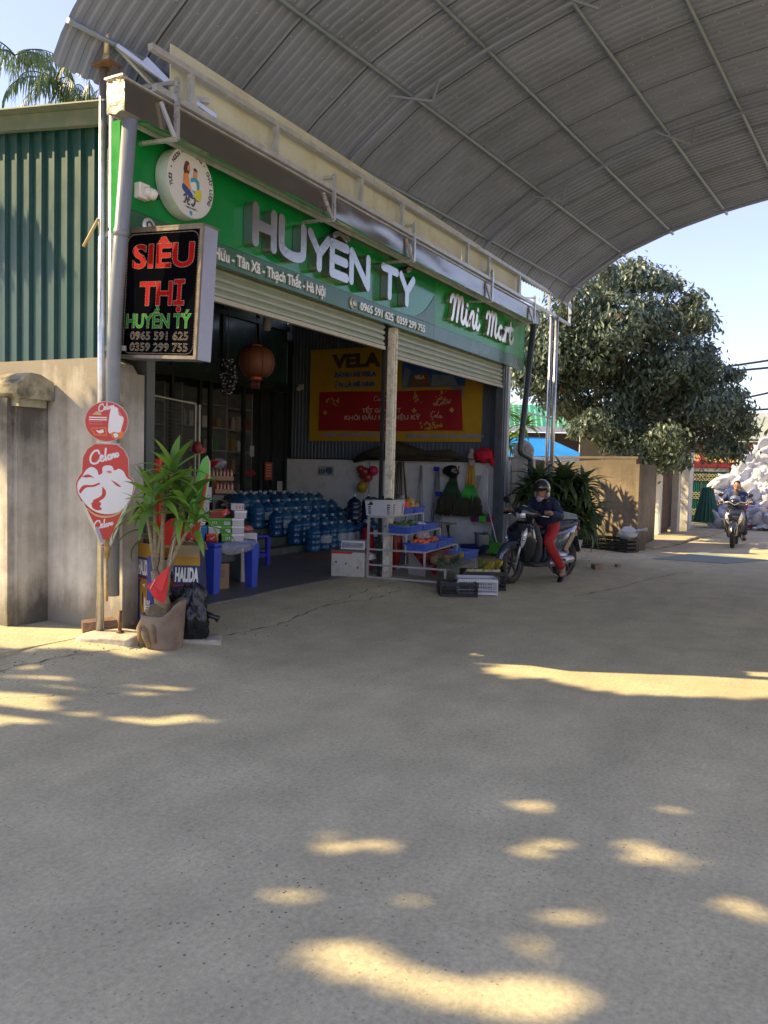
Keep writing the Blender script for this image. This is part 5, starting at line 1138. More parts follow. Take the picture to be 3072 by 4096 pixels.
b = MB(); b.mat(M('crimson cloth', (.50, .008, .03), rough=.8)); cloth_blob(b, (14.27, 5.70, 1.87), (.09, .20, .13), 9, .4, 40); cloth_blob(b, (14.26, 5.52, 1.74), (.06, .07, .06), 3, .4, 24); b.build('red_mitts', None, label='crimson bundle of cloths piled above the rake rods', category='cloth')
b = MB(); b.mat(M('dusty pink', (.42, .33, .33), rough=.8)); cloth_blob(b, (14.30, 5.97, 1.83), (.05, .08, .14), 11, .4, 24); b.build('pink_bag', None, label='pale pink bag beside the crimson bundle', category='bag')
t = E('balloon_cluster', (14.36, 8.2, 1.5), 'cluster of red and pink plastic balls hanging on the whitewashed wall', 'balls'); b = MB(); 
for y, z, r in ((8.36, 1.55, .085), (8.25, 1.50, .10), (8.20, 1.40, .10), (8.30, 1.42, .08)): b.ball((14.32, y, z), r, 14, .15, int(y*50))
wparent(b.build('red_balls', M('dull red plastic', (.33, .04, .03), rough=.35)), t); b = MB(); b.ball((14.3, 8.06, 1.53), .10, 16); wparent(b.build('pink_ball', M('pink plastic', (.48, .02, .10), rough=.35)), t); b = MB(); b.tube([(14.33, 8.17, 1.75), (14.33, 8.17, .9)], .008, 6); wparent(b.build('cord', M('dull aluminium')), t)
b = MB(); b.ball((14.3, 8.31, 1.20), (.11, .11, .12), 18); b.build('yellow_ball', M('dull yellow plastic', (.38, .26, .02), rough=.35), label='dull yellow ball hanging below the red ones', category='ball')
# bucket, basin, dustpan, stool at the wall foot
t = E('bucket', (14.08, 5.62, .112), 'grey white paint bucket with a black rim by the end post', 'bucket'); b = MB(); b.lathe([(0, 0), (.115, 0), (.135, .30), (.145, .31), (.13, .31), (.115, .02), (0, .02)], n=28); b.build('body', M('bucket grey', (.40, .44, .45), rough=.45), t); b = MB(); b.tube([(.14*math.cos(a*PI/8), .14*math.sin(a*PI/8), .30+.03*math.sin(a*PI/8)) for a in range(9)], .008, 6); b.box((.06, -.04, .33), (.10, .1, .03), Euler((.2, .2, .4))); b.build('rim', black_m, t)
b = MB(); b.lathe([(0, 0), (.20, 0), (.27, .13), (.285, .14), (.26, .13), (.19, .012), (0, .012)], (13.72, 5.62, .112), 30); b.build('basin', M('navy plastic', (.015, .035, .16), rough=.35), label='dark navy plastic basin on the floor before the bucket', category='basin')
t = E('dustpan', (13.85, 5.28, .112), 'lime green dustpan standing against the bucket', 'dustpan'); b = MB(); b.box((0, 0, .10), (.05, .22, .20), Euler((0, .2, 0))); b.build('pan', MATS['lime plastic'] if False else M('leaf green plastic', (.06, .35, .05), rough=.4), t); b = MB(); b.tube([(-.01, .03, .18), (-.02, .10, .34)], .016, 8); b.build('handle', M('leaf green plastic'), t)
t = E('folding_stand', (13.9, 6.35, .112), 'dark folding stand with a pale board top behind the fruit rack', 'stand'); b = MB(); b.box((0, 0, .48), (.30, .46, .025)); b.build('top', M('pale ply', (.38, .35, .28)), t)
for sy in (-1, 1): b = MB(); b.bar((.1, sy*.17, 0), (-.05, sy*.12, .47), .025); b.build('leg', dark_m, t); b = MB(); b.bar((-.1, sy*.17, 0), (.05, sy*.12, .47), .025); b.build('leg', dark_m, t)

# ------------------------------------------------------------------ water jugs on the steps
jm, jt, jb = newmat('blue jug plastic'); jb.inputs['Base Color'].default_value = (.02, .15, .36, 1); jb.inputs['Roughness'].default_value = .16; jb.inputs['Coat Weight'].default_value = .6; jb.inputs['Transmission Weight'].default_value = .25; MATS['blue jug plastic'] = jm; oi_ = nd(jt, 'ShaderNodeObjectInfo'); jr_ = ramp(jt, oi_.outputs['Random'], [(0, (.012, .10, .30)), (.5, (.02, .16, .38)), (1, (.06, .24, .44))]); jt.links.new(jr_.outputs[0], jb.inputs['Base Color'])
b = MB(); pf = [(0, 0), (.115, 0), (.132, .015)]
for k in range(3): z = .03+k*.095; pf += [(.135, z), (.135, z+.06), (.126, z+.072), (.126, z+.083)]
pf += [(.135, .32), (.128, .35), (.09, .40), (.045, .425), (.03, .44), (.028, .47), (0, .47)]
b.lathe(pf, n=22); jp = b.build('jug_body', jm); jug_body = jp.data; bpy.data.objects.remove(jp)
b = MB(); b.lathe([(0, .498), (.026, .498), (.032, .49), (.032, .462), (.029, .455)], n=14); q = b.build('c', M('jug cap', (.50, .55, .60), rough=.5)); jug_cap = q.data; bpy.data.objects.remove(q)
b = MB(); b.lathe([(.1362, .14), (.1362, .27)], n=20, ang=PI*1.1); q = b.build('l', M('jug label', (.55, .60, .66), rough=.6)); jug_lab = q.data; bpy.data.objects.remove(q)
dkm, dkt, dkb = newmat('dark jug plastic'); dkb.inputs['Base Color'].default_value = (.012, .03, .075, 1); dkb.inputs['Roughness'].default_value = .2; dkb.inputs['Coat Weight'].default_value = .5
def jug(x, y, z, label, lab=False, dark=False, group='blue water jugs on the steps', flip=False):
    t = E('water_jug', (x, y, z), label, 'water jug', group, rnd(-3, 3) if not lab else 2.3)
    for nm, me in (('jug_body', jug_body), ('cap', jug_cap))+((('paper_label', jug_lab),) if lab else ()):
        if dark and nm == 'jug_body': me = me.copy(); me.materials.clear(); me.materials.append(dkm)
        o = bpy.data.objects.new(nm, me); COL.objects.link(o); o.parent = t
    return t
random.seed(9)
rows = [(7.90, .112, 11.95, 'on the floor in front of the steps'), (8.21, .225, 11.84, 'on the lowest step'), (8.53, .355, 11.72, 'on the second step'), (8.85, .485, 11.62, 'on the third step'),
        (9.17, .605, 11.60, 'at the front of the landing'), (9.47, .605, 11.75, 'in the middle row of the landing'), (9.77, .605, 12.0, 'in the back row of the landing')]
nth = ['leftmost', 'second from left', 'third from left', 'fourth from left', 'fifth from left', 'sixth from left', 'seventh from left', 'eighth from left', 'ninth from left']
for ri, (y, z, x0, where) in enumerate(rows):
    n = int((14.2-x0)/.30)+1
    for i in range(n):
        lab = ri < 5 and i > 0 and (i*7+ri*3) % 4 != 2
        jug(x0+i*.30+rnd(-.015, .015), y+rnd(-.02, .02), z, '%s blue water jug %s' % (nth[i], where), lab)
jug(13.35, 7.92, .112+.475, 'dark blue water jug standing on top of the floor row, left of its pair', dark=True); jug(13.85, 7.90, .112+.475, 'dark blue water jug on top of the floor row nearest the wall', dark=True)
jug(13.2, 7.55, .112, 'dark water jug standing alone before the floor row', dark=True)
b = MB(); b.grid(lambda u, v: Vector((10.75+3.2*u, 7.05+.72*v+.25*u*0, .118+.004*mnoise.noise(Vector((u*6, v*4, 0))))), 14, 5); e = b.build('floor_mat', M('worn cardboard mat', (.20, .14, .09), rough=.9, var=.2), label='flattened brown cardboard mat before the water jugs', category='mat')
# foam box with an upturned basket
t = E('foam_box', (9.70, 5.80, .105), 'scuffed white foam box with red tape and three holes beside the rack', 'foam box', None, R(-71))
foam = M('dirty foam', (.52, .50, .44), rough=.75, var=.1, sc=6, dirt=(.28, .24, .16), damt=.6, dsc=5, bump=.3)
b = MB(); b.box((0, 0, .17), (.46, .34, .34), bev=.012); b.build('body', foam, t); b = MB(); b.box((0, 0, .352), (.47, .35, .03), bev=.006); b.build('lid', M('lid dark tape', (.12, .10, .09), rough=.5), t)
b = MB(); b.mat(M('packing tape red', (.55, .03, .02), rough=.3)); b.prism([(-.232, .315), (.05, .315), (.09, .35), (-.232, .35)], (0, -.1725, 0), X_, Z_, .002); b.box((.234, 0, .335), (.004, .30, .035)); b.build('tape', None, t)
b = MB(); b.mat(black_m)
for x, z in ((-.16, .20), (-.02, .18), (.14, .13)): b.ball((x, -.171, z), (.012, .004, .014), 8, .6, 2)
b.build('holes', None, t)
def lattice(mb, o, ux, uy, W, H, nx, ny, r=.006):
    o = Vector(o); ux = Vector(ux); uy = Vector(uy)
    for i in range(nx+1): mb.bar(o+ux*W*i/nx, o+ux*W*i/nx+uy*H, r)
    for j in range(ny+1): mb.bar(o+uy*H*j/ny, o+uy*H*j/ny+ux*W, r)
t = E('plastic_basket', (9.72, 5.80, .475), 'small white plastic basket turned upside down on the foam box', 'basket', None, R(-71)); b = MB(); b.box((.05, 0, .115), (.30, .24, .012)); b.box((.05, -.128, .105), (.32, .012, .02)); b.box((.05, .128, .105), (.32, .012, .02)); b.box((-.105, 0, .06), (.012, .26, .10)); b.box((.205, 0, .07), (.012, .26, .10)); b.box((.05, -.13, .012), (.34, .012, .022)); b.box((.05, .13, .012), (.34, .012, .022))
for i in range(14): b.bar((-.10+i*.0222, -.13, .02), (-.10+min(.30, i*.0222+.045), -.13, .098), .005); b.bar((-.10+i*.0222, -.13, .098), (-.10+min(.30, i*.0222+.045), -.13, .02), .005)
b.build('body', M('white plastic', (.55, .57, .60), rough=.45), t)

# ------------------------------------------------------------------ stepped fruit rack
RO = Vector((9.70, 5.52, .05)); RA = math.atan2(.10, .995); RS = Vector((.13, -.9915, 0)); RX = Vector((.9915, .13, 0))
rk = E('fruit_rack', RO, 'stepped white steel fruit rack on castors in front of the middle post', 'display rack')
def rp(s, x, z): return RO+RS*s+RX*x+Z_*z
rm = M('white rack tube', (.46, .46, .47), rough=.45, metal=.3, var=.12, dirt=(.3, .26, .2), damt=.4)
stp = [(0, .27, .88), (.27, .54, .66), (.54, .81, .44), (.81, 1.10, .23)]; RL = 1.5
for x in (0, RL):
    b = MB(); b.bar(rp(0, x, .04), rp(0, x, .88), .028)
    for i, (s0, s1, z) in enumerate(stp):
        b.bar(rp(0, x, z), rp(s1, x, z), .022); b.bar(rp(s1, x, z), rp(s1, x, stp[i+1][2] if i < 3 else .05), .024)
    b.bar(rp(0, x, .06), rp(1.10, x, .06), .024); wparent(b.build('side_frame', rm), rk)
b = MB()
for s0, s1, z in stp: b.bar(rp(s0+.0, 0, z), rp(s0, RL, z), .022); b.bar(rp(s1, 0, z), rp(s1, RL, z), .022); b.bar(rp((s0+s1)/2, 0, z), rp((s0+s1)/2, RL, z), .016)
b.bar(rp(0, 0, .06), rp(0, RL, .06), .022); b.bar(rp(1.1, 0, .06), rp(1.1, RL, .06), .022); wparent(b.build('shelf_bars', rm), rk)
for s in (0, 1.10):
    for x in (0, RL): b = MB(); b.lathe([(0, -.01), (.028, -.01), (.028, .01), (0, .01)], rp(s, x, -.015+(.0 if s < .5 else -.0)), 12, Matrix.Rotation(PI/2, 3, 'Y')); b.bar(rp(s, x, 0), rp(s, x, .05), .012); wparent(b.build('castor', M('castor', (.06, .06, .06))), rk)
bbm = M('blue basket plastic', (.065, .14, .58), rough=.4, var=.05)
def basket(p, w, d, h, rz, label, m=bbm, name='plastic_crate', cat='crate', group=None, solid=.35, nx=14):
    """open tray: w along x, d along y; woven sides with a rolled rim"""
    t = E(name, p, label, cat, group, rz); k = .9; b = MB(); b.box((0, 0, .006), (w*k, d*k, .012))
    for sx, sy, L in ((0, -1, w), (0, 1, w), (-1, 0, d), (1, 0, d)):
        u = X_ if sy else Y_; nrm = Vector((sx, sy, 0)); off = (d if sy else w)/2
        lo = nrm*off*k+Z_*.01; hi = nrm*off+Z_*h; n = max(6, int(L/.022))
        for i in range(n+1):
            a = (i/n-.5)*L; b.bar(lo+u*a*k, hi+u*a, .007, .004)
        for j in range(1, 5): f = j/5; b.bar(lo.lerp(hi, f)-u*L/2*lerp(k, 1, f), lo.lerp(hi, f)+u*L/2*lerp(k, 1, f), .005 if j != 4 else .012, .006)
        # closed corner panels
        for s in (-1, 1):
            a0, a1 = s*L/2, s*(L/2-.035)
            b.quad(lo+u*a0*k, lo+u*a1*k, hi+u*a1, hi+u*a0)
    b.build('body', m, t)
    r = MB(); r.tube([Vector((sx*w/2, sy*d/2, h)) for sx, sy in ((-1, -1), (0, -1), (1, -1), (1, 0), (1, 1), (0, 1), (-1, 1), (-1, 0))], .0085, 6, closed=True); r.build('rim', m, t)
    return t
GR = 'blue crates on the fruit rack'
def on(s, x, z): return rp(s, x, z+.013)
wcr = M('white crate plastic', (.56, .56, .60), rough=.4, var=.05)
# big white crate with water melons
t = E('plastic_crate', on(.13, .27, .88), 'deep white plastic crate of dark melons on the top shelf', 'crate', None, math.atan2(RX.y, RX.x)); b = MB()
W2, D2, H2 = .50, .40, .21
b.box((0, 0, .008), (W2*.92, D2*.92, .016))
for sx, sy, L in ((0, -1, W2), (0, 1, W2), (-1, 0, D2), (1, 0, D2)):
    u = X_ if sy else Y_; nrm = Vector((sx, sy, 0)); off = (D2 if sy else W2)/2; q0, q1 = nrm*off*.92, nrm*off+Z_*H2
    def pt(a, f): return q0.lerp(q1, f)+u*a*L*lerp(.92, 1, f)
    for a0, a1 in ((-.5, -.42), (-.30, .30), (.42, .5)): b.quad(pt(a0, 0), pt(a1, 0), pt(a1, 1), pt(a0, 1))
    for f0, f1 in ((0, .12), (.2, .26), (.34, .40), (.48, .54), (.62, .68), (.76, 1)): b.quad(pt(-.42, f0), pt(-.30, f0), pt(-.30, f1), pt(-.42, f1)); b.quad(pt(.30, f0), pt(.42, f0), pt(.42, f1), pt(.30, f1))
b.tube([Vector((sx*W2/2, sy*D2/2, H2)) for sx, sy in ((-1, -1), (0, -1), (1, -1), (1, 0), (1, 1), (0, 1), (-1, 1), (-1, 0))], .011, 6, closed=True); b.build('body', wcr, t)
melm = M('dark melon rind', (.030, .045, .032), rough=.4, var=.4, sc=7)
def fruit(name, p, r, m, label, cat, group=None, jit=.05, seed=0, n=12):
    b = MB(); b.mat(m); b.ball((0, 0, 0), r, n, jit, seed); o = b.build(name, None, label=label, category=cat, group=group); o.location = p; o.rotation_euler = (rnd(-.4, .4), rnd(-.4, .4), rnd(0, 6)); return o
for i, (s, x, z, r, l) in enumerate(((.02, .10, .19, .085, 'dark water melon at the back left of the white crate'), (.24, .12, .18, .09, 'dark water melon at the near left of the white crate'), (.08, .30, .20, .085, 'dark water melon in the middle of the white crate'), (.22, .42, .21, .11, 'biggest dark water melon at the right of the white crate'), (.0, .44, .19, .08, 'dark water melon at the back right of the white crate'))): fruit('water_melon', rp(s, x, .88+z), (r, r, r*.92), melm, l, 'melon', 'melons in the white crate')
A0 = math.atan2(RX.y, RX.x)
basket(on(.13, .76, .88), .42, .36, .085, A0, 'blue crate holding fruit in red net on the top shelf', group=GR); basket(on(.13, 1.24, .88), .48, .36, .085, A0, 'blue crate of yellow melons at the far end of the top shelf', group=GR)
netm = M('red net', (.72, .055, .012), rough=.5, var=.12); 
for i, (s, x, z, r, l) in enumerate(((.20, .62, .12, .075, 'red netted pomelo at the left of the top blue crate'), (.10, .68, .17, .085, 'red netted pomelo on top at the back'), (.22, .76, .13, .085, 'red netted pomelo at the crate front'), (.12, .86, .14, .08, 'red netted pomelo at the right'))):
    b = MB(); b.mat(netm); cloth_blob(b, (0, 0, 0), (r, r, r), i+2, .16, 30, 3); e = b.build('netted_pomelo', None, label=l, category='pomelo', group='pomelos in red nets'); e.location = rp(s, x, .88+z)
ymel = M('yellow melon', (.42, .25, .05), rough=.45, var=.15)
for i, (s, x, z, r, l) in enumerate(((.22, 1.08, .10, .06, 'small yellow melon behind the crate rim'), (.15, 1.20, .15, .085, 'large yellow melon on the top shelf'), (.20, 1.34, .10, .06, 'small yellow melon at the far end of the top crate'), (.05, .80, .20, .07, 'tan yellow melon behind the red nets'))): fruit('yellow_melon', rp(s, x, .88+z), (r, r, r*1.1), ymel, l, 'melon', 'yellow melons')
b = MB(); b.mat(film); b.tube([rp(.10, .96, 1.02), rp(.12, .98, 1.12)], [.03, .028], 10); b.mat(M('pale blue cap', (.3, .5, .65))); b.tube([rp(.12, .98, 1.12), rp(.125, .985, 1.15)], .02, 10); b.build('bottle', None, label='clear bottle with a pale blue cap between the melons', category='bottle')
basket(on(.42, .26, .66), .52, .36, .095, A0, 'blue crate of green mangoes and avocados on the second shelf', group=GR); basket(on(.42, .90, .66), .70, .36, .085, A0, 'blue crate of white bagged eggs and greens on the second shelf', group=GR)
avom = M('avocado skin', (.07, .11, .025), rough=.4, var=.4, sc=10); random.seed(21)
for i in range(11):
    s = .30+(i % 3)*.10+rnd(-.02, .02); x = .06+(i//3)*.105; fruit('avocado', rp(s, x, .66+.085+rnd(0, .02)), (.04, .05, .04), avom, 'green avocado, %s from the left in the %s row of the second shelf crate' % (ORD[i//3], ['back', 'middle', 'near'][i % 3]), 'avocado', 'avocados in the second shelf crate')
for i, (s, x) in enumerate(((.36, .46), (.45, .52), (.40, .60))):
    b = MB(); b.mat(M('cucumber green', (.045, .13, .02), rough=.4)); b.tube([rp(s, x-.14, .76), rp(s, x-.05, .79), rp(s+.02, x+.10, .78)], [.025, .045, .02], 10); b.build('green_melon', None, label=['long green gourd lying foremost on the avocados', 'long green gourd in the middle of the crate', 'long green gourd nearest the white packs'][i], category='gourd', group='green gourds')
for i, (s, x, r) in enumerate(((.36, .72, .05), (.44, .80, .055), (.36, .88, .045), (.46, .92, .045))): fruit('white_pack', rp(s, x, .66+.09), (r, r, r*.8), M('white pack', (.55, .56, .60), rough=.5), ['left', 'tallest', 'near right', 'far right'][i]+' white wrapped pack in the second shelf crate', 'pack', 'white packs', .3)
basket(on(.68, .20, .44), .44, .34, .10, A0, 'blue basket of tangerines and apples on the third shelf', group=GR); basket(on(.68, .66, .44), .40, .34, .09, A0, 'blue basket of pears in the middle of the third shelf', group=GR); basket(on(.64, 1.15, .44), .50, .34, .09, A0, 'blue crate of mixed oranges at the far end of the third shelf', group=GR)
orm = M('tangerine skin', (.72, .14, .01), rough=.42, var=.1); apm = M('apple red', (.42, .06, .05), rough=.35, var=.25); prm = M('pear yellow', (.50, .42, .12), rough=.45)
for i in range(13): fruit('tangerine', rp(.60+(i % 4)*.055+rnd(-.01, .01), .08+(i//4)*.06, .44+.10+.035*(1-abs(i % 4-1.5)/2)+rnd(0, .02)), .031, orm, 'orange tangerine, %s from the left in the %s row of the third shelf basket' % (ORD[i//4], ORD[i % 4]), 'tangerine', 'tangerines in the basket', n=10)
for i in range(8): fruit('apple', rp(.60+(i % 3)*.07, .32+(i//3)*.06, .44+.11+rnd(0, .03)), .036, apm, 'dull red apple, %s from the left in the %s row behind the tangerines' % (ORD[i//3], ORD[i % 3]), 'apple', 'red apples in the basket', n=10)
for i in range(5): fruit('pear', rp(.60+(i % 3)*.07, .52+(i//3)*.10, .44+.09), (.035, .035, .04), prm, 'pale yellow pear, %s from the left in the %s row of the middle basket' % (ORD[i//3], ORD[i % 3]), 'pear', 'pears in the basket', n=10)
for i in range(8): fruit('orange', rp(.58+(i % 3)*.06, .70+(i//3)*.13, .44+.10+rnd(0, .02)), .033, orm, 'small orange, %s from left, %s row, far end of the third shelf' % (ORD[i//3], ORD[i % 3]), 'orange', 'small oranges at the far end', n=10)
b = MB(); b.mat(film); cloth_blob(b, rp(.66, .36, .64), (.10, .09, .06), 4, .4, 30); b.build('plastic_bag', None, label='clear plastic bag over the apples', category='plastic bag')
b = MB(); b.mat(dgrn); 
for i in range(26): a = rnd(0, 6.3); p = rp(.60+rnd(-.05, .1), .06+rnd(-.04, .06), .53+rnd(0, .03)); strap(b, p, (math.cos(a), math.sin(a), .3), .07, .02, 1, n=3)
b.build('leaf_sprig', None, label='dark leafy sprigs beside the tangerines', category='leaves')
# bottom shelf: tray of pineapples and bananas, basket
b = MB(); b.mat(M('tray edge', (.20, .20, .20), rough=.6)); b.grid(lambda u, v: rp(.83+.40*v, .02+1.0*u, .255+.02*math.sin(PI*v)), 8, 3); e = b.build('cardboard_tray', None, label='flat grey cardboard under the pineapples on the lowest shelf', category='cardboard')
pinm = M('pineapple rind', (.26, .18, .07), rough=.7, var=.5, sc=35, bump=1); pinl = leafmat('pineapple leaf', (.07, .13, .07), (.18, .26, .17), .1)
for i, (s, x, az, lab) in enumerate(((.93, .10, 2.6, 'pineapple lying foremost on the lowest shelf'), (1.02, .26, 2.9, 'pineapple lying with its crown over the shelf edge'), (.90, .34, 2.3, 'pineapple behind the others on the lowest shelf'), (1.05, .46, 2.7, 'tan pineapple nearest the bananas'))):
    t = E('pineapple', rp(s, x, .335), lab, 'pineapple', 'pineapples on the lowest shelf', az-1.6); b = MB(); b.ball((0, 0, 0), (.105, .065, .065), 16, .12, i); b.build('fruit_body', pinm, t); b = MB()
    for k in range(26): a = k*2.4; e = .25+.9*(k/26); strap(b, (-.09, 0, 0), (-math.cos(e*.9), math.sin(a)*math.sin(e), math.cos(a)*math.sin(e)+.15), rnd(.13, .22), .022, .5, n=4)
    b.build('crown', pinl, t)
banm = M('banana skin', (.42, .32, .035), rough=.45, var=.3, sc=6); bang = M('green banana', (.16, .20, .04), rough=.45, var=.3)
def hand_of_bananas(p, rz, n, m, lab, s=1, rows=2):
    t = E('banana_hand', p, lab, 'bananas', None, rz)
    for j in range(rows):
        for i in range(n):
            a = lerp(-.9, .9, i/(n-1)); o = Vector((.03*j, 0, .02*j)); pts = []
            for k in range(6): f = k/5; ang = f*1.25; L = .16*s; pts.append(o+Vector((math.sin(a)*(.03+.13*s*f), -math.cos(a)*(.02+.09*s*math.sin(ang)), .02+L*(1-math.cos(ang))*.9-.03*j)))
            b = MB(); b.tube(pts, [.008*s, .017*s, .021*s, .021*s, .017*s, .006*s], 7); b.build('banana', m, t)
    return t
hand_of_bananas(rp(1.03, .72, .27), .4, 6, banm, 'hand of ripe yellow bananas on the lowest shelf'); hand_of_bananas(rp(.92, .58, .27), -.3, 6, bang, 'hand of green bananas behind the pineapples', .9)
basket(on(.95, 1.30, .235), .46, .34, .12, A0-.15, 'empty light blue basket at the far end of the lowest shelf', M('light blue plastic', (.12, .22, .62), rough=.4), 'plastic_basket', 'basket')
b = MB(); b.mat(M('deep red tray', (.25, .01, .01), rough=.5)); b.prism([(0, 0), (.95, 0), (.95, .07), (0, .07)], rp(.60, .30, .33), RX, Z_, .2); b.build('red_tray', None, label='dark red tray under the third shelf baskets', category='tray')
# red bags hung behind the rack
redbag = M('red plastic bag', (.36, .012, .015), rough=.35, var=.2, sc=4, spec=.6)
for i, (x, y, z, r, lab) in enumerate(((10.05, 5.75, .45, (.10, .10, .30), 'dark red plastic bag hanging left behind the fruit rack'), (10.35, 5.45, .50, (.07, .10, .32), 'pale red plastic bag hanging beside the middle post'), (10.55, 5.15, .42, (.15, .10, .32), 'wide dark red plastic bag hanging in the middle of the rack'), (10.62, 4.95, .25, (.10, .08, .13), 'bright red plastic bag at the foot of the rack'))):
    b = MB(); b.mat(redbag); cloth_blob(b, (x, y, z), r, 30+i, .4, 36, 2.5); b.build('plastic_bag', None, label=lab, category='plastic bag')
b = MB(); b.mat(M('sack blue', (.02, .08, .28))); b.box((10.45, 5.62, .45), (.12, .10, .6), bev=.03); b.build('blue_sack', None, label='upright blue roll between the red bags', category='roll')
b = MB(); b.mat(white_m); cloth_blob(b, (9.93, 5.62, .36), (.07, .08, .05), 4, .5, 24); b.build('plastic_bag', None, label='scrap of white plastic on the foam box side of the rack', category='plastic bag')
b = MB(); b.mat(M('grey board', (.33, .33, .32))); b.prism([(0, 0), (.26, 0), (.26, .1), (0, .42)], (10.40, 5.25, .06), RS, Z_, .01); b.build('board_scrap', None, label='grey triangular board leaning under the rack', category='board')
# crates on the road in front of the rack
def road_crate(p, w, d, h, rz, m, label, group='crates on the road by the rack'):
    t = E('plastic_crate', p, label, 'crate', group, rz); b = MB(); b.box((0, 0, .01), (w, d, .016))
    for sx, sy, L in ((0, -1, w), (0, 1, w), (-1, 0, d), (1, 0, d)):
        u = X_ if sy else Y_; nrm = Vector((sx, sy, 0))*((d if sy else w)/2)
        for z0, z1 in ((0, .03), (h*.30, h*.34), (h*.56, h*.60), (h*.80, h)): b.box(nrm+Z_*(z0+z1)/2, (L if sy else .010, L if sx else .010, z1-z0))
        n = int(L/.03)
        for i in range(n+1): b.box(nrm*.998+u*(i/n-.5)*L+Z_*h*.45, (.008, .008, h*.9) if i not in (0, n) else (.016, .016, h*.98))
    b.build('body', m, t); return t
bkp = M('black crate plastic', (.012, .013, .014), rough=.45, var=.3)
road_crate((9.62, 4.16, .01), .46, .36, .17, R(-58), bkp, 'empty black plastic crate on the road at the rack corner')
t = road_crate((9.92, 4.02, .01), .50, .38, .20, R(-62), wcr, 'white plastic crate wedged between the two black ones')
t = road_crate((10.38, 4.12, .01), .56, .40, .24, R(-60), bkp, 'black plastic crate piled with bananas and pale mangoes')
mgm = M('pale mango', (.50, .42, .24), rough=.5, var=.1)
for i in range(8): u = Vector((math.cos(R(-60)), math.sin(R(-60)), 0)); v = Vector((-u.y, u.x, 0)); p = Vector((10.38, 4.12, .245))+u*(-.20+.055*i)-v*(.12-.03*(i % 2)); fruit('mango', p, (.055, .04, .035), mgm, 'pale yellow mango, %s from the left along the front edge of the black crate' % ORD[i], 'mango', 'mangoes in the black crate')
hand_of_bananas((10.42, 4.10, .25), .9, 7, banm, 'hand of yellow green bananas at the left of the black crate', 1.0); hand_of_bananas((10.55, 4.02, .26), .6, 7, banm, 'hand of yellow bananas at the right of the black crate', 1.0); hand_of_bananas((10.50, 4.22, .25), .8, 6, bang, 'hand of greener bananas at the back of the black crate', 1.0)
# litter and grit along the edge of the forecourt
b = MB(); random.seed(40)
for i in range(140):
    x = rnd(5.6, 11.5); y = 4.75+.1*mnoise.noise(Vector((x, 0, 0)))+random.gauss(0, .16); s = rnd(.002, .007); b.ball((x, y, gz(x, y)+s*.4), (s, s*rnd(.6, 1.3), s*.5), 6, .5, i)
for i in range(120):
    x = rnd(3.8, 5.6); y = 5.35-.03*x+random.gauss(0, .12); s = rnd(.002, .007); b.ball((x, y, gz(x, y)+s*.4), (s, s*rnd(.6, 1.3), s*.5), 6, .5, i)
for i in range(200):
    x = rnd(14.8, 22.5); y = 4.3+random.gauss(0, .35); s = rnd(.004, .012); b.ball((x, y, gz(x, y)+s*.4), (s, s*rnd(.6, 1.3), s*.5), 6, .5, i)
b.build('grit', M('grit', (.16, .135, .10), rough=.9, var=.4), kind='stuff', label='loose grit and crumbs along the kerb edges', category='grit')
# ------------------------------------------------------------------ scooters and riders
paint_k = M('scooter black paint', (.014, .017, .026), rough=.22, coat=.9, var=.1, bump=.02, sc=3)
paint_b = M('scooter blue grey paint', (.05, .075, .13), rough=.25, coat=.9, var=.1, bump=.02, sc=3, metal=.3)
dkpl = M('dusty dark plastic', (.045, .047, .052), rough=.6, var=.25, sc=8, dirt=(.14, .125, .10), damt=.5)
tyre_m = M('tyre rubber', (.03, .028, .026), rough=.85, var=.3, sc=20, dirt=(.13, .115, .09), damt=.5, dsc=6, bump=.5)
chrome = M('chrome', (.7, .7, .72), rough=.15, metal=1, var=.05); alu = M('cast alloy', (.42, .42, .43), rough=.4, metal=.7, var=.1)
lens_m = M('lamp lens', (.72, .74, .78), rough=.08, coat=1, var=.03, metal=.35); seat_m = M('seat vinyl', (.035, .04, .05), rough=.5, var=.1); amber = M('amber lens', (.6, .2, .02), rough=.2)
def loft(mb, rings, closed=True, cap=True):
    vs = [[mb.bm.verts.new(p) for p in r] for r in rings]; n = len(vs[0])
    for A, B in zip(vs, vs[1:]):
        for k in range(n if closed else n-1): mb._f([A[k], A[(k+1) % n], B[(k+1) % n], B[k]], True)
    if cap: mb._f(vs[0][::-1]); mb._f(vs[-1])
    return mb
def sup(a, e):
    c, s = math.cos(a), math.sin(a); return math.copysign(abs(c)**e, c), math.copysign(abs(s)**e, s)
def zring(z, xb, xf, hw, n=28, e=.8):
    return [Vector(((xb+xf)/2+(xf-xb)/2*sup(2*PI*k/n, e)[0], hw*sup(2*PI*k/n, e)[1], z)) for k in range(n)]
def xring(x, z0, z1, hw, n=24, e=.75, top=1):
    out = []
    for k in range(n):
        c, s = sup(2*PI*k/n, e); w = hw*(top if s > 0 else 1); out.append(Vector((x, w*c, (z0+z1)/2+(z1-z0)/2*s)))
    return out
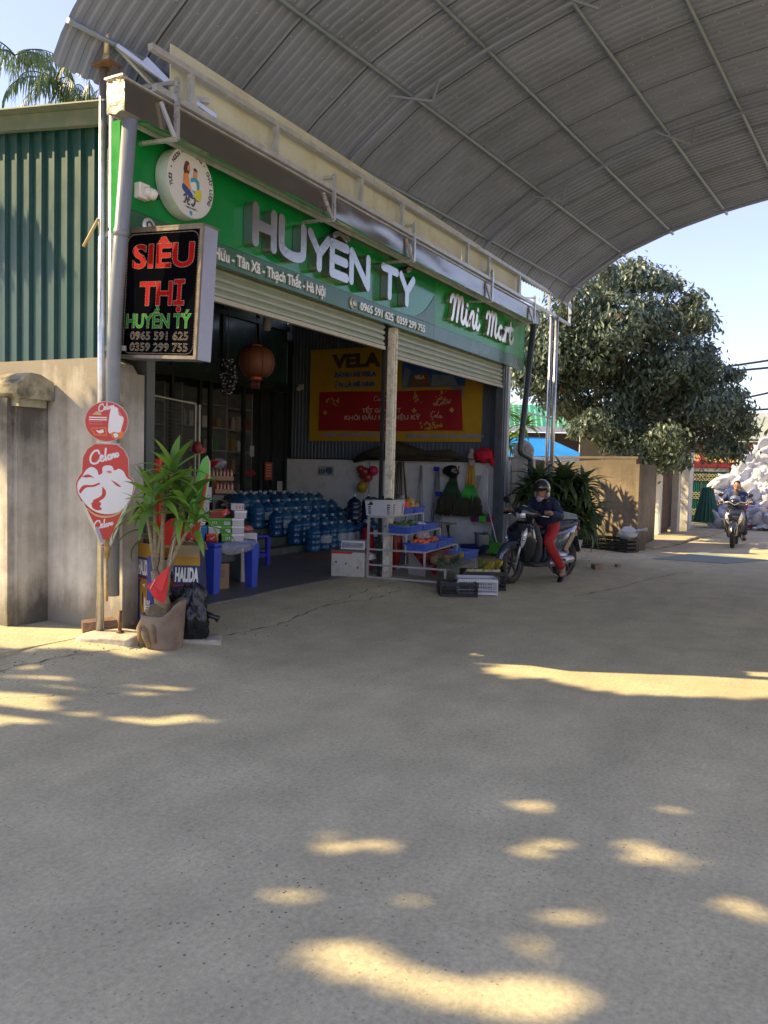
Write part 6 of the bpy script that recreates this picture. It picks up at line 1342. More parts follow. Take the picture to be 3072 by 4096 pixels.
def wheel(par, x, steer=0, front=True, off=0):
    t = MB(); mtw = Matrix.Rotation(steer, 3, 'Z')@Matrix.Rotation(PI/2, 3, 'X'); r = .285
    c = Vector((x, 0, r)); prof = [(r-.062, -.036), (r-.045, -.047), (r-.018, -.046), (r-.003, -.025), (r, 0), (r-.003, .025), (r-.018, .046), (r-.045, .047), (r-.062, .036), (r-.062, -.036)]
    t.lathe(prof, c, 40, mtw)
    for k in range(36):
        a = 2*PI*k/36; p = c+mtw@Vector((math.cos(a)*(r-.002), math.sin(a)*(r-.002), .015*(1 if k % 2 else -1))); t.box(p, (.03, .006, .006), mtw@Matrix.Rotation(a+.6, 3, 'Z'))
    w = t.build('wheel', tyre_m, par); b = MB(); b.lathe([(r-.062, -.032), (r-.08, -.03), (r-.085, 0), (r-.08, .03), (r-.062, .032)], c, 36, mtw); b.lathe([(0, -.05), (.035, -.05), (.04, -.02), (.04, .02), (.035, .05), (0, .05)], c, 16, mtw)
    for k in range(5):
        a = 2*PI*k/5+.3; d1 = mtw@Vector((math.cos(a), math.sin(a), 0)); b.bar(c+d1*.035, c+d1*(r-.08), .032, .018)
    b.build('rim', dkpl, w)
    if front:
        b = MB(); b.lathe([(.055, 0), (.095, 0), (.095, .005), (.055, .005), (.055, 0)], c+mtw@Vector((0, 0, .055)), 30, mtw); b.build('brake_disc', chrome, w)
    return w
def scooter(name, loc, rz, label, paint, side, lights='slant', steer=0, visor=False):
    t = E(name, loc, label, 'scooter', None, rz); st = Matrix.Rotation(steer, 3, 'Z')
    wheel(t, .62, steer); wheel(t, -.62, 0, False)
    # fork and front mudguard
    b = MB()
    for s in (-1, 1): b.tube([(.62, s*.075, .285), (.47, s*.07, .70)], .019, 10)
    b.tube([(.62, -.09, .285), (.62, .09, .285)], .012, 8); b.build('fork', alu, t)
    b = MB(); rg = []
    for k in range(11):
        a = R(15+k*14); c = Vector((.62, 0, .285)); rr = .315; d = Vector((math.cos(a), 0, math.sin(a)))
        hw = .075 if 1 < k < 9 else .05; rg.append([c+d*(rr-.03)+Y_*-hw, c+d*(rr-.004)+Y_*-hw*.85, c+d*(rr+.012)+Y_*-hw*.4, c+d*(rr+.016), c+d*(rr+.012)+Y_*hw*.4, c+d*(rr-.004)+Y_*hw*.85, c+d*(rr-.03)+Y_*hw])
    loft(b, rg, closed=False, cap=False); b.build('front_mudguard', side, t)
    # front apron with its leg shield
    SEC = [(.30, .24, .42, .12), (.42, .22, .47, .17), (.52, .22, .55, .205), (.62, .24, .595, .22), (.70, .27, .605, .215), (.77, .29, .585, .20), (.83, .30, .53, .16), (.88, .32, .46, .11)]
    b = MB(); loft(b, [zring(*q) for q in SEC]); b.build('front_apron', paint, t)
    b = MB(); loft(b, [zring(.26, .17, .25, .15), zring(.4, .16, .25, .21), zring(.62, .20, .29, .235), (zring(.80, .25, .33, .20)), zring(.86, .28, .34, .14)]); b.build('leg_shield', dkpl, t)
    def apr(z, a):
        for (z0, b0, f0, w0), (z1, b1, f1, w1) in zip(SEC, SEC[1:]):
            if z <= z1 or z1 == SEC[-1][0]:
                k = (z-z0)/(z1-z0); xb, xf, hw = lerp(b0, b1, k), lerp(f0, f1, k), lerp(w0, w1, k); break
        c, s = sup(a, .8); return Vector(((xb+xf)/2+(xf-xb)/2*c, hw*s, z))
    for s in (-1, 1):
        b = MB()
        def fn(u, v):
            z = lerp(.50, .80, u); w = math.sin(PI*min(1, max(0, u)))**.7*.24; a0 = lerp(.42, 1.02, u) if lights == 'slant' else lerp(.35, .9, u)
            a = a0+(v-.5)*w*1.7; p = apr(z, s*a); d = Vector((p.x-.25, p.y, 0)).normalized(); return p+d*(.004+.010*math.sin(PI*v)*math.sin(PI*u))
        b.grid(fn, 12, 6); o = b.build('headlight', lens_m, t); b = MB(); b.ball(fn(.45, .5)+Vector((.004, 0, 0)), .022, 10); b.build('bulb', chrome, o)
    if lights == 'slant':
        b = MB(); 
        for s in (-1, 1): b.bar(apr(.84, s*1.2)+X_*.01, apr(.60, s*1.9)+X_*.01+Y_*s*.004, .012, .006)
        b.build('trim', M('silver trim', (.45, .46, .5), rough=.3, metal=.6), t)
    # handlebar group turns with the wheel
    hb = Vector((.36, 0, 0)); Q = lambda x, y, z: hb+st@Vector((x-.36, y, 0))+Z_*z
    b = MB(); rg = []
    for y, w, h, x in ((-.20, .03, .035, .34), (-.15, .065, .05, .355), (-.08, .105, .085, .385), (0, .125, .105, .40), (.08, .105, .085, .385), (.15, .065, .05, .355), (.20, .03, .035, .34)):
        rg.append([Q(x+w*sup(2*PI*k/18, .85)[0], y, .985+h*sup(2*PI*k/18, .85)[1]+(.02 if abs(y) < .1 else 0)) for k in range(18)])
    loft(b, rg); b.build('handlebar_cover', paint, t)
    if visor:
        b = MB(); b.mat(M('pale blue screen', (.12, .16, .28), rough=.12, coat=1)); b.grid(lambda u, v: Q(.50-.10*v-.05*abs(u-.5)*2, (u-.5)*.26*(1-.25*v), 1.0+.17*v-.05*abs(u-.5)), 8, 5); b.build('windshield', None, t)
        b = MB(); b.mat(M('silver trim', (.45, .46, .5), rough=.3, metal=.6)); b.tube([Q(.38, -.33, 1.10), Q(.42, -.25, 1.05), Q(.44, -.24, 1.0), Q(.47, -.12, 1.02), Q(.53, 0, .95), Q(.47, .12, 1.02), Q(.44, .24, 1.0), Q(.42, .25, 1.05), Q(.38, .33, 1.10)], .012, 7); b.build('bright_trim', None, t)
    else:
        b = MB(); b.grid(lambda u, v: Q(.385+.115*math.cos((u-.5)*1.6)*math.cos((v-.5)*1.2)+.025, (u-.5)*.16, .965+(v-.5)*.09+.02*abs(u-.5)), 8, 6); o = b.build('headlight', lens_m, t); b = MB(); b.ball(Q(.515, .015, .955), .018, 8); b.build('bulb', chrome, o)
    for s in (-1, 1):
        b = MB(); b.tube([Q(.34, s*.18, .985), Q(.33, s*.24, .985)], .016, 8); b.build('handlebar', dkpl, t)
        b = MB(); b.tube([Q(.33, s*.24, .985), Q(.315, s*.37, .98)], .019, 10); b.build('grip', black_m, t)
        b = MB(); b.tube([Q(.38, s*.20, .975), Q(.395, s*.28, .965), Q(.36, s*.385, .955)], [.009, .008, .009], 7); b.build('brake_lever', chrome, t)
        b = MB(); b.tube([Q(.36, s*.17, 1.01), Q(.37, s*.22, 1.10), Q(.36, s*.27, 1.155)], .0065, 6); b.ball(Q(.355, s*.31, 1.17), (.018, .062, .045), 14, mt=Matrix.Rotation(s*.25, 3, 'X')); m_ = b.build('mirror', black_m, t)
        b = MB(); b.ball(Q(.340, s*.31, 1.17), (.008, .052, .036), 12, mt=Matrix.Rotation(s*.25, 3, 'X')); b.build('mirror_glass', chrome, m_)
    # floor, under-seat body, seat, tail
    b = MB(); loft(b, [xring(.30, .22, .29, .15), xring(.15, .205, .275, .155), xring(-.05, .205, .28, .15), xring(-.16, .22, .34, .12)]); b.build('footboard', dkpl, t)
    b = MB(); loft(b, [xring(-.02, .26, .60, .09), xring(-.10, .25, .70, .12), xring(-.25, .33, .745, .145), xring(-.45, .43, .76, .15), xring(-.65, .55, .785, .125), xring(-.82, .66, .80, .08), xring(-.90, .72, .80, .03)]); b.build('body_panels', side, t)
    b = MB(); b.mat(M('bronze side flash', (.30, .25, .17), rough=.35, metal=.4)); 
    for s in (-1, 1): b.prism([(-.40, .44), (-.50, .42), (-.70, .66), (-.62, .70)], (0, .150 if s > 0 else -.138, 0), X_, Z_, .012 if s < 0 else .012)
    b.build('side_flash', None, t)
    b = MB(); loft(b, [xring(.02, .66, .73, .06), xring(-.08, .68, .765, .11), xring(-.28, .71, .79, .14), xring(-.45, .73, .83, .145), xring(-.68, .76, .855, .11), xring(-.78, .78, .84, .06)]); b.build('seat', seat_m, t)
    b = MB(); b.tube([(-.62, .12, .84), (-.82, .12, .86), (-.90, .06, .86), (-.90, -.06, .86), (-.82, -.12, .86), (-.62, -.12, .84)], .014, 8); b.build('grab_rail', dkpl, t)
    b = MB(); b.ball((-.885, 0, .74), (.03, .09, .04), 14); b.build('tail_light', M('tail red', (.4, .02, .02), rough=.15, coat=1), t)
    # engine, exhaust, rear guard
    b = MB(); loft(b, [xring(-.12, .22, .36, .09), xring(-.35, .20, .42, .11), xring(-.55, .22, .40, .10), xring(-.68, .24, .34, .06)]); b.tube([(-.10, .10, .24), (-.35, .15, .28), (-.62, .14, .29)], [.05, .07, .055], 12); b.build('engine', alu, t)
    b = MB(); b.tube([(-.2, -.13, .2), (-.5, -.16, .27), (-.86, -.17, .36)], [.03, .055, .05], 12); b.build('exhaust', dkpl, t)
    b = MB(); loft(b, [[Vector((-.62+.33*math.cos(a), y*w, .285+.33*math.sin(a)-(.0 if abs(y) < 1 else .025))) for y in (-1, -.6, 0, .6, 1)] for a, w in [(R(q), .06) for q in (70, 95, 120, 145, 165)]], closed=False, cap=False); b.bar((-.86, 0, .62), (-.96, 0, .38), .13, .008); b.build('rear_mudguard', dkpl, t)
    b = MB(); b.box((-.955, 0, .50), (.006, .17, .12), Euler((0, -.4, 0))); b.build('number_plate', white_m, t)
    b = MB(); b.tube([(-.10, .12, .2), (-.16, .17, .10)], .012, 6); b.build('side_stand', dkpl, t)
    for s in (-1, 1): b = MB(); b.tube([(-.30, s*.13, .30), (-.33, s*.24, .30)], .014, 8); b.build('footpeg', black_m, t)
    return t
def skin(name, V, Ed, Rad, m, par, lv=2, flat=1):
    me = bpy.data.meshes.new(name); me.from_pydata([Vector(v) for v in V], Ed, []); ob = bpy.data.objects.new(name, me); COL.objects.link(ob)
    md = ob.modifiers.new('s', 'SKIN'); sk = me.skin_vertices[0].data
    for i, r in enumerate(Rad): sk[i].radius = (r, r) if not hasattr(r, '__len__') else r
    sk[0].use_root = True; md.use_smooth_shade = True; sb = ob.modifiers.new('u', 'SUBSURF'); sb.levels = lv; sb.render_levels = lv
    dg = bpy.context.evaluated_depsgraph_get(); m2 = bpy.data.meshes.new_from_object(ob.evaluated_get(dg)); bpy.data.objects.remove(ob); m2.name = name
    m2.materials.clear(); m2.materials.append(m)
    for p in m2.polygons: p.use_smooth = True
    o = bpy.data.objects.new(name, m2); COL.objects.link(o); o.parent = par; return o
skinm = M('skin', (.36, .20, .13), rough=.5, var=.08, sss=.1); lipm = M('lip', (.30, .10, .08), rough=.5); hairm = M('black hair', (.012, .010, .010), rough=.45, var=.4, sc=30, stretch=(1, 1, .2), bump=.4)
eyew = M('eye white', (.6, .58, .55), rough=.3)
def person(loc, rz, label, J, jacket, trousers, shoe_m, helmet=None, scarf=None, hair=True, headturn=0, headtilt=0, shirt=None):
    """J: joints in local space - pel, chest, neck, head, and per side (l, r): sho elb wri, hip kne ank toe"""
    t = E('person', loc, label, 'person', None, rz); v = {k: Vector(q) for k, q in J.items()}
    names = ['pel', 'waist', 'chest', 'neck', 'headb'] ; v['waist'] = v['pel'].lerp(v['chest'], .5); v['headb'] = v['neck'].lerp(v['head'], .55)
    V = [v[n] for n in names]; Rr = [.12, .115, .125, .052, .05]; Ed = [(0, 1), (1, 2), (2, 3), (3, 4)]
    def add(pt, r, to): V.append(Vector(pt)); Rr.append(r); Ed.append((to, len(V)-1)); return len(V)-1
    for s in 'lr':
        a = add(v['sho'+s], .058, 2); a = add(v['elb'+s], .042, a); a = add(v['wri'+s].lerp(v['elb'+s], .15), .028, a); wd = (v['wri'+s]-v['elb'+s]).normalized(); a = add(v['wri'+s]+wd*.04, .032, a)
        a = add(v['hip'+s], .09, 0); a = add(v['kne'+s], .058, a); a = add(v['ank'+s], .04, a); a = add(v['toe'+s], .035, a)
    body = skin('body', V, Ed, Rr, skinm, t, 2)
    # head, hands joined to the body mesh
    b = MB(); b.mat(skinm); hm = Matrix.Rotation(headturn, 3, 'Z')@Matrix.Rotation(headtilt, 3, 'Y'); h = v['head']; H_ = lambda x, y, z: h+hm@Vector((x, y, z))
    b.ball(h, (.092, .074, .115), 24, mt=hm); b.ball(H_(.028, 0, -.055), (.062, .055, .062), 16, mt=hm)
    b.ball(H_(.096, 0, -.015), (.018, .014, .026), 10, mt=hm); b.ball(H_(.101, 0, -.026), (.011, .015, .009), 10, mt=hm)
    for s in (-1, 1): b.ball(H_(.0, s*.076, -.01), (.018, .010, .03), 10, mt=hm)
    b.mat(lipm); b.ball(H_(.090, 0, -.062), (.010, .024, .007), 10, mt=hm)
    for s in (-1, 1):
        b.mat(eyew); b.ball(H_(.082, s*.031, .008), (.010, .014, .007), 10, mt=hm); b.mat(black_m); b.ball(H_(.090, s*.031, .008), (.004, .006, .006), 8, mt=hm); b.mat(hairm); b.ball(H_(.088, s*.032, .028), (.006, .020, .005), 8, mt=hm)
    b.mat(skinm)
    for s in 'lr':
        w = v['wri'+s]; wd = (w-v['elb'+s]).normalized(); sg_ = 1 if s == 'l' else -1
        fwd = Vector((wd.x, wd.y, wd.z*.3)).normalized(); side = Vector((0, 0, 1)).cross(fwd).normalized(); up = fwd.cross(side)
        pc = w+wd*.055+up*.012; mt = Matrix((fwd, side, up)).transposed(); b.ball(pc, (.048, .042, .017), 12, mt=mt)
        for k, (dy, L) in enumerate(((-.030, .062), (-.010, .070), (.010, .066), (.029, .052))):
            base = pc+fwd*.036+side*dy; b.tube([base, base+fwd*L*.45+up*.004, base+fwd*L*.62-up*.022, base+fwd*L*.35-up*.042], [.0095, .0092, .0085, .0065], 7)
        base = pc-side*sg_*-.036*-1; base = pc+side*(-sg_)*.038; b.tube([base-fwd*.01, base+fwd*.018-side*sg_*.014-up*.010, base+fwd*.04-up*.028-side*sg_*.006], [.011, .010, .008], 7)
    bm = bmesh.new(); bm.from_mesh(body.data); me2 = bpy.data.meshes.new('x'); mats = b.mats; b.bm.to_mesh(me2); b.bm.free(); bm.from_mesh(me2)
    bm.to_mesh(body.data); bm.free(); body.data.materials.clear()
    for m in mats: body.data.materials.append(m)
    for p in body.data.polygons: p.use_smooth = True
    # clothes
    V = [v['pel']+Vector((.0, 0, -.07)), v['pel'].lerp(v['chest'], .5), v['chest'], v['neck'].lerp(v['chest'], .25)]; Rr = [(.20, .17), (.19, .15), (.19, .145), (.085, .085)]; Ed = [(0, 1), (1, 2), (2, 3)]
    for s in 'lr':
        a = add(v['sho'+s], .082, 2); a = add(v['sho'+s].lerp(v['elb'+s], .5), .072, a); a = add(v['elb'+s], .066, a); a = add(v['elb'+s].lerp(v['wri'+s], .6), .055, a); a = add(v['wri'+s], .047, a)
    o = skin('jacket', V, Ed, Rr, jacket, t, 3)
    for q in o.data.vertices: nz = mnoise.noise(q.co*9)*.014+(1-abs(mnoise.noise(Vector((q.co.x*14, q.co.y*14, q.co.z*26))))*3)*.006; q.co += q.normal*nz
    b = MB(); n0 = v['neck'].lerp(v['chest'], .12); b.tube([n0+Vector((.07*math.cos(a), .062*math.sin(a), .015*math.cos(a)*-1)) for a in [2*PI*k/16 for k in range(16)]], .019, 8, closed=True); b.build('collar', scarf or jacket, t)
    if scarf: b = MB(); b.ball(v['neck']+Vector((.055, 0, -.02)), (.05, .06, .05), 14, .3, 3); b.build('scarf', scarf, t)
    if shirt: b = MB(); b.ball(v['chest']+Vector((.10, 0, -.0)), (.055, .075, .17), 14); b.build('shirt', shirt, t)
    V = [v['pel']+Vector((0, 0, .10)), v['pel']+Vector((0, 0, -.05))]; Rr = [(.135, .125), (.13, .12)]; Ed = [(0, 1)]
    for s in 'lr':
        a = add(v['hip'+s], .105, 1); a = add(v['hip'+s].lerp(v['kne'+s], .5), .092, a); a = add(v['kne'+s], .078, a); a = add(v['kne'+s].lerp(v['ank'+s], .55), .068, a); a = add(v['ank'+s].lerp(v['kne'+s], .06), .062, a)
    o = skin('trousers', V, Ed, Rr, trousers, t, 3)
    for q in o.data.vertices: nz = mnoise.noise(q.co*10)*.008+(1-abs(mnoise.noise(Vector((q.co.x*12, q.co.y*12, q.co.z*24))))*3)*.005; q.co += q.normal*nz
    for s in 'lr':
        a, k = v['ank'+s], v['toe'+s]; d = (k-a); d.z *= .4; d.normalize(); sd = Z_.cross(d).normalized(); b = MB(); rg = []
        for f, w, hh_ in ((-.07, .026, .045), (-.05, .036, .075), (0, .040, .085), (.06, .044, .058), (.12, .046, .045), (.165, .038, .035), (.19, .018, .022)):
            c = Vector((a.x, a.y, min(a.z-.03, k.z))) ; z0 = k.z-.035
            rg.append([Vector((a.x, a.y, 0))+d*f+sd*w*math.cos(q)+Z_*(z0+hh_*.5*(1+math.sin(q))) for q in [2*PI*i/12 for i in range(12)]])
        loft(b, rg); b.build('shoe', shoe_m, t)
    if hair:
        b = MB(); b.grid(lambda u, w: H_(-.012+.100*math.cos(2*PI*w)*math.sin(PI/2*u*1.25)*(1.0 if math.cos(2*PI*w) < 0 else .84), .083*math.sin(2*PI*w)*math.sin(PI/2*min(1, u*1.15)), .128*math.cos(PI/2*u*(1.35 if math.cos(2*PI*w) < .25 else .95))+.006*mnoise.noise(Vector((u*9, w*22, 0)))), 12, 26); b.build('hair', hairm, t)
    if helmet:
        b = MB()
        def hf(u, w):
            a = 2*PI*w; ph = u*PI*(.40 if math.cos(a) > .55 else (.62 if math.cos(a) > -.1 else .70)); return H_(-.012+.140*math.sin(ph)*math.cos(a), .122*math.sin(ph)*math.sin(a), .02+.135*math.cos(ph))
        b.grid(hf, 16, 40); hl = b.build('helmet', helmet, t)
        b = MB(); b.grid(lambda u, w: H_(.108+.075*u*math.cos((w-.5)*1.9), (w-.5)*.20*(1-.1*u), .062-.022*u-.01*abs(w-.5)), 5, 12); b.build('peak', black_m, hl)
        b = MB(); b.mat(M('sticker yellow', (.6, .5, .08))); b.box(H_(.128, .02, .075), (.004, .05, .010), hm); b.build('sticker', None, hl)
        b = MB(); 
        for s in (-1, 1): b.ball(H_(-.005, s*.092, -.065), (.055, .022, .062), 12, mt=hm)
        b.build('cheek_pads', M('silver grey pad', (.30, .31, .33), rough=.3, coat=.5), hl); b = MB()
        b.tube([H_(.03, -.082, -.09), H_(.05, -.03, -.125), H_(.05, .03, -.125), H_(.03, .082, -.09)], .005, 5); b.build('chin_strap', black_m, hl)
    return t
navy = M('navy jacket', (.012, .022, .060), rough=.75, var=.25, sc=7, bump=.3); redt = M('red trousers', (.36, .018, .018), rough=.8, var=.15, sc=6, bump=.3); navy2 = M('blue jacket', (.022, .045, .14), rough=.75, var=.2, sc=7, bump=.3); nv3 = M('navy trousers', (.015, .025, .065), rough=.8, var=.2)
SC1 = (11.70, 3.77, .004); rz1 = math.atan2(.326, -.946)
scooter('motor_scooter', SC1, rz1, 'dark scooter with slanting headlights stopped at the far end of the shop', paint_k, paint_b, steer=.16)
person(SC1, rz1, 'rider in black helmet, navy jacket and red trousers on the stopped scooter', dict(pel=(-.22, 0, .83), chest=(-.10, 0, 1.10), neck=(-.03, .0, 1.225), head=(.01, .02, 1.325),
    shol=(-.08, .19, 1.13), elbl=(-.06, .33, .93), wril=(.20, .345, 1.0), shor=(-.08, -.19, 1.13), elbr=(.02, -.31, .95), wrir=(.22, -.34, 1.01),
    hipl=(-.20, .10, .78), knel=(.12, .24, .58), ankl=(-.24, .27, .15), toel=(-.14, .30, .075), hipr=(-.20, -.10, .78), kner=(.16, -.20, .56), ankr=(.06, -.16, .36), toer=(.18, -.16, .32)),
    navy, redt, black_m, helmet=M('helmet gloss black', (.022, .025, .032), rough=.2, coat=1, var=.05), scarf=M('pink scarf', (.50, .38, .42), rough=.8), hair=False, headturn=.35, headtilt=.28)
SC2 = (20.45, 1.97, 0); rz2 = math.atan2(.10, -1)+.14
scooter('motor_scooter', SC2, rz2, 'black scooter with silver V trim ridden towards the camera', paint_k, paint_k, lights='wide', visor=True)
person(SC2, rz2, 'bareheaded man in open blue jacket riding towards the camera', dict(pel=(-.26, 0, .84), chest=(-.16, 0, 1.12), neck=(-.11, .0, 1.26), head=(-.07, 0, 1.375),
    shol=(-.14, .19, 1.16), elbl=(-.06, .35, .97), wril=(.18, .33, 1.01), shor=(-.14, -.19, 1.16), elbr=(-.06, -.35, .97), wrir=(.18, -.33, 1.01),
    hipl=(-.24, .10, .79), knel=(.14, .19, .60), ankl=(.05, .21, .24), toel=(.16, .22, .20), hipr=(-.24, -.10, .79), kner=(.14, -.15, .60), ankr=(.10, -.12, .37), toer=(.20, -.12, .33)),
    navy2, nv3, M('brown shoe', (.06, .045, .035), rough=.6), shirt=M('charcoal shirt', (.05, .05, .055), rough=.8))
# ------------------------------------------------------------------ behind the shop and down the road
# tan boundary wall with its corner pier, stained at head and foot
b = MB(); b.prism([(0, 0), (2.42, 0), (2.42, 1.80), (0, 1.93)], (17.45, 3.62, 0), Vector((.42, .907, 0)).normalized(), Z_, .18); 
t = E('boundary_wall', (17.5, 3.7, 0), 'stained tan rendered boundary wall behind the scooter', 'wall')
wparent(b.build('wall', tanw_m), t); b = MB(); b.box((17.62, 3.62, .90), (.34, .30, 1.80), -.35); b.box((18.9, 3.72, .90), (2.5, .2, 1.80), .06); wparent(b.build('pier', tanw_m), t)
b = MB(); b.prism([(-.02, 0), (2.44, 0), (2.44, .05), (-.02, .05)], (17.43, 3.60, 1.905), Vector((.42, .907, 0)).normalized(), Z_, .22); 
wparent(b.build('coping', M('dark coping', (.11, .09, .07), rough=.9, var=.3)), t)
t = E('boundary_wall', (17.0, 6.4, 0), 'rendered wall running behind the strap leaved shrub', 'wall'); b = MB(); b.prism([(0, 0), (2.6, 0), (2.6, 1.95), (0, 1.85)], (18.45, 5.85, 0), Vector((-.95, .30, 0)).normalized(), Z_, .16); wparent(b.build('wall', tanw_m), t)
b = MB()
for i in range(7): b.box((16.7+.17*i, 5.95, 1.98), (.07, .06, .22))
wparent(b.build('pickets', M('cream pickets', (.62, .55, .40), rough=.7)), t)
b = MB(); b.ball((16.0, 5.55, 1.98), (.22, .2, .22), 16, .3, 2); b.build('stone_ball', M('carved stone', (.28, .27, .26), rough=.9, var=.4, sc=18, bump=.8), label='carved pale stone on the wall head behind the drain pipe', category='stone')
# crate with a bag at the wall foot
t = E('plastic_crate', (17.18, 3.78, 0), 'dark plastic crate at the foot of the tan wall', 'crate', None, 1.1); b = MB()
for z in (.02, .10, .18, .26): 
    for sx, sy, L in ((0, -1, .55), (0, 1, .55), (-1, 0, .36), (1, 0, .36)): b.box((sx*.275, sy*.18, z), (L if sy else .012, L if sx else .012, .035))
for k in range(10): b.box((-.27+.06*k, -.18, .14), (.012, .01, .27)); b.box((-.27+.06*k, .18, .14), (.012, .01, .27))
b.build('body', bkp, t)
t2 = ctree(t, label='second dark plastic crate left of the one with the white bag', loc=(17.45, 4.40, 0), rz=1.2)
b = MB(); b.mat(M('white bag film', (.55, .58, .62), rough=.4, var=.1, spec=.6)); cloth_blob(b, (17.15, 3.66, .38), (.15, .19, .12), 8, .45, 36); b.tube([(17.14, 3.5, .42), (17.1, 3.38, .47), (17.1, 3.28, .49)], [.05, .02, .035], 7); b.build('plastic_bag', None, label='white plastic bag lying on the crate at the wall foot', category='plastic bag')
# pale sign panel standing behind the scooter, bricks beside it
t = E('upright_panel', (13.75, 4.02, 0), 'pale blue rounded panel standing behind the scooter tail', 'panel'); b = MB(); rr_ = .08; pts = []
for cx, cz, a0 in ((.40, .10, -PI/2), (.40, .76, 0), (.2, .80, PI/2), (.2, .10, PI)): pts += [(cx+rr_*math.cos(a0+PI/2*i/5)*(.7), cz+rr_*math.sin(a0+PI/2*i/5)) for i in range(6)]
b.prism(pts, (13.58, 4.20, .05), Vector((.55, -.83, 0)).normalized(), Z_, .03); wparent(b.build('panel', M('faded panel', (.30, .36, .42), rough=.5, var=.1, dirt=(.2, .18, .15))), t)
b = MB(); b.tube([Vector((13.58, 4.20, .05))+Vector((.55, -.83, 0)).normalized()*x+Z_*z+Vector((-.83, -.55, 0))*.035 for x, z in pts], .008, 6, closed=True); wparent(b.build('rim', M('panel rim', (.5, .52, .54), rough=.4)), t)
for i, (x, y, s, lab) in enumerate(((13.75, 3.42, 1, 'loose brown brick nearest the rear wheel'), (14.3, 3.2, .55, 'small chip of brick on the road right of the brick'))):
    b = MB(); rock_box(b, (0, 0, .035*s), (.24*s, .14*s, .08*s), .5, .006, i+3, 5); e = b.build('brick', M('dusty brick', (.32, .23, .15), rough=.9, var=.2), label=lab, category='brick'); e.location = (x, y, 0)
# strap-leaved shrubs
t = E('strap_leaf_shrub', (14.45, 4.2, 0), 'dense dark strap leaved shrub behind the helmeted rider', 'shrub'); b = MB(); random.seed(77)
st_ = [(14.45, 4.25, 1.52), (14.2, 4.62, 1.45), (14.7, 3.98, 1.40), (14.35, 4.4, 1.2), (14.65, 4.15, 1.1), (14.3, 4.55, 1.0), (14.75, 3.95, .98), (14.9, 4.4, 1.35), (14.1, 4.7, 1.25), (14.45, 4.2, .8), (14.62, 3.95, .75)]
for i, c in enumerate(st_): rosette(b, Vector(c)-Vector((14.45, 4.2, 0)), 64, .62, .085, 60+i, droop=2.0, up=.9)
b.build('leaves', drac2_m, t); b = MB(); rosette(b, (-.02, -.10, .95), 9, .5, .05, 5, up=-.2, droop=.9); rosette(b, (.1, -.2, .75), 8, .4, .05, 6, up=-.3, droop=.8); b.build('dead_leaves', yel_m, t)
b = MB()
for i, c in enumerate(st_): b.tube([(.0+.05*math.cos(i*2), .05*math.sin(i*2), 0), Vector(c)*.5-Vector((14.45, 4.2, 0))*.5, Vector(c)-Vector((14.45, 4.2, 0))], [.035, .028, .02], 7)
b.build('stems', bark_m, t)
t = E('strap_leaf_shrub', (16.3, 6.1, 0), 'taller sunlit strap leaved shrub beyond the dark drain pipe', 'shrub'); b = MB()
for i, (dx, dy, z) in enumerate(((0, 0, 2.85), (.3, -.35, 2.6), (-.25, .3, 2.5), (.1, -.1, 2.2), (.35, .2, 2.9))): rosette(b, (dx, dy, z), 34, .5, .06, 90+i, droop=1.5)
b.build('leaves', drac_m, t); b = MB()
for dx, dy, z in ((0, 0, 2.8), (.3, -.35, 2.5), (-.25, .3, 2.4)): b.tube([(dx*.2, dy*.2, 0), (dx*.6, dy*.6, z*.5), (dx, dy, z)], [.04, .03, .02], 7)
b.build('stems', bark_m, t)
# shed with a curved green roof and blue lean-to
t = E('garden_shed', (26.3, 8.2, 0), 'small shed with curved green metal roof and blue lean-to behind the wall', 'shed'); u = Vector((.42, -.907, 0)).normalized(); o = Vector((25.2, 10.6, 0)); w_ = Vector((.907, .42, 0))
b = MB(); n = 44
for i in range(n):
    for j in range(7):
        def rpnt(i, j):
            f = j/7; a = f*PI/2; return o+u*(i*.088+(-.02 if i % 2 else .02))+w_*(.9*math.sin(a)-.0)+Z_*(3.05+.78*math.sin(a)**.9)-w_*.0+(Z_*.0)+((-w_)*0)+(w_*(-.04) if i % 2 else w_*0)
        b.quad(rpnt(i, j), rpnt(i+1, j), rpnt(i+1, j+1), rpnt(i, j+1))
wparent(b.build('roof', M('mint roof', (.06, .32, .20), rough=.4, var=.08, coat=.3)), t)
b = MB(); b.prism([(-.1, 2.88), (3.95, 2.88), (3.95, 3.06), (-.1, 3.06)], o-w_*.02, u, Z_, .05); b.prism([(3.55, 2.0), (3.72, 2.0), (3.72, 2.9), (3.55, 2.9)], o, u, Z_, .12); b.prism([(2.5, 2.3), (2.6, 2.3), (2.6, 2.9), (2.5, 2.9)], o, u, Z_, .12); wparent(b.build('fascia', white_m), t)
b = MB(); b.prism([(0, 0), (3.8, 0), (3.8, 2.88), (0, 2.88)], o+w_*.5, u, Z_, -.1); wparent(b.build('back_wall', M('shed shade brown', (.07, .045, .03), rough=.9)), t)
b = MB(); b.quad(o+u*.6+Z_*2.72+w_*.0, o+u*2.5+Z_*2.70, o+u*3.7+Z_*2.1-w_*.9, o+u*.4+Z_*2.05-w_*.9); wparent(b.build('lean_to_roof', M('sky blue sheet', (.02, .22, .62), rough=.4, var=.15, sc=3)), t)
b = MB(); b.prism([(.3, 1.93), (3.8, 1.93), (3.8, 2.06), (.3, 2.06)], o-w_*.92, u, Z_, .06); wparent(b.build('gutter', M('pale blue gutter', (.35, .5, .75), rough=.4)), t)
for x in (.5, 2.9): b = MB(); b.tube([o+u*x-w_*.85, o+u*x-w_*.85+Z_*2.0], .085, 12); wparent(b.build('post', M('pale blue post', (.40, .55, .78), rough=.5)), t)
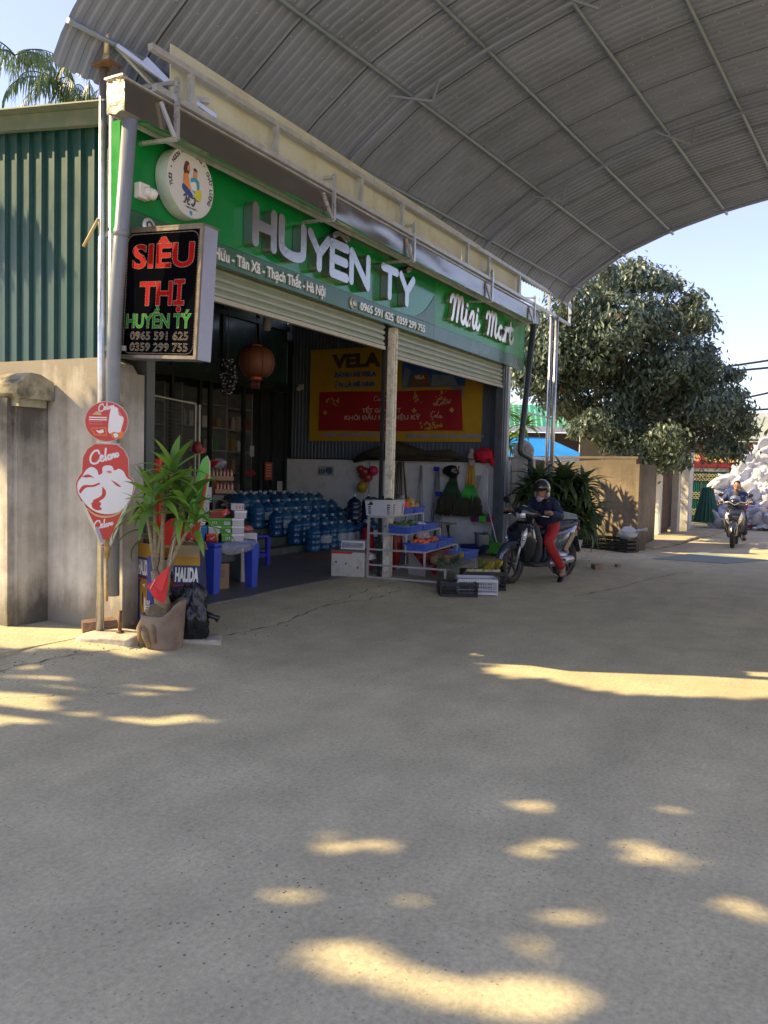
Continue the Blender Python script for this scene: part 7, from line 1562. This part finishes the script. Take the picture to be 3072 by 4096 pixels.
# gate piers and brown door
t = E('gate_pier', (22.6, 3.75, 0), 'narrow white and grey gate pier right of the tan wall', 'pier'); b = MB(); b.box((22.35, 4.02, 1.35), (.26, .12, 2.7)); wparent(b.build('pier', white_m), t); b = MB(); b.box((21.9, 4.1, 1.1), (.1, .35, 2.2)); 
wparent(b.build('white_edge', white_m), t)
t = E('brown_door', (22.9, 3.95, 0), 'narrow rusty brown door between the piers', 'door'); b = MB(); b.box((22.9, 3.98, 1.08), (.8, .06, 2.16), -.05); wparent(b.build('leaf', M('rust brown door', (.13, .08, .055), rough=.8, var=.35, sc=4, stretch=(1, 1, 3))), t); b = MB(); 
for i in range(9): b.box((22.9, 3.94, .15+i*.23), (.8, .03, .025), -.05)
wparent(b.build('slats', M('rust brown door')), t)
t = E('gate_pier', (23.6, 3.8, 0), 'grey pier between the brown door and the white pillar', 'pier'); b = MB(); b.box((23.55, 3.78, 1.12), (.45, .16, 2.24)); wparent(b.build('pier', M('pale grey render', (.48, .48, .46), rough=.8, dirt=(.3, .28, .22), damt=.4)), t); b = MB(); b.box((23.4, 3.69, 1.15), (.12, .02, .8)); wparent(b.build('worn_poster', white_m), t)
t = E('white_pillar', (24.2, 3.72, 0), 'tall white pillar with a broken dark foot at the lane corner', 'pillar'); b = MB(); b.box((24.25, 3.72, 1.6), (.62, .42, 3.2)); wparent(b.build('shaft', mat_plaster('white pillar plaster', (.66, .66, .64), (.07, .06, .05), h0=-.15, h1=4.5, amt=.8, topstain=False)), t)
b = MB(); 
for i in range(5): b.box((23.932, 3.62+.05*(i % 2), .8+.55*i), (.004, .02, .02))
wparent(b.build('bolt_holes', black_m), t)
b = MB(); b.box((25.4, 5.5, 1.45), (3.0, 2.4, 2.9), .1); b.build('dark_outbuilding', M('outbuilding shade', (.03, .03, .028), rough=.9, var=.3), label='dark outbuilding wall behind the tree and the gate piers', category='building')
# forecourt slab with a ragged edge and wet patch
b = MB(); pts = [(18.2, 3.35)]
for i in range(26): x = 18.2+i*.27; pts.append((x, 3.35-.35*math.sin(PI*i/30)+.05*mnoise.noise(Vector((x*3, 0, 0)))-(.5*sstep(22.5, 25, x))))
pts += [(25.5, 4.2), (18.2, 4.2)]; b.prism(pts, (0, 0, -.05), X_, Y_, .10); b.build('pavement', apron_m, kind='structure')
b = MB(); b.prism([(16.0, 2.95), (16.15, 1.65), (17.35, 1.05), (18.1, 2.35)], (0, 0, -.01), X_, Y_, .024); b.build('teal_patch', M('teal cement patch', (.21, .27, .245), rough=.85, var=.12, sc=2), kind='structure')
# shop across the end of the lane: green folding gate under a yellow sign
t = E('far_shop', (28.5, 4.2, 0), 'shop at the lane end with yellow sign over a green folding gate', 'shop'); 
b = MB(); b.box((29.6, 1.5, 2.35), (.3, 9.5, .75)); wparent(b.build('sign_board', M('mustard board', (.50, .34, .14), rough=.6, var=.1, sc=1.5)), t)
b = MB(); b.box((29.42, 1.5, 1.96), (.14, 9.5, .17)); b.box((29.43, 3.98, 2.4), (.05, .07, .7)); b.ball((29.42, 3.98, 2.05), (.06, .17, .12), 12); wparent(b.build('maroon_beam', M('maroon paint', (.16, .008, .02), rough=.5)), t)
wparent(text_mesh('lettering', 'HẢI THƠI', .30, .02, M('maroon lettering', (.28, .02, .03), rough=.6), (29.44, 3.72, 2.42), WU, Z_, width=1.45, bold=.01), t)
wparent(text_mesh('lettering', 'E', .30, .02, M('maroon lettering'), (29.44, 4.28, 2.42), WU, Z_, bold=.01), t)
b = MB(); b.box((29.75, 1.0, .95), (.2, 9.5, 1.9)); wparent(b.build('wall', M('shop wall grey', (.42, .43, .45), rough=.8, dirt=(.25, .25, .25), damt=.4)), t)
ggm = M('gate green', (.015, .13, .10), rough=.5, var=.12); b = MB(); ribbed(b, (29.5, 3.15, 0), Y_, 1.75, .05, 1.72, .06, .03, (-1, 0, 0), rw=.4); wparent(b.build('folding_gate', ggm), t)
b = MB(); 
for zc in (1.6, 1.47, .98, .85, .42, .3, -.1): 
    if zc < 0: continue
    for i in range(17):
        y = 3.2+i*.1; b.bar((29.44, y, zc-.055), (29.44, y+.1, zc+.055), .014); b.bar((29.44, y, zc+.055), (29.44, y+.1, zc-.055), .014)
wparent(b.build('lattice', M('pale yellow lattice', (.50, .45, .22), rough=.5)), t)
b = MB()
for i in range(8): b.box((29.45, 3.25+i*.2, 1.79), (.04, .13, .10))
b.box((29.47, 3.95, 1.79), (.02, 1.7, .14)); wparent(b.build('top_lights', M('cream fanlight', (.66, .64, .52), rough=.5)), t)
b = MB(); b.prism([(-3.3, 2.80), (5.3, 2.80), (5.3, 2.82), (-3.3, 2.82)], (29.2, 0, 0), Y_, Z_, .6)
b.quad((29.2, -4.5, 2.74), (29.2, 5.8, 2.74), (32.8, 5.8, 3.75), (32.8, -4.5, 3.75)); wparent(b.build('roof', M('pale green tin', (.27, .31, .24), rough=.55, var=.1, sc=1.2)), t)
b = MB()
for i in range(40): b.bar((29.2, -4.4+i*.25, 2.76), (32.8, -4.4+i*.25, 3.77), .02)
wparent(b.build('roof_ribs', M('pale green tin')), t)
# big pale warehouse farther off
t = E('warehouse', (60, 6, 0), 'pale grey warehouse seen over the tin roof', 'warehouse'); b = MB(); b.box((62, 0, 2.2), (14, 26, 4.4)); wparent(b.build('walls', M('pale warehouse sheet', (.30, .35, .42), rough=.6, var=.06)), t); b = MB(); b.prism([(-14, 4.4), (14, 4.4), (0, 5.9)], (54.9, 0, 0), Y_, Z_, 15); wparent(b.build('roof', M('pale warehouse roof', (.36, .40, .45), rough=.6)), t)
b = MB(); 
for i in range(5): b.box((54.95, -5+i*3.4, 3.2), (.1, 1.4, 1.2))
wparent(b.build('windows', M('warehouse window', (.30, .35, .40), rough=.4)), t)
# white woven sacks heaped against the shop
sackm, tt, bb_ = newmat('white sack heap'); mp = coords(tt, world=True); n1 = noise_node(tt, mp, 1.6, 8, .6); n2 = noise_node(tt, mp, 7, 8, .7)
c = ramp(tt, n1.outputs['Fac'], [(.0, (.40, .46, .58)), (.42, (.50, .54, .63)), (.60, (.60, .62, .68)), (.70, (.48, .38, .38)), (.78, (.25, .38, .50))]).outputs[0]  # bluish stops put the shade lying on the heap into its colour
c = mixc(tt, .5, c, ramp(tt, n2.outputs['Fac'], [(.35, (.62, .60, .60)), (.6, (1, 1, 1))]).outputs[0], 'MULTIPLY'); tt.links.new(c, bb_.inputs['Base Color']); bb_.inputs['Roughness'].default_value = .6; MATS['white sack heap'] = sackm
def heap(u, v):
    y = lerp(3.3, -6.5, u); top = 1.5+1.15*sstep(3.3, 2.2, y)+1.9*sstep(1.4, -.3, y)+.25*mnoise.noise(Vector((y*1.3, 2, 0)))
    z = top*v; x = 29.2-2.2*(1-v)**1.3-.1*(1-sstep(3.4, 2.8, y)); q = Vector((x, y*1.0, z)); r1 = 1-abs(mnoise.noise(q*1.25+Vector((3, 0, 9))))*2.6; r2 = 1-abs(mnoise.noise(q*2.9))*2.4; r3 = 1-abs(mnoise.noise(Vector((q.x*6, q.y*6+q.z*4, q.z*3))))*2.2
    return q+Vector((-.22*r1-.17*r2-.10*r3, .12*r2+.05*r3, .08*r1+.04*r3))
b = MB(); b.grid(heap, 260, 130); rgh = random.Random(3)
for i in range(150):
    u, v = rgh.uniform(0, .62), rgh.uniform(.05, 1); p = heap(u, v)-Vector((.05, 0, 0)); mt_ = Euler((rgh.uniform(-.9, .9), rgh.uniform(.2, 1.1), rgh.uniform(-1, 1))).to_matrix(); s = rgh.uniform(.8, 1.25)
    cloth_blob(b, p, (.34*s, .24*s, .10*s), i, .32, 24, 2.6, None, mt_)
b.build('sack_heap', sackm, kind='stuff', label='tall heap of white woven sacks and plastic against the far shop', category='sack heap')
random.seed(61); cols = [(.6, .6, .62), (.62, .6, .58), (.5, .54, .6), (.45, .08, .08), (.10, .25, .45), (.3, .26, .2), (.58, .6, .66)]
b = MB(); ms = [M('scrap %d' % i, c, rough=.6, var=.15) for i, c in enumerate(cols)]
for i in range(230):
    y = rnd(-4.5, 2.9); x = 27.0+rnd(-.25, .9); s = rnd(.05, .17); b.mat(random.choice(ms)); cloth_blob(b, (x, y, rnd(.02, .25)+(x-26.7)*.25), (s, s*rnd(.7, 1.6), s*rnd(.4, .8)), i, .5, 12)
b.build('scrap_plastic', None, kind='stuff', label='low spread of mixed plastic scrap at the foot of the sack heap', category='scrap')
t = E('pipe_rail', (26.7, 0, 0), 'low rusty red pipe rail before the scrap plastic', 'rail'); b = MB(); b.tube([(26.65, 1.25, .62), (26.6, -.5, .60), (26.6, -4.5, .60)], .022, 8); wparent(b.build('top_rail', M('rusty red pipe', (.30, .05, .05), rough=.6)), t)
for y in (1.2, -.3, -1.8, -3.4): b = MB(); b.tube([(26.62, y, 0), (26.62, y, .6)], .018, 7); wparent(b.build('post', M('rusty red pipe')), t)
b = MB(); b.mat(M('dark brown heap', (.06, .05, .045), rough=.9, var=.5, sc=12)); cloth_blob(b, (27.2, -.4, .75), (.3, 1.1, .35), 4, .5, 40, 4); b.build('netting_heap', None, label='dark tangled netting lying on the scrap heap', category='netting')
# green net tent, wooden star, flowers
t = E('net_cage', (27.0, 3.05, 0), 'dark green pleated net cage standing before the folding gate', 'net cage'); b = MB(); n = 60
def cage(u, v):
    r = lerp(.37, .16, v)*(1+.07*math.cos(u*2*PI*18)*(1-v*.4)); return Vector((27.0+r*math.cos(2*PI*u), 3.42+r*math.sin(2*PI*u), .20+1.0*v))
b.grid(cage, 144, 10); wparent(b.build('net', M('green netting', (.012, .09, .06), rough=.65, var=.3, sc=9)), t); b = MB(); b.tube([cage(k/24, 1) for k in range(24)], .02, 6, closed=True); b.tube([cage(k/24, 0) for k in range(24)], .02, 6, closed=True)
wparent(b.build('hoops', dgrn), t)
b = MB(); sc_p = []
for k in range(10): a = PI/2+k*PI/5; r = .27 if k % 2 == 0 else .115; sc_p.append(Vector((27.4, 3.68-r*math.cos(a)*-1, 1.62+r*math.sin(a))))
b.tube(sc_p, .024, 6, closed=True)
b.bar((27.42, 3.68, .2), (27.42, 3.68, 1.42), .03); b.build('star', M('dusty pink wood', (.34, .17, .14), rough=.8), label='large pinkish wooden star standing before the folding gate', category='star')
def flowers(name, c, r, m, n, label, seed):
    rg = random.Random(seed); b = MB()
    for i in range(n): p = Vector(c)+Vector((rg.gauss(0, r[0]), rg.gauss(0, r[1]), rg.gauss(0, r[2]))); b.ball(p, rg.uniform(.03, .07), 6, .6, i)
    b.build(name, m, label=label, category='flowers')
flowers('flower_wreath', (26.9, 2.45, .62), (.06, .10, .12), M('bright red petals', (.55, .01, .03), rough=.6), 26, 'red flower wreath left of the oncoming scooter', 1); flowers('flower_wreath', (26.9, 2.35, .20), (.06, .22, .08), M('bright red petals'), 16, 'red flowers lying low by the scrap heap', 2)
flowers('flower_bunch', (26.9, 1.02, 1.0), (.05, .08, .14), M('magenta petals', (.50, .01, .12), rough=.6), 26, 'magenta flowers behind the rider\'s shoulder', 3); flowers('leaf_bunch', (26.9, .72, 1.1), (.05, .07, .20), M('lime leaves', (.15, .45, .05), rough=.6), 30, 'bright lime green leaves beside the magenta flowers', 4)
flowers('flower_bunch', (26.9, -.15, 1.18), (.05, .12, .03), M('bright red petals'), 7, 'few red flowers above the dark netting', 5); flowers('leaf_bunch', (27.0, -.2, 1.05), (.05, .3, .06), drac2_m, 30, 'dark green foliage under the red flowers at the right', 6)
for i, y in enumerate((.15, -.35)):
    b = MB(); b.lathe([(.02, 0), (.022, .5), (.20, .75), (.19, .76), (0, .55)], (26.6, y, .42), 10); b.build('white_funnel', M('cream funnel', (.55, .52, .42), rough=.5), label=['cream funnel shape standing left among the netting', 'cream funnel shape standing right among the netting'][i], category='funnel')
# overhead cables
def cable(p, q, sag, r, label):
    P0, P1 = Vector(p), Vector(q); b = MB(); b.tube([P0.lerp(P1, k/16)-Z_*sag*4*(k/16)*(1-k/16) for k in range(17)], r, 6); b.build('cable', M('cable black', (.03, .03, .035), rough=.6), label=label, category='cable', group='overhead cables')
def ext(a, b): a, b = Vector(a), Vector(b); return a-(b-a)*1.6, b+(b-a)*4
cable(*ext((26.78, 3.565, 5.0), (27.67, 1.97, 5.36)), .25, .036, 'highest thick overhead cable'); cable(*ext((26.78, 3.56, 4.88), (27.66, 1.96, 5.14)), .25, .036, 'thick cable just under the highest'); cable(*ext((26.99, 3.05, 3.98), (27.63, 1.92, 4.33)), .2, .034, 'third overhead cable down, right of the tree'); cable(*ext((26.98, 3.02, 3.72), (27.61, 1.89, 3.84)), .2, .034, 'fourth overhead cable down')
cable((40, 12, 4.3), (46, -14, 4.9), .3, .012, 'thin far cable above the warehouse roof'); cable((40, 12, 3.6), (46, -14, 3.9), .3, .012, 'thin far cable crossing the warehouse wall')

# ------------------------------------------------------------------ trees
def leaf_quad(mb, p, nrm, L, w, rg, ax=None):
    a = nrm.orthogonal().normalized(); a = Matrix.Rotation(rg.uniform(0, 2*PI), 3, nrm)@a
    if ax: a = (ax-nrm*ax.dot(nrm)).normalized()
    s = nrm.cross(a); q = [p-a*L*.5, p+s*w*.5+nrm*L*.06, p+a*L*.5-nrm*L*.05, p-s*w*.5+nrm*L*.06]
    mb._f([mb.bm.verts.new(v) for v in q])
def crown(mb, clumps, rg, per, L, w, hang=.35):
    """clumps: (centre, radius). leaves sit in small sprays near each clump's skin, drooping outward"""
    for c, r in clumps:
        c = Vector(c)
        for i in range(int(per*r*r*(1 if r > .3 else 1.6))):
            d = Vector((rg.gauss(0, 1), rg.gauss(0, 1), rg.gauss(0, 1))).normalized(); k = rg.uniform(.55, 1.08)**.6
            tip = c+Vector((d.x*r, d.y*r, d.z*r*.85))*k
            for j in range(7):
                o = Vector((rg.gauss(0, .5), rg.gauss(0, .5), rg.gauss(0, .35)))*L*1.5; n = (d+Vector((rg.gauss(0, .5), rg.gauss(0, .5), rg.gauss(.3, .5)))).normalized(); leaf_quad(mb, tip+o, n, L*rg.uniform(.7, 1.25), w*rg.uniform(.7, 1.2), rg, Vector((d.x*.6+rg.gauss(0, .4), d.y*.6+rg.gauss(0, .4), -.75)))
def limb_net(mb, base, top, clumps, rg, r0=.2):
    mb.tube([base, Vector(base).lerp(Vector(top), .5)+Vector((.1, .1, 0)), top], [r0, r0*.8, r0*.6], 9)
    for c, r in clumps:
        c = Vector(c); m = Vector(top).lerp(c, .5)+Vector((rg.uniform(-.3, .3), rg.uniform(-.3, .3), rg.uniform(0, .4))); mb.tube([top, m, c], [r0*.35, r0*.22, r0*.08], 6)
        for k in range(3): mb.tube([m, m.lerp(c, .6)+Vector((rg.uniform(-.6, .6)*r, rg.uniform(-.6, .6)*r, rg.uniform(-.5, .5)*r)), c+Vector((rg.uniform(-.8, .8), rg.uniform(-.8, .8), rg.uniform(-.7, .7)))*r], [r0*.1, r0*.06, .008], 5)
tleaf = leafmat('big tree leaf', (.023, .052, .042), (.125, .17, .115), .16); oleaf = leafmat('dry tree leaf', (.16, .07, .02), (.26, .14, .04), .15)
tree = E('broadleaf_tree', (22.6, 5.6, 0), 'big broad leaved tree with some rusty leaves over the tan wall', 'tree'); rg = random.Random(5)
CL = [(21.54, 3.75, 6.29, 0.2), (21.04, 3.25, 5.76, 0.26), (20.89, 2.93, 5.35, 0.22), (22.85, 3.07, 5.42, 0.17), (22.06, 3.0, 4.67, 0.23), (21.01, 2.73, 4.19, 0.2), (22.68, 2.43, 4.13, 0.21), (22.76, 2.33, 3.69, 0.18), (21.8, 1.97, 3.12, 0.17), (22.36, 2.03, 2.85, 0.26), (22.41, 2.23, 2.23, 0.25), (21.7, 2.67, 2.17, 0.24), (20.73, 3.24, 1.96, 0.19), (21.68, 3.9, 1.9, 0.24), (20.9, 4.26, 1.88, 0.17), (20.39, 4.55, 1.93, 0.18), (19.95, 5.49, 2.65, 0.25), (22.18, 4.37, 6.73, 0.17), (20.97, 4.5, 6.66, 0.21), (19.89, 4.96, 6.35, 0.21), (20.6, 6.9, 4.0, .6), (21.2, 6.5, 3.55, .5), (22.0, 6.2, 3.3, .5), (20.4, 6.3, 4.6, .6), (21.3, 5.9, 4.3, .6), (21.2, 7.5, 4.6, .6), (20.7, 5.4, 4.5, .6), (21.0, 7.2, 5.2, .5), (22.1, 3.7, 3.9, .6), (21.6, 4.3, 3.9, .6), (20.9, 6.64, 5.06, 0.77), (20.78, 7.11, 4.42, 0.66), (21.43, 7.58, 5.52, 0.5), (23.19, 6.75, 4.49, 0.78), (21.66, 5.88, 5.45, 0.78), (20.11, 5.79, 5.8, 0.62), (21.4, 5.21, 6.32, 0.59), (20.98, 4.56, 6.39, 0.4), (20.99, 3.96, 6.25, 0.28), (20.31, 4.73, 5.17, 0.83), (21.02, 4.05, 5.36, 0.67), (23.26, 3.83, 5.59, 0.55), (23.22, 3.38, 5.62, 0.3), (21.89, 5.58, 4.5, 0.79), (22.34, 4.7, 4.39, 0.91), (21.16, 3.56, 4.33, 0.73), (21.7, 3.17, 4.2, 0.46), (22.82, 2.84, 4.06, 0.41), (21.9, 5.01, 3.38, 0.78), (22.6, 4.39, 3.29, 0.85), (23.12, 3.59, 3.45, 0.73), (21.26, 2.67, 3.23, 0.53), (22.95, 2.41, 3.42, 0.35), (23.2, 2.26, 2.92, 0.24), (21.1, 5.18, 2.72, 0.44), (20.1, 5.25, 2.82, 0.28), (21.37, 4.49, 2.48, 0.49), (20.69, 3.64, 2.42, 0.44), (23.3, 3.46, 2.63, 0.46), (23.5, 2.74, 2.71, 0.43), (22.73, 2.37, 2.33, 0.18), (20.95, 4.26, 2.06, 0.2), (22.9, 4.01, 2.15, 0.21), (21.35, 5.04, 2.25, 0.24)]
b = MB(); tb_ = Vector((22.6, 5.6, 0)); cl = [((x-22.6, y-5.6, z), r) for x, y, z, r in CL]; b.mat(tleaf); crown(b, cl, rg, 400, .165, .078)
b.build('crown', None, tree); b = MB(); crown(b, [(c, r) for c, r in cl if rg.random() < .45], rg, 26, .12, .06); b.build('dry_leaves', oleaf, tree)
b = MB(); limb_net(b, (0, 0, 0), (-.1, -.1, 2.1), cl, rg, .13); b.build('trunk', M('dark tree bark', (.09, .075, .055), rough=.9, var=.3, sc=12), tree)
# low wall with a projecting pier left of the shop
t = E('low_wall', (4.9, 6.4, .1), 'low grimy plastered wall pier with a moulded coping at the left edge', 'wall')
b = MB(); b.box((5.015, 8.4, 1.1), (.33, 4.1, 2.1)); b.box((4.99, 6.85, 1.10), (.40, .9, 2.06)) ; wparent(b.build('wall', grim_m), t)
b = MB(); b.prism([(-.10, 0), (.24, 0), (.24, .16), (.10, .22), (-.0, .23), (-.15, .12), (-.15, .04)], (4.93, 12, 2.13), X_, Z_, 5.74); b.prism([(-.05, -.07), (.24, -.07), (.24, 0), (-.05, 0)], (4.88, 12, 2.13), X_, Z_, 5.70)
wparent(b.build('coping', M('mossy coping', (.34, .31, .22), rough=.9, var=.35, sc=6, dirt=(.04, .035, .028), damt=1.0, dsc=4, bump=.5)), t)
b = MB(); rock_box(b, (4.95, 6.5, 2.10), (.2, .2, .06), .1, .02, 2); wparent(b.build('loose_tile', conc_m), t)
# palm beyond the shop roof
t = E('palm_tree', (9.9, 12.0, 0), 'slender palm with ragged hanging fronds beyond the shop roof', 'palm'); b = MB(); b.tube([(0, 0, 0), (.1, 0, 4), (0, 0, 7.6)], [.16, .11, .08], 10); b.build('trunk', bark_m, t)
rgp = random.Random(8)
for hx, hy, hz, n in ((0, 0, 8.0, 15), (-.4, .5, 8.4, 9), (.4, -.4, 7.8, 9)):
    b = MB()
    for i in range(n):
        a = rgp.uniform(0, 2*PI); el = rgp.uniform(.1, 1.1); d = Vector((math.cos(a)*math.cos(el), math.sin(a)*math.cos(el), math.sin(el))); q = Vector((hx, hy, hz)); L = rgp.uniform(1.0, 1.5); ax = d.cross(Z_).normalized(); pts = []
        for k in range(13):
            pts.append(q.copy()); d = Matrix.Rotation(-.17, 3, ax)@d; q = q+d*L/12
        b.tube(pts, [.014*(1-k/14) for k in range(13)], 4)
        for k in range(2, 13):
            for s in (-1, 1):
                for f in (0, .5):
                    if rgp.random() < .12: continue
                    p = pts[k-1].lerp(pts[k], f); strap(b, p, (ax*s*rgp.uniform(.25, .6)+Vector((0, 0, -.8))+ (pts[k]-pts[k-1])*2).normalized(), rgp.uniform(.28, .5)*(1.15-k/16), .024, .35, n=3)
    b.build('fronds', drac2_m, t)
# small shade trees seen over the far side of the roof are left out; the tall tree whose shade dapples the road stands left of the shop
t = E('shade_tree', (.4, 12.2, 0), 'large leafy tree left of the shop casting dappled shade over the road', 'tree'); rgs = random.Random(99); b = MB()
GAP = [(4.25, 4.15, 0.22, 0.09), (3.75, 3.66, 0.14, 0.06), (3.92, 3.39, 0.11, 0.05), (3.06, 3.73, 0.12, 0.04), (4.39, 2.38, 0.06, 0.04), (3.45, 4.85, 0.60, 0.58), (3.52, 4.01, 0.17, 0.11), (4.06, 4.74, 0.1, 0.07), (3.74, 1.21, 0.13, 0.05), (4.09, 0.63, 0.08, 0.05), (2.93, 1.81, 0.12, 0.08), (3.0, 1.66, 0.09, 0.04), (3.34, 1.04, 0.13, 0.05), (3.55, 0.66, 0.13, 0.06), (3.55, 0.49, 0.13, 0.05), (2.47, 1.68, 0.11, 0.04), (2.69, 1.3, 0.08, 0.05), (2.93, 0.75, 0.1, 0.05), (3.25, 0.2, 0.09, 0.08), (2.26, 1.37, 0.19, 0.08), (2.22, 1.07, 0.12, 0.08), (2.34, 0.79, 0.2, 0.11), (2.6, 0.81, 0.11, 0.05)]
def sunlit(x, y):
    """ground spots where the crown has a gap towards the sun"""
    w1 = mnoise.noise(Vector((x*5, y*5, 0)))
    for gx, gy, a, c in GAP:
        dx, dy = x-gx, y-gy; u = (dx*.479-dy*.878)/(a+.085); v = (dx*.878+dy*.479)/(c+.075)
        if u*u+v*v < 1+.55*w1: return True
    fw = x*.878+y*.479
    if x < 5.9 and y > 4.6 and fw > 6.42+.10*w1: return True
    if x > 5.96+.5*max(0, 1.3-y)+.10*w1+.14*mnoise.noise(Vector((x*1.5, y*2.5, 4))) and y < 2.5+.2*w1: return True
    return False
made = 0
while made < 15000:
    gx, gy, h = rgs.uniform(.5, 7.4), rgs.uniform(-2.6, 6.2), 6.6+rgs.uniform(-1, 1)*rgs.uniform(.3, 2.2)
    x, y = gx-.565*h, gy+1.13*h
    if x > 4.7 and y > 4.8: continue
    rt_, fw_ = .4787*x-.878*y, .878*x+.479*y
    if fw_ > 0 and rt_/fw_ > -.56: continue
    if math.hypot((x-.1)/4.6, (y-9.3)/5.6) > 1+.12*mnoise.noise(Vector((x, y, 0))): continue
    if sunlit(gx, gy): continue
    tt_ = (5.18-x)/.50; yw, zw = y-tt_, h-.885*tt_
    if 5.3 < yw < 9:
        if 2.3 < zw < 3.5: continue
        if 0 < zw < 2.5 and -.30 < (zw-1.757-(yw-5.804)*.885) < .08: continue
        if 2.0 < zw < 2.5: continue
    made += 1
    n = Vector((rgs.gauss(-.15, .5), rgs.gauss(.5, .5), rgs.gauss(.7, .4))).normalized(); leaf_quad(b, Vector((x-.4, y-12.2, h)), n, rgs.uniform(.25, .40), rgs.uniform(.14, .22), rgs)
b.build('crown', tleaf, t)
b = MB(); b.tube([(0, 0, 0), (.1, .1, 2.2), (0, -.3, 4.4)], [.34, .27, .2], 12)
for i in range(14):
    a = 2*PI*i/14+rgs.uniform(-.2, .2); r = rgs.uniform(1.5, 4); e = Vector((-.3+r*math.cos(a)*.8, -3+r*math.sin(a)*1.0, 6.4+rgs.uniform(-.6, .8)))
    if e.x > 2.6: continue
    b.tube([(0, -.3, 4.2), Vector((0, -.3, 4.4)).lerp(e, .5)+Vector((0, 0, .4)), e], [.11, .07, .02], 7)
b.build('trunk', bark_m, t)
# houses across the road
t = E('opposite_house', (9, -11, 0), 'cream rendered house across the road from the shop', 'house'); b = MB(); b.box((9.5, -12.5, 3.2), (9, 4, 6.4)); wparent(b.build('walls', M('cream render', (.62, .57, .42), rough=.85, var=.1, sc=.8)), t)
b = MB(); 
for x in (6.6, 9.5, 12.4):
    b.box((x, -10.48, 4.6), (1.3, .06, 1.3)); b.box((x, -10.48, 1.2), (1.5, .06, 2.4))
wparent(b.build('windows', M('opposite glass', (.05, .07, .08), rough=.2)), t); b = MB(); b.box((9.5, -10.9, 3.3), (9.4, 1.6, .15)); b.box((9.5, -12, 6.45), (9.6, 5, .12)); wparent(b.build('ledges', M('terracotta ledge', (.35, .15, .09))), t)
t = E('opposite_house', (19, -12, 0), 'pale green house farther along across the road', 'house'); b = MB(); b.box((19.5, -13, 2.6), (8, 4, 5.2)); wparent(b.build('walls', M('mint render', (.45, .55, .42), rough=.85, var=.1, sc=.8)), t); b = MB()
for x in (17.5, 21): b.box((x, -10.98, 1.3), (1.8, .06, 2.4)); b.box((x, -10.98, 3.9), (1.2, .06, 1.1))
wparent(b.build('windows', M('opposite glass')), t); b = MB(); b.prism([(-4.3, 0), (4.3, 0), (0, 1.6)], (19.5, -10.7, 5.2), X_, Z_, -4.6); wparent(b.build('roof', M('terracotta ledge')), t)

# cracked joint where the forecourt meets the road, and one along the left slab
def crack_strip(pts, w, seed, n=90):
    rg = random.Random(seed); b = MB(); P_ = smooth_path(pts, 18); prev = None
    for i, (x, y) in enumerate(P_):
        x += .05*mnoise.noise(Vector((i*.21, seed, 0))); y += .05*mnoise.noise(Vector((i*.23, seed, 5)))+.012*rg.uniform(-1, 1); ww = w*max(.12, .6+1.6*mnoise.noise(Vector((i*.31, seed, 9))))
        z = gz(x, y)+.004; row = [b.bm.verts.new((x, y-ww, z)), b.bm.verts.new((x, y+ww, z))]
        if prev: b._f([prev[0], row[0], row[1], prev[1]])
        prev = row
    b.build('ground_crack', M('crack dirt', (.12, .10, .07), rough=.95, var=.4, sc=20), kind='structure')
crack_strip([(5.7, 4.75), (6.6, 4.70), (7.6, 4.86), (8.5, 4.72), (9.3, 4.78)], .008, 1); crack_strip([(7.9, 4.9), (8.8, 5.0), (9.6, 5.05)], .006, 2)
crack_strip([(3.5, 5.35), (4.1, 5.22), (4.7, 5.02), (5.0, 4.92)], .008, 4); crack_strip([(3.4, 4.9), (3.75, 4.55), (4.1, 4.2)], .004, 5); crack_strip([(10.5, 2.9), (11.6, 2.6), (13.0, 2.4), (14.5, 2.0)], .010, 6); crack_strip([(6.4, 3.6), (7.3, 3.3), (8.2, 3.25)], .003, 7)
crack_strip([(18.1, 3.3), (19.5, 3.12), (21, 3.0), (22.4, 2.95), (23.6, 2.75)], .03, 8)
